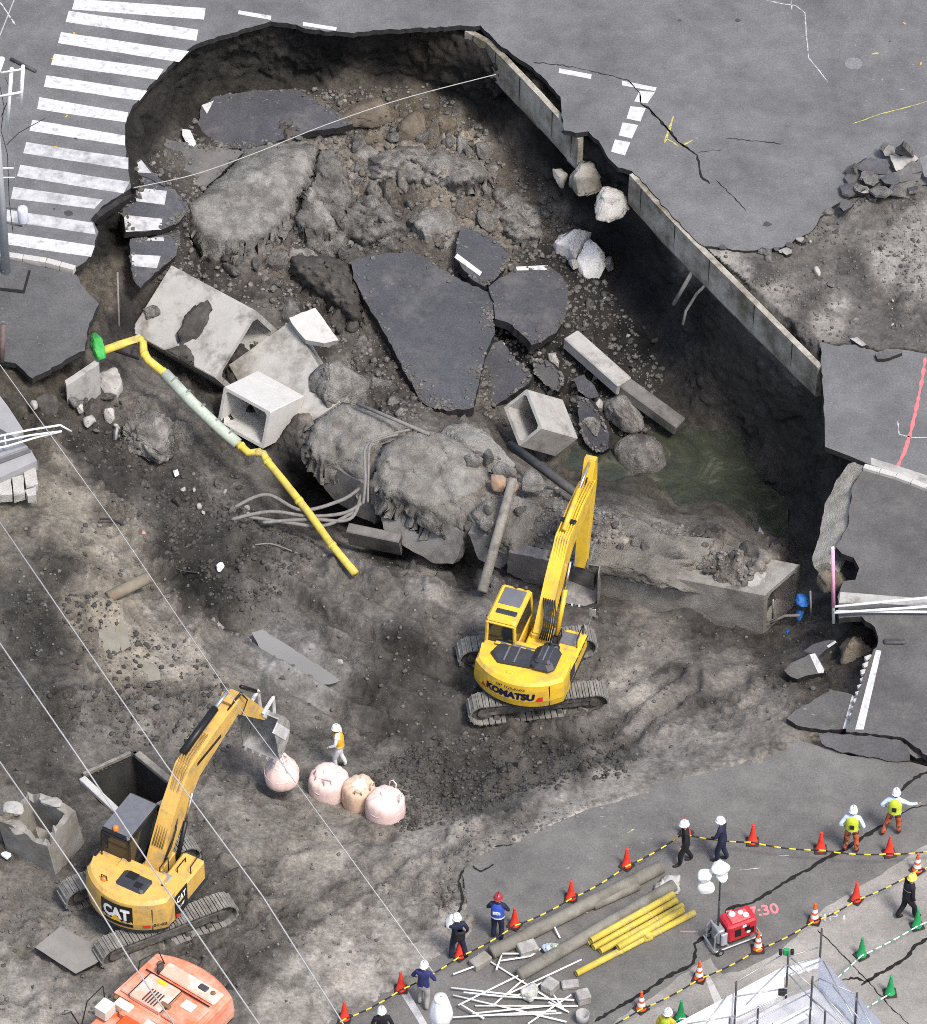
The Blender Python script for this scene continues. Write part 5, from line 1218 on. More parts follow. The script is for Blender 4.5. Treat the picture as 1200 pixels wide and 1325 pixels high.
# larger chunks heaped through the upper rubble
BIGS = [(455, 222, 40, 26, 'L'), (492, 232, 46, 30, 'S'), (535, 226, 44, 28, 'L'), (560, 196, 36, 26, 'L'), (628, 214, 38, 30, 'L'), (600, 232, 46, 30, 'L'), (650, 252, 34, 26, 'B'), (668, 268, 36, 26, 'L'), (640, 276, 40, 26, 'L'), (612, 296, 26, 18, 'L'), (690, 298, 34, 24, 'L'), (672, 316, 24, 18, 'L'),
        (505, 268, 40, 30, 'S'), (470, 282, 46, 32, 'S'), (430, 306, 50, 34, 'S'), (392, 322, 52, 30, 'L'), (352, 326, 46, 26, 'S'), (500, 304, 44, 28, 'S'), (455, 320, 42, 26, 'D'), (310, 330, 44, 24, 'S'), (420, 350, 46, 34, 'D'), (452, 366, 36, 30, 'D'), (440, 402, 40, 34, 'D'), (466, 436, 36, 34, 'S'), (492, 490, 42, 38, 'S'), (515, 520, 40, 32, 'S'), (455, 506, 36, 30, 'L'), (480, 170, 34, 20, 'B'), (575, 152, 40, 24, 'B'), (540, 184, 30, 18, 'L')]
for i, (u, v, w, h, k) in enumerate(BIGS):
    q = [(u + w / 2 * math.cos(t) * random.uniform(.75, 1.1), v + h / 2 * math.sin(t) * random.uniform(.75, 1.1)) for t in [j * math.pi / 4 + .2 for j in range(8)]]
    mt = {'L': SOILROCK_L, 'S': SOILROCK, 'B': SOILROCK_B, 'D': SOILROCK_D}[k]
    s_ = max(w, h) / 90.
    o = polyrock('rubble_chunk', None, 'boulder', q, zt(u, v) + .22, .9, mt, seed=300 + i, sub=4, flat=.38, rough=.11, cuts=8, facet=.8)
    o['label'] = stone_label(u, v, .3, mt).replace('stone', 'chunk'); o['group'] = 'chunks in the upper rubble'
# pile of broken asphalt on the far road
PILE = [('pale wedge on top of the road rubble pile', [(1160, 191), (1170, 182), (1184, 196), (1172, 196)], .5, CONC, .12), ('heart-shaped grey plate on the road rubble pile', [(1152, 201), (1166, 203), (1180, 198), (1189, 205), (1176, 216), (1160, 221)], .4, CONC, .12), ('pale upright plate at the back of the road rubble pile', [(1143, 196), (1150, 187), (1158, 190), (1159, 200), (1146, 202)], .4, CONC, .15),
        ('long curled dark plate on the left of the road rubble pile', [(1104, 216), (1122, 204), (1148, 206), (1152, 214), (1148, 226), (1122, 224)], .35, ASPH_DARK, .12), ('broad near plate of the road rubble pile', [(1152, 252), (1160, 240), (1178, 234), (1196, 238), (1200, 250), (1182, 257), (1164, 255)], .3, SOILROCK, .18), ('grey plate in the middle of the road rubble pile', [(1154, 224), (1180, 214), (1194, 222), (1190, 234), (1164, 236)], .3, asphalt('grey_plate', (.10, .10, .10)), .15),
        ('broken slab at the right frame side of the road rubble pile', [(1190, 204), (1206, 196), (1206, 232), (1196, 228)], .4, CONC_CLEAN, .16), ('crumbled plate at the near left of the road rubble pile', [(1114, 232), (1130, 226), (1150, 234), (1146, 244), (1124, 244)], .22, SOILROCK, .16), ('dark foot of the road rubble pile', [(1096, 216), (1108, 210), (1112, 222), (1104, 224)], .15, SOILROCK_D, .12)]
for l, q, z, mt, th in PILE:
    slab('asphalt_chunk', l, 'rubble', q, [(q[0][0], q[0][1], z + .05), (q[2][0], q[2][1], z), (q[-1][0], q[-1][1], z - .18)], th + .08, [mt, EDGE if mt is ASPH_DARK else SOILROCK], step=5, amt=.9)
slab('asphalt_chunk', 'dark slice of asphalt lying on the stripped ground by the pink line', 'rubble', [(1133, 458), (1148, 451), (1166, 452), (1168, 456), (1152, 463), (1136, 464)], .16, .12, [asphalt('grey_plate', (.1, .1, .1)), EDGE], step=5, amt=.6)
slab('asphalt_chunk', 'curled sliver of asphalt left of the dark slice', 'rubble', [(1100, 438), (1110, 436), (1122, 446), (1116, 448)], .1, .08, [CONC, EDGE], step=5, amt=.5)

# crumbled asphalt along the ragged edge of the stripped ground
rr_ = np.random.default_rng(5)
EDGE_LINE = [(930, 322), (975, 326), (1012, 322), (1040, 310), (1060, 290), (1085, 268), (1120, 254), (1160, 246), (1196, 240)]
for i in range(34):
    k = rr_.integers(len(EDGE_LINE) - 1) if i < 20 else 5 + rr_.integers(3); t = rr_.uniform()
    u = EDGE_LINE[k][0] + (EDGE_LINE[k + 1][0] - EDGE_LINE[k][0]) * t + rr_.normal() * 3; v = EDGE_LINE[k][1] + (EDGE_LINE[k + 1][1] - EDGE_LINE[k][1]) * t + (rr_.normal() * 3 if i < 20 else rr_.uniform(-34, 8))
    w = rr_.uniform(4, 9) if i < 20 else rr_.uniform(8, 17); a0 = rr_.uniform(0, 6)
    q = [(u + w * math.cos(a0 + j * 1.05) * rr_.uniform(.6, 1.1), v + w * .62 * math.sin(a0 + j * 1.05) * rr_.uniform(.6, 1.1)) for j in range(6)]
    z_ = .05 if i < 20 else rr_.uniform(.12, .4)
    mt = [_mats['grey_plate'], SOILROCK, CONC_OLD, ASPH_DARK][rr_.integers(4)]
    o = slab('asphalt_chunk', None, 'rubble', q, [(q[0][0], q[0][1], z_ + rr_.uniform(-.05, .12)), (q[2][0], q[2][1], z_), (q[4][0], q[4][1], z_ - rr_.uniform(0, .12))], .10, [mt, EDGE if i % 2 else SOILROCK], step=4, amt=.5)
    o['label'] = stone_label(u, v, w / 60., CONC_DARK).replace('damp dark stone', 'flake of asphalt'); o['group'] = 'flakes of asphalt at the stripped ground'

# scattered smaller rubble: one stored shape per kind, copied
SHAPES = [mesh_np('rubble_stone', *lump(100 + i, 3, 9, .10, .018), [SOILROCK]) for i in range(9)]
def scatter(n, poly, smin, smax, mats, name, label, cat, group, seed, sink=.35):
    r = np.random.default_rng(seed)
    xs = [p[0] for p in poly]; ys = [p[1] for p in poly]
    k = 0; todo = []
    while k < n:
        u = r.uniform(min(xs), max(xs)); v = r.uniform(min(ys), max(ys))
        if not inpoly(np.array([u]), np.array([v]), poly)[0]: continue
        s = smin * (smax / smin) ** (r.uniform() ** 1.8)
        o = bpy.data.objects.new(name, SHAPES[r.integers(len(SHAPES))]); COL.objects.link(o)
        o.location = PT(u, v, s * sink)
        o.rotation_euler = tuple(r.uniform(0, 6.28, 3)); o.scale = (s * r.uniform(.8, 1.5), s * r.uniform(.7, 1.2), s * r.uniform(.45, .8))
        o.material_slots[0].link = 'OBJECT'; o.material_slots[0].material = mats[r.integers(len(mats))]
        todo.append((u, v, s, o)); k += 1
    for u, v, s, o in sorted(todo, key=lambda q: min(math.hypot(q[0] - a, q[1] - b_) for a, b_, _ in LAND)):
        tag(o, stone_label(u, v, s, o.material_slots[0].material), cat, group)
scatter(60, [(455, 185), (560, 165), (640, 190), (700, 250), (715, 300), (660, 290), (600, 290), (520, 300), (440, 310), (400, 290), (450, 250)], .12, .48, [SOILROCK, SOILROCK_L, SOILROCK_L, SOILROCK_L, SOILROCK_B], 'rubble_stone', 'one of the grey-brown stones in the rubble below the far wall', 'stone', 'stones in the rubble below the far wall', 1)
scatter(26, [(250, 325), (400, 300), (450, 330), (450, 380), (500, 470), (480, 520), (440, 430), (400, 390), (350, 380), (300, 350)], .10, .38, [SOILROCK, SOILROCK_D, SOILROCK], 'rubble_stone', 'one of the dark clods heaped between the tilted culverts and the plates', 'stone', 'clods between the culverts and the plates', 2)
scatter(50, [(60, 500), (130, 500), (240, 560), (320, 620), (360, 660), (300, 700), (200, 640), (110, 570)], .06, .26, [SOILROCK, SOILROCK_L, CONC, SOILROCK_D], 'rubble_stone', 'one of the stones strewn down the dark left bank', 'stone', 'stones on the left bank', 3)
scatter(45, [(640, 600), (690, 620), (760, 660), (900, 690), (1000, 735), (980, 760), (840, 735), (700, 700), (640, 690)], .06, .28, [SOILROCK, SOILROCK_L, SOILROCK], 'rubble_stone', 'one of the stones in the soil on top of the buried culvert', 'stone', 'stones on the buried culvert', 4)
scatter(30, [(640, 450), (740, 400), (800, 340), (860, 460), (860, 540), (760, 540), (690, 520)], .07, .25, [SOILROCK, SOILROCK_D, CONC], 'rubble_stone', 'one of the stones lying in the black trench beside the beam', 'stone', 'stones in the black trench', 5)
scatter(25, [(1080, 270), (1200, 250), (1200, 440), (1080, 440), (940, 330)], .04, .14, [CONC, SOILROCK, CONC_DARK], 'rubble_stone', 'one of the small chips on the stripped ground', 'stone', 'chips on the stripped ground', 6)

# loose gravel and crumbs over the soil
def crumbs(name, n, poly, smin, smax, mat, seed, sink=.2):
    r = np.random.default_rng(seed)
    xs = [p[0] for p in poly]; ys = [p[1] for p in poly]
    u = r.uniform(min(xs), max(xs), n * 3); v = r.uniform(min(ys), max(ys), n * 3)
    pc = PA(u, v, np.zeros(len(u)))
    ok = inpoly(u, v, poly) & ~inpoly(u, v, [(95, 1007), (174, 967), (246, 1026), (166, 1080)]) & (fbm(pc * .7, 3, seed) + r.uniform(-.5, .5, len(u)) > -.05)
    u, v = u[ok][:n], v[ok][:n]
    i = ((v - V0) / STP).astype(int); j = ((u - U0) / STP).astype(int)
    c = pos.reshape(NV, NU, 3)[i, j]
    d, f = _ICO[1]
    f = np.array(f); n = len(u)
    s = smin * (smax / smin) ** (r.uniform(size=n) ** 2.2)
    vs = d[None] * r.uniform(.55, 1.25, (n, len(d), 1)) * s[:, None, None]
    vs[:, :, 2] *= .75
    vs = vs + c[:, None, :] + np.array([0, 0, 1]) * (s * sink)[:, None, None]
    F = (f[None] + (np.arange(n) * len(d))[:, None, None]).reshape(-1, 3)
    me = bpy.data.meshes.new(name)
    me.vertices.add(n * len(d)); me.vertices.foreach_set('co', vs.ravel())
    me.loops.add(F.size); me.loops.foreach_set('vertex_index', F.ravel())
    me.polygons.add(len(F)); me.polygons.foreach_set('loop_start', np.arange(len(F)) * 3); me.polygons.foreach_set('loop_total', np.full(len(F), 3))
    me.update(); me.materials.append(mat)
    o = bpy.data.objects.new(name, me); COL.objects.link(o); o['kind'] = 'stuff'
    return o
PIT = [(140, 250), (300, 120), (560, 110), (700, 230), (760, 330), (860, 480), (850, 560), (720, 580), (600, 530), (440, 560), (300, 420), (180, 360)]
BANK = [(0, 620), (60, 480), (160, 500), (300, 600), (420, 700), (600, 760), (900, 800), (1080, 800), (1080, 900), (900, 980), (640, 1090), (590, 1150), (400, 1300), (0, 1330)]
crumbs('gravel', 4200, PIT, .02, .12, SOILROCK_L, 21)
crumbs('gravel', 5200, PIT, .03, .15, SOILROCK, 22)
crumbs('gravel', 1300, BANK, .012, .06, SOILROCK_L, 23)
crumbs('gravel', 3200, BANK, .02, .10, SOILROCK, 24)
crumbs('gravel', 1000, [(0, 760), (130, 780), (300, 880), (320, 980), (120, 960), (0, 900)], .02, .12, SOILROCK_D, 25)
crumbs('gravel', 2200, [(90, 560), (180, 560), (330, 660), (420, 720), (320, 800), (240, 760), (150, 640)], .02, .12, SOILROCK_D, 26)
crumbs('gravel', 2600, [(640, 605), (700, 630), (1010, 735), (980, 765), (760, 720), (640, 690)], .02, .11, SOILROCK_L, 27)
crumbs('gravel', 1500, [(600, 1080), (800, 1030), (800, 1060), (620, 1130), (580, 1200), (560, 1160)], .015, .07, SOILROCK, 28)
crumbs('gravel', 1500, [(900, 318), (1200, 240), (1200, 450), (1060, 440)], .015, .08, SOILROCK, 29)
crumbs('gravel', 3000, [(560, 960), (800, 960), (820, 1010), (640, 1050), (520, 1080), (480, 1000)], .02, .10, SOILROCK_D, 30)
# ================================================================ excavators
YEL = M('yellow_machine_paint', (.66, .43, .035), .42, .10, 3, .06, 30, col2=(.30, .23, .11), mix=(.50, .72), spec=.5)
TAN = M('tan_machine_paint', (.58, .36, .085), .45, .10, 3, .06, 30, col2=(.28, .215, .125), mix=(.49, .70), spec=.5)
ORG = M('faded_orange_paint', (.62, .14, .05), .5, .15, 2, .04, 30, col2=(.66, .34, .25), mix=(.38, .62), spec=.4)
TRK = M('muddy_track_steel', (.19, .185, .17), .75, .35, 5, .3, 25, col2=(.10, .095, .085), mix=(.5, .7))
TRKD = M('track_frame', (.07, .067, .062), .8, .3, 4, .3, 25, col2=(.17, .16, .145), mix=(.45, .65))
GLASS = M('dark_cab_glass', (.018, .022, .026), .12, .2, 2, 0, spec=.6)
CAP = M('dark_grey_cover', (.035, .037, .045), .5, .2, 4, .1, 30)
ROOFG = M('grey_roof_panel', (.12, .125, .14), .5, .15, 4, .1, 30)
CHROME = M('cylinder_rod', (.62, .62, .63), .25, .05, 5, 0, metal=.9)
BUCK = M('worn_bucket_steel', (.16, .155, .15), .6, .25, 4, .2, 20, col2=(.26, .25, .24), mix=(.5, .65))
NAVYT = M('navy_lettering', (.01, .012, .05), .5, 0.05, 5, 0)
WHT = M('white_lettering', (.78, .78, .77), .5, .03, 5, 0)
RED = M('red_sign_paint', (.60, .035, .02), .5, .1, 5, 0)
AMBER = M('amber_lamp', (.70, .19, .03), .3, .1, 5, 0)
BLACKP = M('black_paint', (.013, .013, .014), .4, .1, 5, 0)
V3 = Vector

def arc_pts(R, x, n=18, cy=0.):
    a0 = math.asin(min(1, x / R))
    return [(R * math.sin(t), cy - R * math.cos(t)) for t in [-a0 + 2 * a0 * i / n for i in range(n + 1)]]

def side_beam(mb, pts, ws, th, x=0.):
    """boom or arm: a beam in the Y-Z plane following pts with depths ws and width th"""
    up = []; dn = []
    n = len(pts)
    for i in range(n):
        a = V3((0, *pts[max(i - 1, 0)])); b = V3((0, *pts[min(i + 1, n - 1)]))
        d = (b - a).normalized(); nn = V3((0, -d.z, d.y))
        p = V3((0, *pts[i]))
        up.append(p + nn * ws[i] / 2); dn.append(p - nn * ws[i] / 2)
    vs = []
    for i in range(n):
        for s in (-1, 1):
            vs.append(up[i] + V3((x + s * th / 2, 0, 0)))
        for s in (1, -1):
            vs.append(dn[i] + V3((x + s * th / 2, 0, 0)))
    fs = [(4 * i + k, 4 * i + (k + 1) % 4, 4 * i + 4 + (k + 1) % 4, 4 * i + 4 + k) for i in range(n - 1) for k in range(4)]
    fs += [(0, 1, 2, 3), tuple(reversed(range(4 * n - 4, 4 * n)))]
    mb.add(vs, fs)

def cylinder(name, a, b_, r, frac, root, body=None):
    """hydraulic cylinder from a to b: barrel for the first part, chrome rod for the rest"""
    a, b_ = V3(a), V3(b_); c = a + (b_ - a) * frac
    m = MB(); m.smooth = True; m.tube([a, c], r, 10)
    o = m.build(name, body or BLACKP, root)
    m = MB(); m.smooth = True; m.tube([c, b_], r * .52, 8)
    m.build('rod', CHROME, o)
    return o

def tracks(root, rel, L=4.2, gauge=2.25, w=.6, r=.42, pitch=.19):
    R3 = Matrix.Rotation(rel, 4, 'Z')
    for s in (-1, 1):
        t = bpy.data.objects.new('track', None); COL.objects.link(t); t.parent = root
        t.matrix_basis = R3 @ Matrix.Translation((0, s * gauge / 2, 0))
        half = L / 2 - r
        per = 4 * half + 2 * math.pi * r
        n = int(per / pitch)
        m = MB(); m2 = MB()
        for i in range(n):
            q = (i + .5) * per / n
            if q < 2 * half: p = V3((-half + q, 0, 2 * r)); tx = V3((1, 0, 0)); nz = V3((0, 0, 1))
            elif q < 2 * half + math.pi * r:
                a = (q - 2 * half) / r; p = V3((half + r * math.sin(a), 0, r + r * math.cos(a))); tx = V3((math.cos(a), 0, -math.sin(a))); nz = V3((math.sin(a), 0, math.cos(a)))
            elif q < 4 * half + math.pi * r: p = V3((half - (q - 2 * half - math.pi * r), 0, 0)); tx = V3((-1, 0, 0)); nz = V3((0, 0, -1))
            else:
                a = math.pi + (q - 4 * half - math.pi * r) / r; p = V3((-half + r * math.sin(a), 0, r + r * math.cos(a))); tx = V3((math.cos(a), 0, -math.sin(a))); nz = V3((math.sin(a), 0, math.cos(a)))
            ty = nz.cross(tx)
            m.box(p - nz * .035, (pitch * .86, w, .045), (tx, ty, nz))
            m.box(p + nz * .006, (.028, w, .045), (tx, ty, nz))
        o = m.build('track_shoes', TRK, t); o['kind'] = 'stuff'
        m = MB(); m.bbox((0, 0, r), (2 * half + .1, w * .5, r * 1.05), .06); m.bbox((0, 0, r + .1), (2 * half, w * .62, .14), .03)
        for i in range(5): m.lathe([(.10, -w * .28), (.10, w * .28)], 10)
        m.v = m.v
        o = m.build('track_frame', TRKD, t)
        for x, nm in ((half, 'sprocket'), (-half, 'idler')):
            m = MB(); X, Y, Z_ = V3((1, 0, 0)), V3((0, 0, 1)), V3((0, 1, 0))
            pts = [(x + (r - .07) * math.cos(k * math.pi / 10) * (1 if k % 2 else .96), r + (r - .07) * math.sin(k * math.pi / 10) * (1 if k % 2 else .96)) for k in range(20)]
            m.prism(pts, -w * .2, w * .2, .0, (X, Y, Z_)); m.prism([(x + .16 * math.cos(k * math.pi / 6), r + .16 * math.sin(k * math.pi / 6)) for k in range(12)], -w * .36, w * .36, .0, (X, Y, Z_))
            m.build(nm, TRKD, t)
        for i in range(5):
            m = MB(); pts = [(-half * .75 + i * half * .375 + .09 * math.cos(k * math.pi / 5), .1 + .09 * math.sin(k * math.pi / 5)) for k in range(10)]
            m.prism(pts, -w * .3, w * .3, 0, (V3((1, 0, 0)), V3((0, 0, 1)), V3((0, 1, 0)))); m.build('roller', TRKD, t)
    m = MB(); m.xf = R3; m.bbox((0, 0, .58), (1.6, gauge - w * .5, .35), .08); m.lathe([(.65, .72), (.65, .98)], 20)
    m.build('undercarriage', TRKD, root)

def house(root, W, R, paint, zb=.98, zt_=1.98, front=1.15, cabcol=None, cab_h=2.9, hood='k'):
    x = W / 2
    arc = arc_pts(R, x)
    deck = arc + [(x, front), (-x, front)]
    m = MB(); m.prism([(a * .985, b * .985) for a, b in deck], zb - .02, zb + .16); m.build('deck', CAP, root)
    # counterweight: full-depth curved tail with a stepped, rounded lip
    yf = -.62
    tail = [(-x, yf)] + arc + [(x, yf)]
    m = MB(); m.smooth = False
    n = len(tail)
    prof = [(zb + .03, .06), (zb + .10, .0), (zb + .34, -.03), (zb + .36, -.03), (zt_ - .30, 0.), (zt_ - .10, .03), (zt_, .13)]
    vs = []
    for z, ins in prof:
        for px, py in tail:
            d = math.hypot(px, py); k = 1 - ins / d if py < yf - .01 or abs(px) < x - .01 else 1
            vs.append((px * k, py * k if py < yf else py, z))
    fs = [(k * n + i, k * n + (i + 1) % n, (k + 1) * n + (i + 1) % n, (k + 1) * n + i) for k in range(len(prof) - 1) for i in range(n)]
    fs += [tuple(reversed(range(n))), tuple(range((len(prof) - 1) * n, len(prof) * n))]
    m.add(vs, fs); m.build('counterweight', paint, root)
    # side boxes and hood
    m = MB(); m.bbox((x - .37, .22, (zb + .14 + zt_ - .28) / 2), (.72, 1.66, zt_ - .28 - zb - .14), .06); m.build('tank_box', paint, root)
    m = MB(); m.bbox((-x + .42, -.46, (zb + .15 + zt_ - .06) / 2), (.82, .46, zt_ - .06 - zb - .15), .05); m.build('side_cover', paint, root)
    m = MB(); m.bbox((.1, -.42, (zb + .15 + zt_ - .02) / 2), (1.5, .55, zt_ - .02 - zb - .15), .05); m.build('engine_hood', paint, root)
    m = MB(); m.bbox((.02, .45, zb + .42), (.62, 1.3, .5), .05); m.build('boom_bracket', paint, root)

def cab(root, x0, x1, y0, y1, z0, z1, frame, roofm, hatch=True, visor=False):
    c = bpy.data.objects.new('cab', None); COL.objects.link(c); c.parent = root
    sl = .12
    m = MB()
    def quad(z, iy, ix=0): return [V3((x0 + ix, y0 + iy * .4, z)), V3((x1 - ix, y0 + iy * .4, z)), V3((x1 - ix, y1 - iy, z)), V3((x0 + ix, y1 - iy, z))]
    b0, b1 = quad(z0, 0), quad(z1 - .1, sl, .05)
    for i in range(4): m.tube([b0[i], b0[i] + (b1[i] - b0[i]) * .6, b1[i]], .06, 6)
    for ring in (b0, b1, [b0[i] + (b1[i] - b0[i]) * .42 for i in range(4)]):
        for i in range(4): m.tube([ring[i], ring[(i + 1) % 4]], .05, 6)
    m.box(((x0 + x1) / 2, (y0 + y1) / 2, z0 + .02), (x1 - x0, y1 - y0, .1))
    m.build('cab_frame', frame, c)
    for i in range(4):
        j = (i + 1) % 4
        for lo, hi, nm in ((0.02, .42, 'door_panel'), (.42, .97, 'window')):
            q = [b0[i] + (b1[i] - b0[i]) * lo, b0[j] + (b1[j] - b0[j]) * lo, b0[j] + (b1[j] - b0[j]) * hi, b0[i] + (b1[i] - b0[i]) * hi]
            m = MB(); n_ = (q[1] - q[0]).cross(q[3] - q[0]).normalized() * .012
            m.add([p + n_ for p in q] + [p - n_ for p in q], [(0, 1, 2, 3), (7, 6, 5, 4), (0, 4, 5, 1), (1, 5, 6, 2), (2, 6, 7, 3), (3, 7, 4, 0)])
            m.build(nm, GLASS if nm == 'window' or i in (0,) else frame, c)
    m = MB(); cx, cy = (x0 + x1) / 2, (y0 * 1 + y1 - sl * .6) / 2
    m.bbox((cx, cy, z1 - .02), (x1 - x0 - .02, y1 - y0 - sl * 1.2, .14), .06); m.build('roof', frame, c)
    m = MB()
    if hatch:
        m.bbox((cx + .02, cy + .28, z1 + .055), (x1 - x0 - .26, (y1 - y0) * .42, .04), .015); m.build('roof_hatch', roofm, c)
        m = MB(); m.bbox((cx + .05, cy - .38, z1 + .06), (x1 - x0 - .3, .2, .05), .02); m.build('roof_vent', CAP, c)
    else:
        m.bbox((cx, cy, z1 + .055), (x1 - x0 - .06, y1 - y0 - .3, .03), .01); m.build('roof_panel', roofm, c)
    return c

def hand_rail(root, pts, r=.02, mat=BLACKP, name='hand_rail'):
    m = MB(); m.tube(pts, r, 6); return m.build(name, mat, root)

def boom_arm(root, x, pv, knee, tip, armend, paint, bw=.42, arm_back=.7, bk=1.08):
    pts = [pv, (pv[0] + (knee[0] - pv[0]) * .55, pv[1] + (knee[1] - pv[1]) * .6), knee, (knee[0] + (tip[0] - knee[0]) * .5, knee[1] + (tip[1] - knee[1]) * .53), tip]
    m = MB(); side_beam(m, pts, [.40 * bk, .66 * bk, .76 * bk, .62 * bk, .40 * bk], bw, x)
    boom = m.build('boom', paint, root)
    T = V3((0, *tip)); A = V3((0, *armend)); d = (A - T).normalized()
    nn = V3((0, -d.z, d.y))
    if nn.z < 0 and abs(nn.z) > .3: nn = -nn
    m = MB(); back = T - d * arm_back
    side_beam(m, [(back.y, back.z), (T.y, T.z), ((T + (A - T) * .35).y, (T + (A - T) * .35).z), (A.y, A.z)], [.22, .62, .5, .26], bw * .78, x)
    arm = m.build('arm', paint, root)
    return boom, arm, back

def bucket_mesh(w, r, n=9, teeth=5, th=.03):
    """scoop in local axes: opening towards +Y, pivot at the origin top; swept shell with side plates and teeth"""
    prof = [(0, 0), (-.10, -.28), (-.06, -.60), (.14, -.90), (.46, -1.06), (.78, -1.02)]
    prof = [(a * r, b * r) for a, b in prof]
    m = MB()
    k = len(prof)
    inn = [(a + th * 1.2, b + th * .6) for a, b in prof]
    vs = [(sx * w / 2, a, b) for sx in (-1, 1) for a, b in prof] + [(sx * (w / 2 - th), a, b) for sx in (-1, 1) for a, b in inn]
    fs = []
    for i in range(k - 1):
        fs += [(i, i + 1, k + i + 1, k + i), (2 * k + i + 1, 2 * k + i, 3 * k + i, 3 * k + i + 1)]
    fs += [(k - 1, 2 * k + k - 1, 3 * k + k - 1, 2 * k - 1), (0, k, 3 * k, 2 * k)]
    m.add(vs, fs)
    for sx in (-1, 1):
        sp = [(a, b) for a, b in prof] + [(.72 * r, -.9 * r), (.52 * r, -.5 * r), (.34 * r, -.1 * r), (.2 * r, .04 * r)]
        m.prism(sp, sx * w / 2 - th / 2, sx * w / 2 + th / 2, 0, (V3((0, 1, 0)), V3((0, 0, 1)), V3((1, 0, 0))))
    return m, prof

def lettering(body, root, R, zc, size, width, mat, bold=.02, ang=0., name='lettering', proud=.035, dx=0., shear=0.):
    """lettering wrapped on the curved tail of radius R, centred at angle ang from the rear"""
    vs, fs = text_mesh(body, size, bold, width, shear=shear)
    m = MB(); q = []
    for v in vs:
        t = v.x / R + ang
        q.append(((R + proud) * math.sin(t), -(R + proud) * math.cos(t), zc + v.y))
    m.add(q, fs); return m.build(name, mat, root, fix=False)

def plate_on_tail(root, R, x0, x1, z0, z1, mat, name, proud=.03, n=6):
    m = MB(); vs = []
    for i in range(n + 1):
        t = (x0 + (x1 - x0) * i / n) / R
        for z in (z0, z1): vs.append(((R + proud) * math.sin(t), -(R + proud) * math.cos(t), z))
    m.add(vs, [(2 * i, 2 * i + 2, 2 * i + 3, 2 * i + 1) for i in range(n)]); return m.build(name, mat, root, fix=False)

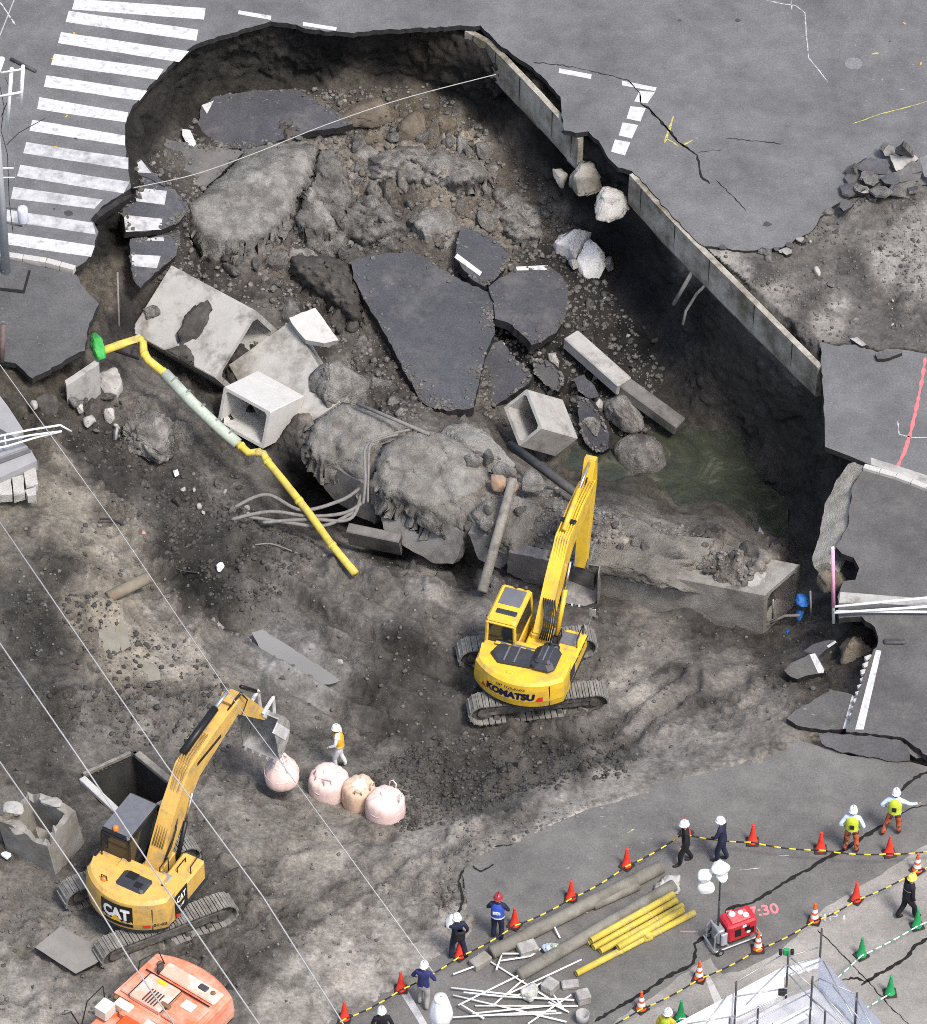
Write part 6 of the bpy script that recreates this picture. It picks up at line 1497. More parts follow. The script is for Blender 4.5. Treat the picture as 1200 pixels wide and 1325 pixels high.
# ---------------------------------------------------------------- bright yellow digger on the ramp
def yellow_digger():
    hr = math.radians(-19); tr = math.radians(8)
    root = thing('excavator', 'bright yellow crawler excavator with dark blue lettering on its tail', 'excavator', P(689, 886, -2.98), hr)
    tracks(root, tr - hr, 4.3, 2.35, .62, .43)
    R = 1.92; W = 2.85
    house(root, W, R, YEL, .98, 2.02, 1.25)
    cab(root, -1.38, -.42, -.42, 1.28, 1.15, 2.85, YEL, ROOFG)
    # grey engine cover and the dark dome over the filter
    m = MB(); m.prism([(-1.02, -.98), (-.9, -.60), (-.7, -.52), (.3, -.55), (.3, -1.2), (-.7, -1.28)], 2.0, 2.16, .06); m.build('hood_cover', CAP, root)
    m = MB(); m.bbox((-.52, -.92, 2.17), (.06, .62, .03), .01); m.bbox((-.2, -.9, 2.17), (.05, .62, .03), .01); m.build('cover_rib', ROOFG, root)
    m = MB(); m.bbox((.66, -.74, 2.13), (.80, 1.02, .36), .16); m.bbox((.66, -.74, 2.30), (.52, .74, .16), .09); m.bbox((.66, -.16, 2.06), (.5, .3, .22), .08); m.build('filter_cover', CAP, root)
    m = MB(); m.bbox((.66, -.74, 2.385), (.05, .6, .03), .012); m.bbox((.50, -.74, 2.37), (.04, .5, .03), .012); m.bbox((.82, -.74, 2.37), (.04, .5, .03), .012); m.build('cover_rib', ROOFG, root)
    m = MB(); m.smooth = True; m.lathe([(.07, 0), (.09, .05), (.07, .06), (.05, .02)], 10, (.42, -1.16, 2.14)); m.build('exhaust_pipe', BLACKP, root)
    m = MB(); m.bbox((-.3, -.42, 2.02), (1.5, .14, .05), .02); m.build('hood_vent', ROOFG, root)
    for xx in (-.95, -.62, -.15, .18):
        m = MB(); m.bbox((xx, -.5, 2.05), (.16, .10, .05), .01); m.build('latch', YEL, root)
    m = MB(); m.bbox((-.22, -1.52, 2.03), (.22, .12, .06), .02); m.build('lifting_eye', YEL, root)
    lettering('KOMATSU', root, R, 1.50, .36, 1.62, NAVYT, .024, math.radians(-4), shear=.12)
    lettering('SMF 1720-60-001', root, R, 1.80, .13, .95, NAVYT, .003, math.radians(-2), name='fleet_number')
    for a, sg in ((-31, -1), (24, 1)):
        m = MB(); t = math.radians(a); rr = R + .035
        q = [(-.11, -.10), (.11, -.10), (.11 if sg > 0 else -.02, .10)] if sg < 0 else [(-.12, -.10), (.12, -.10), (.12, .10), (-.02, .08)]
        m.add([((rr) * math.sin(t + x / R), -(rr) * math.cos(t + x / R), 1.42 + z) for x, z in q], [tuple(range(len(q)))]); m.build('warning_mark', RED, root, fix=False)
    for a in (34,):
        m = MB(); t = math.radians(a); m.box(((R + .012) * math.sin(t), -(R + .012) * math.cos(t), 1.5), (.012, .03, .86)); m.build('seam', BLACKP, root)
    # side grille on the right
    m = MB(); m.bbox((W / 2 + .012, -.46, 1.52), (.02, .42, .42), .01); m.build('side_grille', CAP, root)
    for k in range(4):
        m = MB(); m.bbox((W / 2 + .012, -.05 + .32 * k, 1.66), (.02, .26, .02), .005); m.build('side_seam', BLACKP, root)
    # step and rails on the tank box
    m = MB(); m.bbox((.98, .62, 1.76), (.52, .5, .05), .02); m.build('step_plate', ROOFG, root)
    hand_rail(root, [(1.30, .35, 1.7), (1.30, .35, 2.15), (1.30, .95, 2.15), (1.30, .95, 1.7)]); hand_rail(root, [(.72, .3, 1.74), (.72, .3, 2.12), (.72, .62, 2.12), (.72, .62, 1.74)])
    hand_rail(root, [(.62, .1, 1.9), (.62, .1, 2.3), (.62, -.2, 2.3), (.62, -.2, 1.9)])
    hand_rail(root, [(1.36, 1.1, 1.7), (1.45, 1.2, 2.2), (1.5, 1.22, 2.5)], .016, STEEL, 'mirror_stay')
    m = MB(); m.bbox((1.5, 1.24, 2.5), (.22, .05, .34), .02); m.build('mirror', STEEL, root)
    m = MB(); m.bbox((-.9, 1.1, 2.97), (.1, .1, .12), .02); m.bbox((-.6, 1.12, 2.97), (.1, .1, .12), .02); m.build('work_lamp', STEEL_D, root)
    # boom rising ahead, arm hanging down with the bucket
    x = .10
    pv, knee, tip, ae = (.55, 1.75), (2.7, 3.75), (5.05, 4.0), (4.45, .95)
    boom_arm(root, x, pv, knee, tip, ae, YEL, .46, arm_back=.95)
    m = MB(); m.bbox((x, .52, 1.62), (.62, .3, .5), .06); m.build('boom_foot', YEL, root)
    for s in (-1, 1): cylinder('boom_cylinder', (x + s * .30, 1.15, 1.2), (x + s * .30, 2.4, 3.2), .075, .62, root, YEL)
    cylinder('arm_cylinder', (x, 2.6, 4.3), (x, 5.1, 4.85), .085, .6, root, YEL)
    cylinder('bucket_cylinder', (x, 5.42, 3.8), (x, 5.0, 1.55), .07, .6, root, YEL)
    m = MB(); m.smooth = True
    for k in range(6):
        xx = x - .20 + .08 * k
        m.tube([(xx, 1.15, 2.72), (xx, 1.75, 3.36), (xx, 2.42, 4.10), (xx + .02, 2.75, 4.20), (xx, 3.7, 4.30), (xx, 4.9, 4.28)], .024, 6)
    m.build('hydraulic_pipes', YEL, root)
    m = MB(); m.smooth = True
    for k in range(6):
        xx = x - .15 + .07 * k
        m.tube([(xx + .2, .2, 1.9), (xx + .26, .35, 2.25 + .05 * k), (xx + .22, .62, 2.55 + .04 * k), (xx + .08, .95, 2.72), (xx, 1.18, 2.74)], .028, 6)
    m.build('hoses', BLACK, root)
    m = MB(); m.smooth = True
    for k in range(3): m.tube([(x - .2 + .1 * k, 4.7, 4.25), (x - .2 + .1 * k, 5.2, 4.6), (x - .2 + .1 * k, 5.45, 4.0), (x - .2 + .1 * k, 5.25, 2.9)], .022, 6)
    m.build('arm_hoses', BLACK, root)
    m = MB(); m.bbox((x, 3.05, 4.27), (.5, .16, .08), .02); m.build('pipe_clamp', BLACKP, root)
    for s in (-1, 1):
        m = MB(); m.tube([(x + s * .24, 4.75, 1.75), (x + s * .24, 5.0, 1.5), (x + s * .2, 4.7, .95)], .05, 6); m.build('bucket_link', BUCK, root)
    bk = bpy.data.objects.new('bucket', None); COL.objects.link(bk); bk.parent = root
    bk.matrix_basis = Matrix.Translation((x, ae[0] + .05, ae[1] + .05)) @ Matrix.Rotation(math.radians(188), 4, 'Z') @ Matrix.Rotation(math.radians(-28), 4, 'X')
    m, pr = bucket_mesh(1.15, 1.25); m.build('bucket_shell', BUCK, bk)
    for k in range(5):
        m = MB(); m.box((-.46 + .23 * k, .78 * 1.25 + .08, -1.02 * 1.25), (.09, .22, .05), None, .6); m.build('tooth', STEEL, bk)
    for s in (-1, 1):
        m = MB(); m.bbox((s * .2, .04, .06), (.05, .3, .36), .02); m.build('bucket_ear', BUCK, bk)
    return root
yellow_digger()

# ---------------------------------------------------------------- tan digger at lower left
def tan_digger():
    hr = math.radians(-30); tr = math.radians(27)
    root = thing('excavator', 'tan crawler excavator with black and white badges, arm reaching to a pink sack', 'excavator', P(192, 1180, -.36), hr)
    tracks(root, tr - hr, 4.35, 2.5, .60, .45, .19)
    R = 1.72; W = 2.75
    house(root, W, R, TAN, 1.08, 2.3, 1.2)
    cab(root, -1.33, -.36, -.28, 1.5, 1.2, 3.12, BLACKP, ROOFG, hatch=False)
    m = MB(); m.bbox((.18, -.90, 2.27), (.95, .62, .2), .07); m.build('hood_cover', CAP, root)
    m = MB(); m.bbox((.05, -.76, 2.38), (.34, .26, .03), .01); m.bbox((.38, -.99, 2.38), (.24, .2, .03), .01); m.build('cover_panel', BLACKP, root)
    m = MB(); m.bbox((-.72, -.48, 2.18), (1.0, .62, .08), .03); m.build('tail_deck', TAN, root)
    for k in range(5):
        m = MB(); m.bbox((-1.15 + .12 * k, -.25 - .03 * k, 2.225), (.07, .16, .012), .004); m.build('vent_slot', CAP, root)
    for p in ((-.62, -1.24, 2.2), (-.9, -.10, 3.12)):
        m = MB(); m.smooth = True; m.lathe([(.09, 0), (.09, .16), (.06, .21), (.01, .22)], 12, p); m.build('beacon', AMBER, root)
    m = MB(); m.smooth = True; m.tube([(-.72, -1.24, 2.2), (-.70, -1.24, 2.48), (-.53, -1.24, 2.48), (-.51, -1.24, 2.2)], .016, 6); m.build('beacon_guard', BLACKP, root)
    plate_on_tail(root, R, -.46, .58, 1.28, 2.14, BLACKP, 'badge_plate', .028)
    lettering('CAT', root, R, 1.74, .58, .86, WHT, .03, .06 / R, proud=.036)
    m = MB(); q = [(-.13, 1.42), (.25, 1.42), (.06, 1.70)]
    m.add([((R + .042) * math.sin(x / R), -(R + .042) * math.cos(x / R), z) for x, z in q], [(0, 1, 2)]); m.build('badge_triangle', M('badge_yellow', (.75, .45, .02), .5, .03, 5, 0), root, fix=False)
    # second badge on the right flank
    xs = W / 2 + .015
    m = MB(); m.box((xs - .006, -.32, 1.6), (.012, .66, .92)); m.build('badge_plate', BLACKP, root)
    vs, fs = text_mesh('CAT', .32, .014, .48); m = MB(); m.add([(xs + .008, -.32 + v.x, 1.80 + v.y) for v in vs], fs); m.build('lettering', WHT, root, fix=False)
    vs, fs = text_mesh('314F', .16, .006, .28); m = MB(); m.add([(xs + .008, -.32 + v.x, 1.46 + v.y) for v in vs], fs); m.build('lettering', WHT, root, fix=False)
    m = MB(); m.add([(xs + .008, -.44, 1.66), (xs + .008, -.22, 1.66), (xs + .008, -.33, 1.80)], [(0, 1, 2)]); m.build('badge_triangle', _mats['badge_yellow'], root, fix=False)
    m = MB(); m.add([(xs + .009, -.62, 1.12), (xs + .009, -.36, 1.12), (xs + .009, -.62, 1.32)], [(0, 1, 2)]); m.build('warning_mark', RED, root, fix=False)
    plate_on_tail(root, R, .86, 1.08, 1.32, 1.42, RED, 'warning_mark', .035, 2)
    lettering('01-02', root, R, 1.40, .16, .40, BLACKP, .004, 1.36 / R, name='fleet_number')
    for a in (38, ):
        m = MB(); t = math.radians(a); m.box(((R + .012) * math.sin(t), -(R + .012) * math.cos(t), 1.62), (.012, .03, .9)); m.build('seam', BLACKP, root)
    m = MB(); m.bbox((.96, .72, 1.96), (.6, .5, .04), .02); m.build('step_plate', TAN, root)
    hand_rail(root, [(.55, -.1, 1.9), (.55, -.1, 2.35), (.55, .35, 2.35), (.55, .35, 1.7)]); hand_rail(root, [(.92, .25, 1.7), (.92, .25, 2.2), (.92, .7, 2.2), (.92, .7, 1.7)])
    hand_rail(root, [(1.28, .4, 1.7), (1.28, .4, 2.3), (1.28, 1.0, 2.4), (1.28, 1.05, 1.7)]); hand_rail(root, [(-1.22, -.40, 1.9), (-1.22, -.42, 2.55), (-1.1, -.2, 2.8)], .025)
    m = MB(); m.bbox((.72, -.12, 2.0), (.34, .4, .08), .03); m.build('filler_cover', STEEL, root)
    for k in range(3):
        m = MB(); m.bbox((.78, -.52 - .07 * k, 2.2), (.5, .035, .03), .01); m.build('hood_slot', BLACKP, root)
    x = .06
    pv, knee, tip, ae = (.4, 1.6), (2.3, 4.0), (4.85, 4.5), (6.3, 2.6)
    boom_arm(root, x, pv, knee, tip, ae, TAN, .50, arm_back=.55, bk=1.2)
    m = MB(); m.bbox((x, .4, 1.5), (.56, .3, .5), .06); m.build('boom_foot', TAN, root)
    for s in (-1, 1): cylinder('boom_cylinder', (x + s * .28, 1.0, 1.1), (x + s * .30, 2.05, 3.4), .07, .62, root)
    cylinder('arm_cylinder', (x - .14, 2.3, 4.62), (x - .04, 4.65, 5.1), .12, .72, root)
    cylinder('bucket_cylinder', (x, 5.3, 4.7), (x, 6.55, 3.2), .065, .6, root)
    m = MB(); m.smooth = True
    for k in range(5):
        xx = x - .16 + .08 * k
        m.tube([(xx, .55, 2.35), (xx, 1.0, 3.0), (xx * (1.5 if k % 2 else .6), 1.45, 3.6), (xx, 1.95, 4.3), (xx, 2.3, 4.55), (xx, 3.2, 4.72)], .026, 6)
    m.build('hydraulic_pipes', M('brown_pipes', (.30, .19, .06), .5, .2, 5, .05), root)
    m = MB(); m.smooth = True
    for k in range(4): m.tube([(x + .26, .45, 1.9), (x + .33, .75 + .05 * k, 2.3 + .08 * k), (x + .30, 1.1, 2.7), (x + .2, 1.4, 3.1)], .03, 6)
    m.build('hoses', BLACK, root)
    m = MB(); m.smooth = True
    for k in range(2): m.tube([(x + .15, 4.3, 4.7), (x + .3, 4.8, 5.0 + .1 * k), (x + .33, 5.1, 4.5), (x + .28, 4.8, 4.0), (x + .1, 4.5, 4.3)], .02, 6)
    m.build('arm_hoses', BLACK, root)
    m = MB(); m.box((x + .256, 3.1, 4.2), (.012, 1.3, .12)); m.build('side_stripe', BLACKP, root)
    for s in (-1, 1):
        m = MB(); m.tube([(x + s * .26, 6.0, 3.0), (x + s * .26, 6.6, 3.15), (x + s * .24, 6.65, 2.45)], .06, 6); m.build('bucket_link', M('pale_worn_steel', (.5, .5, .49), .5, .2, 4, .1), root)
    bk = bpy.data.objects.new('bucket', None); COL.objects.link(bk); bk.parent = root
    bk.matrix_basis = Matrix.Translation((x, ae[0] + .02, ae[1] + .1)) @ Matrix.Rotation(math.radians(180), 4, 'Z') @ Matrix.Rotation(math.radians(-35), 4, 'X')
    m, pr = bucket_mesh(1.25, 1.35); m.build('bucket_shell', M('pale_bucket', (.30, .295, .28), .6, .25, 4, .2, 20, col2=(.15, .145, .135), mix=(.45, .62)), bk)
    for s in (-1, 1):
        m = MB(); m.bbox((s * .645, .3, -.5), (.04, .34, 1.15), .01); m.build('side_cutter', _mats['pale_worn_steel'], bk)
    for k in range(5):
        m = MB(); m.box((-.5 + .25 * k, 1.12, -1.38), (.08, .2, .05), None, .6); m.build('tooth', STEEL, bk)
    for s in (-1, 1):
        m = MB(); m.bbox((s * .2, .02, .05), (.05, .28, .32), .02); m.build('bucket_ear', _mats['pale_worn_steel'], bk)
    return root
tan = tan_digger()

# ---------------------------------------------------------------- faded orange digger at the bottom edge
def orange_digger():
    hr = math.radians(143)
    root = thing('excavator', 'faded orange excavator cut off by the bottom edge of the photo', 'excavator', P(182, 1388, -.2), hr)
    tracks(root, math.radians(90), 3.7, 2.2, .52, .40, .17)
    R = 2.9; W = 2.75
    house(root, W, R, ORG, .92, 1.95, 1.2)
    cab(root, -1.3, -.38, -.1, 1.5, 1.05, 2.6, STEEL, WHITE, hatch=False)
    m = MB(); m.bbox((-.75, -1.2, 2.02), (1.0, 1.0, .14), .04); m.build('hood_cover', ORG, root)
    m = MB(); m.bbox((.35, -1.2, 2.05), (1.1, 1.0, .2), .04); m.build('hood_cover', M('bleached_orange', (.66, .36, .27), .55, .18, 2.5, .05, 30, col2=(.66, .56, .50), mix=(.46, .62)), root)
    m = MB(); m.bbox((-.2, -2.15, 2.0), (2.0, .5, .1), .04); m.build('hood_cover', _mats['bleached_orange'], root)
    m = MB(); m.bbox((1.08, -1.2, 2.0), (.34, .9, .1), .03); m.build('hood_cover', ORG, root)
    for k in range(5):
        m = MB(); m.bbox((.05 + .1 * k, -1.0, 2.16), (.05, .5, .02), .008); m.build('vent_slot', STEEL_D, root)
    m = MB(); m.bbox((-.7, -1.4, 2.1), (.4, .3, .03), .01); m.build('sticker', WHITE, root)
    m = MB(); m.bbox((.4, -1.58, 2.16), (.3, .14, .03), .01); m.build('sticker', M('badge_yellow', (.75, .45, .02)), root)
    for xx, yy, a, b_ in ((-.22, -1.2, .02, 1.0), (.92, -1.2, .02, 1.0)):
        m = MB(); m.box((xx, yy, 2.1), (a, b_, .012)); m.build('seam', BLACKP, root)
    m = MB(); m.box((0, -1.78, 2.02), (2.3, .03, .03)); m.build('seam', BLACKP, root)
    m = MB(); m.bbox((-.2, -1.0, 2.15), (.34, .14, .06), .02); m.build('latch', RUST, root)
    m = MB(); m.smooth = True; m.lathe([(.10, 0), (.10, .28), (.06, .30)], 10, (.8, -2.0, 1.95), .7, 1.4); m.build('exhaust_pipe', STEEL_D, root)
    m = MB(); m.bbox((-.6, -2.2, 2.05), (.3, .2, .1), .03); m.build('filler_cover', STEEL_D, root)
    for p in ((.95, -2.15, 2.0), (-.95, -2.2, 2.0), (1.22, -.5, 1.9)):
        m = MB(); m.smooth = True; m.lathe([(.07, 0), (.07, .10), (.02, .12)], 10, p); m.build('lifting_eye', RUST, root)
    m = MB(); m.bbox((1.15, .05, 2.0), (.42, .46, .4), .03); m.build('toolbox', M('cream_paint', (.62, .60, .53), .5, .08, 4, .05), root)
    m = MB(); m.bbox((.85, -.42, 1.86), (.55, .3, .3), .03); m.build('side_step', _mats['cream_paint'], root)
    m = MB(); m.bbox((.35, .05, 1.75), (.6, .7, .35), .05); m.build('valve_cover', RED if False else M('deep_orange', (.50, .09, .02), .5, .15, 4, .05), root)
    hand_rail(root, [(1.35, -.2, 1.8), (1.4, -.2, 2.6), (1.4, .5, 2.6), (1.35, .9, 1.8)]); hand_rail(root, [(.9, -2.3, 1.95), (1.1, -2.3, 2.35), (1.3, -1.7, 2.35), (1.3, -1.6, 1.95)])
    hand_rail(root, [(1.2, .9, 1.7), (1.4, 1.2, 2.8), (1.5, 1.4, 2.8)])
    pv, knee, tip, ae = (.5, 1.6), (2.6, 3.4), (4.9, 3.1), (4.4, .6)
    boom_arm(root, .1, pv, knee, tip, ae, _mats['deep_orange'], .42, arm_back=.8)
    m = MB(); m.smooth = True
    for k in range(6): m.tube([(-.1 + .08 * k, .3, 2.0), (-.1 + .09 * k, .7, 2.4), (-.1 + .08 * k, 1.4, 3.0), (-.1 + .08 * k, 2.2, 3.6)], .028, 6)
    m.build('hydraulic_pipes', ORG, root)
    for s in (-1, 1): cylinder('boom_cylinder', (.1 + s * .3, 1.1, 1.2), (.1 + s * .3, 2.1, 2.8), .07, .6, root)
    bk = bpy.data.objects.new('bucket', None); COL.objects.link(bk); bk.parent = root
    bk.matrix_basis = Matrix.Translation((.1, 4.4, .95)) @ Matrix.Rotation(math.radians(188), 4, 'Z')
    m, pr = bucket_mesh(1.0, .9); m.build('bucket_shell', BUCK, bk)
orange_digger()
# ================================================================ people
SKIN = M('skin', (.42, .25, .17), .6, .06, 9, 0)
HAIR = M('black_hair', (.02, .017, .015), .6, .2, 9, 0)
def cloth(name, c): return M(name, c, .85, .22, 7, .35, 30)
NAVY = cloth('navy_cloth', (.016, .02, .045)); BLACKC = cloth('black_cloth', (.013, .014, .017)); PALEBLUE = cloth('pale_blue_cloth', (.48, .58, .72))
GREYT = cloth('grey_trousers', (.30, .30, .28)); ORANGET = M('orange_camouflage', (.48, .12, .05), .85, .2, 7, .3, 30, col2=(.05, .035, .03), mix=(.50, .54)); WHITEC = cloth('white_cloth', (.62, .64, .66))
BLUEV = cloth('blue_vest', (.03, .075, .42)); HIVIS = cloth('lime_vest', (.50, .62, .05)); OVEST = cloth('amber_vest', (.62, .36, .03)); SHOE = M('shoe', (.02, .02, .02), .6, .2, 8, .1)
HELW = M('white_helmet', (.75, .76, .77), .35, .03, 5, 0, spec=.5); HELR = M('dark_red_helmet', (.30, .03, .04), .35, .05, 5, 0, spec=.5); HELY = M('yellow_helmet', (.72, .62, .10), .35, .05, 5, 0, spec=.5)
REFL = M('reflective_band', (.62, .66, .58), .4, .05, 5, 0)

def person(label, feet, face, tops, trous, helmet, legs=((0, 0), (0, 0)), arms=None, lean=0., h=1.80, z=.0, vest=None, sleeve=None, shoes=SHOE, group=None, head_turn=0., bag=None):
    """feet: pixel under the body; face: heading in degrees from +X; legs: (forward, sideways) of each foot; arms: elbow and hand offsets from each shoulder"""
    k = h / 1.72
    root = thing('person', label, 'person', P(feet[0], feet[1], z), math.radians(face - 90), group)
    hipz = .90 * k
    sp = [(0, 0, hipz), (0, lean * .25, 1.10 * k), (0, lean * .6, 1.30 * k), (0, lean * .85, 1.42 * k), (0, lean * 1.0, 1.50 * k), (0, lean * 1.08 + .02, 1.60 * k), (0, lean * 1.1 + .02, 1.70 * k)]
    rad = [(.165, .13), (.165, .125), (.18, .13), (.14, .10), (.055, .055), (.085, .10), (.06, .07)]
    reg = ['leg', 'top', 'top', 'top', 'neck', 'head', 'head']
    V = [V3(p) for p in sp]; E = [(i, i + 1) for i in range(6)]
    def add(p, r, t, par):
        V.append(V3(p)); rad.append(r); reg.append(t); E.append((par, len(V) - 1)); return len(V) - 1
    hands = []
    for s, (fy, fx) in zip((-1, 1), legs):
        a = add((s * .10, 0, hipz - .06), (.115, .12), 'leg', 0)
        foot = V3((s * .10 + fx * s, fy, .07)); hip = V3((s * .10, 0, hipz - .06))
        kn = (hip + foot) / 2 + V3((0, .05 + .12 * abs(fy), .02))
        b_ = add(kn, (.085, .088), 'leg', a)
        c = add(foot + V3((0, -.03, .05)), (.068, .07), 'leg', b_)
        d = add(foot + V3((0, .05, -.02)), (.05, .05), 'shoe', c)
        add(foot + V3((0, .20, -.03)), (.045, .035), 'shoe', d)
    arms = arms or (((-.10, -.02, -.28), (-.10, .06, -.54)), ((.10, -.02, -.28), (.10, .06, -.54)))
    for s, (eo, ho) in zip((-1, 1), arms):
        sh = V3((s * .19, lean * .8, 1.40 * k))
        a = add(sh, (.075, .075), 'sleeve', 3)
        e_ = sh + V3(eo); hd = sh + V3(ho)
        b_ = add(e_, (.06, .06), 'sleeve', a)
        c = add(hd - (hd - e_).normalized() * .06, (.038, .036), 'fore', b_)
        d = (hd - e_).normalized()
        add(hd, (.040, .026), 'hand', c)
        hands.append((hd, d, s))
    me = bpy.data.meshes.new('body'); me.from_pydata([tuple(v) for v in V], E, []); me.update()
    o = bpy.data.objects.new('body', me); COL.objects.link(o)
    sm = o.modifiers.new('skin', 'SKIN'); sm.use_smooth_shade = True
    sv = me.skin_vertices[0].data
    for i, r in enumerate(rad): sv[i].radius = r; sv[i].use_root = (i == 0)
    ss = o.modifiers.new('sub', 'SUBSURF'); ss.levels = 1; ss.render_levels = 1
    dg = bpy.context.evaluated_depsgraph_get()
    ev = bpy.data.meshes.new_from_object(o.evaluated_get(dg))
    verts = [v.co.copy() for v in ev.vertices]; faces = [list(p.vertices) for p in ev.polygons]
    bpy.data.objects.remove(o); bpy.data.meshes.remove(me); bpy.data.meshes.remove(ev)
    mats = [trous, tops, sleeve or tops, SKIN, shoes, SKIN]
    idx = {'leg': 0, 'top': 1, 'sleeve': 2, 'fore': 2, 'hand': 3, 'shoe': 4, 'neck': 3, 'head': 5}
    m = MB(); m.smooth = True
    VN = np.array([v[:] for v in V])
    m.v = verts
    for f in faces:
        c = sum((verts[i] for i in f), V3()) / len(f)
        d = np.linalg.norm(VN - np.array(c[:]), axis=1) - np.array([r[0] * .6 for r in rad])
        t = reg[int(np.argmin(d))]
        if t == 'leg' and c.z > hipz + .02: t = 'top'
        if t == 'top' and c.z < hipz - .02: t = 'leg'
        m.f.append(f); m.m.append(idx[t]); m.sm.append(True)
    # fingers: four of unequal length, curled, and a thumb leaving the side of the palm
    m.mi = 3
    for hd, d, s in hands:
        side = d.cross(V3((0, 1, 0))); side = side.normalized() if side.length > .2 else V3((1, 0, 0))
        palm = d.cross(side).normalized()
        for q, L in zip((-1.5, -.5, .5, 1.5), (.068, .080, .076, .060)):
            b0 = hd + side * (.017 * q) + d * .015
            m.tube([b0, b0 + d * L * .55, b0 + d * L * .95 + palm * .02], [.0095, .0085, .0065], 5)
        b0 = hd - d * .03 + side * (-.03 * s)
        m.tube([b0, b0 + side * (-.03 * s) + d * .025, b0 + side * (-.035 * s) + d * .055], [.012, .010, .008], 5)
    # face: nose, ears, eyes, mouth
    hc = V[5]
    m.mi = 5
    m.tube([hc + V3((0, .095, .035)), hc + V3((0, .125, -.005)), hc + V3((0, .10, -.015))], [.008, .016, .012], 5)
    for s in (-1, 1): m.box(hc + V3((s * .088, .0, .0)), (.02, .045, .06))
    mats.append(HAIR); m.mi = 6
    for s in (-1, 1): m.box(hc + V3((s * .035, .098, .03)), (.026, .012, .010))
    m.box(hc + V3((0, .098, -.05)), (.05, .01, .008))
    m.build('body', mats, root)
    # hair below the helmet, then helmet with brim
    top = V[6]
    m = MB(); m.smooth = True; m.lathe([(.096, -.02), (.104, .03), (.10, .10)], 14, (hc.x, hc.y - .008, hc.z - .015), 1, 1.1, cap=False); m.build('hair', HAIR, root)
    m = MB(); m.smooth = True
    m.lathe([(.136, -.014), (.138, .0), (.122, .006), (.119, .05), (.105, .105), (.07, .145), (.02, .16)], 18, (hc.x, hc.y + .012, hc.z + .045), 1, 1.16, cap=False)
    ob = m.build('helmet', helmet, root)
    m = MB(); m.bbox((hc.x, hc.y + .0, hc.z + .195), (.03, .22, .025), .01); m.build('helmet_ridge', helmet, ob)
    if vest:
        n = 16; rows = []
        for z_, (rx, ry), yy in ((hipz + .05, (.20, .16), lean * .1), (1.10 * k, (.195, .155), lean * .25), (1.28 * k, (.208, .162), lean * .55), (1.40 * k, (.185, .135), lean * .85), (1.465 * k, (.11, .09), lean * .98)):
            rows.append([(rx * math.cos(2 * math.pi * i / n), yy + ry * math.sin(2 * math.pi * i / n), z_) for i in range(n)])
        m = MB(); m.smooth = True
        m.add([p for r in rows for p in r], [(a * n + i, a * n + (i + 1) % n, (a + 1) * n + (i + 1) % n, (a + 1) * n + i) for a in range(4) for i in range(n)])
        vo = m.build('vest', vest[0], root)
        for z_, yy, w_ in vest[1]:
            m = MB()
            vs = [((.216 if z_ > 1.2 else .207) * math.cos(2 * math.pi * i / n), yy + (.17 if z_ > 1.2 else .166) * math.sin(2 * math.pi * i / n), z_ + q) for q in (0, w_) for i in range(n)]
            m.add(vs, [(i, (i + 1) % n, n + (i + 1) % n, n + i) for i in range(n)]); m.build('reflective_band', vest[2] if len(vest) > 2 else REFL, vo)
        if len(vest) > 3:
            for (x, z_, w_, hh) in vest[3]:
                m = MB(); m.box((x, -.172 + lean * .5, z_), (w_, .02, hh)); m.build('back_print', vest[4], vo)
    if bag: bag(root)
    return root
stride = lambda a: ((a, .0), (-a, .0))
HIPS = (((-.17, -.12, -.25), (-.06, .04, -.46)), ((.17, -.12, -.25), (.06, .04, -.46)))
person('worker in white overalls, amber vest and white hood beside the pink sacks', (440, 993), 170, WHITEC, WHITEC, HELW, stride(.14), (((-.05, .05, -.27), (-.02, .26, -.42)), ((.05, -.05, -.27), (.02, .18, -.45))), .05, z=zt(440, 993), vest=(OVEST, [(1.05, .02, .05)]))
person('man in black suit and white helmet striding beside a leaning red cone', (887, 1117), 190, BLACKC, BLACKC, HELW, stride(.20), (((-.08, .04, -.27), (-.05, .16, -.48)), ((.06, -.10, -.26), (.06, -.16, -.50))), .04)
person('man in navy coat and white helmet partly behind the lamp mast', (934, 1114), 160, NAVY, NAVY, HELW, stride(.12), (((-.08, .10, -.25), (.02, .26, -.36)), ((.08, .02, -.27), (.06, .10, -.50))), .05)
LV = (HIVIS, [(1.02, .02, .05)], REFL, [(0, 1.24, .13, .16)], M('black_print', (.02, .02, .02), .8, .1, 5, 0))
person('rescuer in lime vest and orange trousers standing with hands on hips', (1101, 1102), 82, PALEBLUE, ORANGET, HELW, ((.02, .08), (-.02, .08)), HIPS, 0., vest=LV, h=1.86)
person('rescuer in lime vest and orange trousers stepping and pointing with one arm', (1156, 1080), 78, PALEBLUE, ORANGET, HELW, ((-.10, .20), (.06, .06)), (((-.22, -.10, -.22), (-.12, .04, -.40)), ((.24, .05, -.16), (.46, .14, -.16))), .03, vest=LV, h=1.85)
person('man in black jacket and yellow helmet walking by the green cones', (1173, 1188), 25, BLACKC, BLACKC, HELY, stride(-.24), (((-.05, .0, -.28), (-.03, .10, -.52)), ((.06, -.02, -.28), (.05, .06, -.52))), .06, z=.005, vest=(BLACKC, [(1.32, .03, .03)], STEEL))
def sackbag(root):
    m = MB(); v, f = lump(44, 3, 9, .05); v = v * np.array([.19, .20, .27]) + np.array([-.17, .16, 1.50])
    o = bpy.data.objects.new('shoulder_bag', mesh_np('shoulder_bag', v, f, WHITEC)); COL.objects.link(o); o.parent = root
    m = MB(); m.bbox((.04, -.20, 1.22), (.32, .16, .42), .06); m.build('backpack', BLACKC, root)
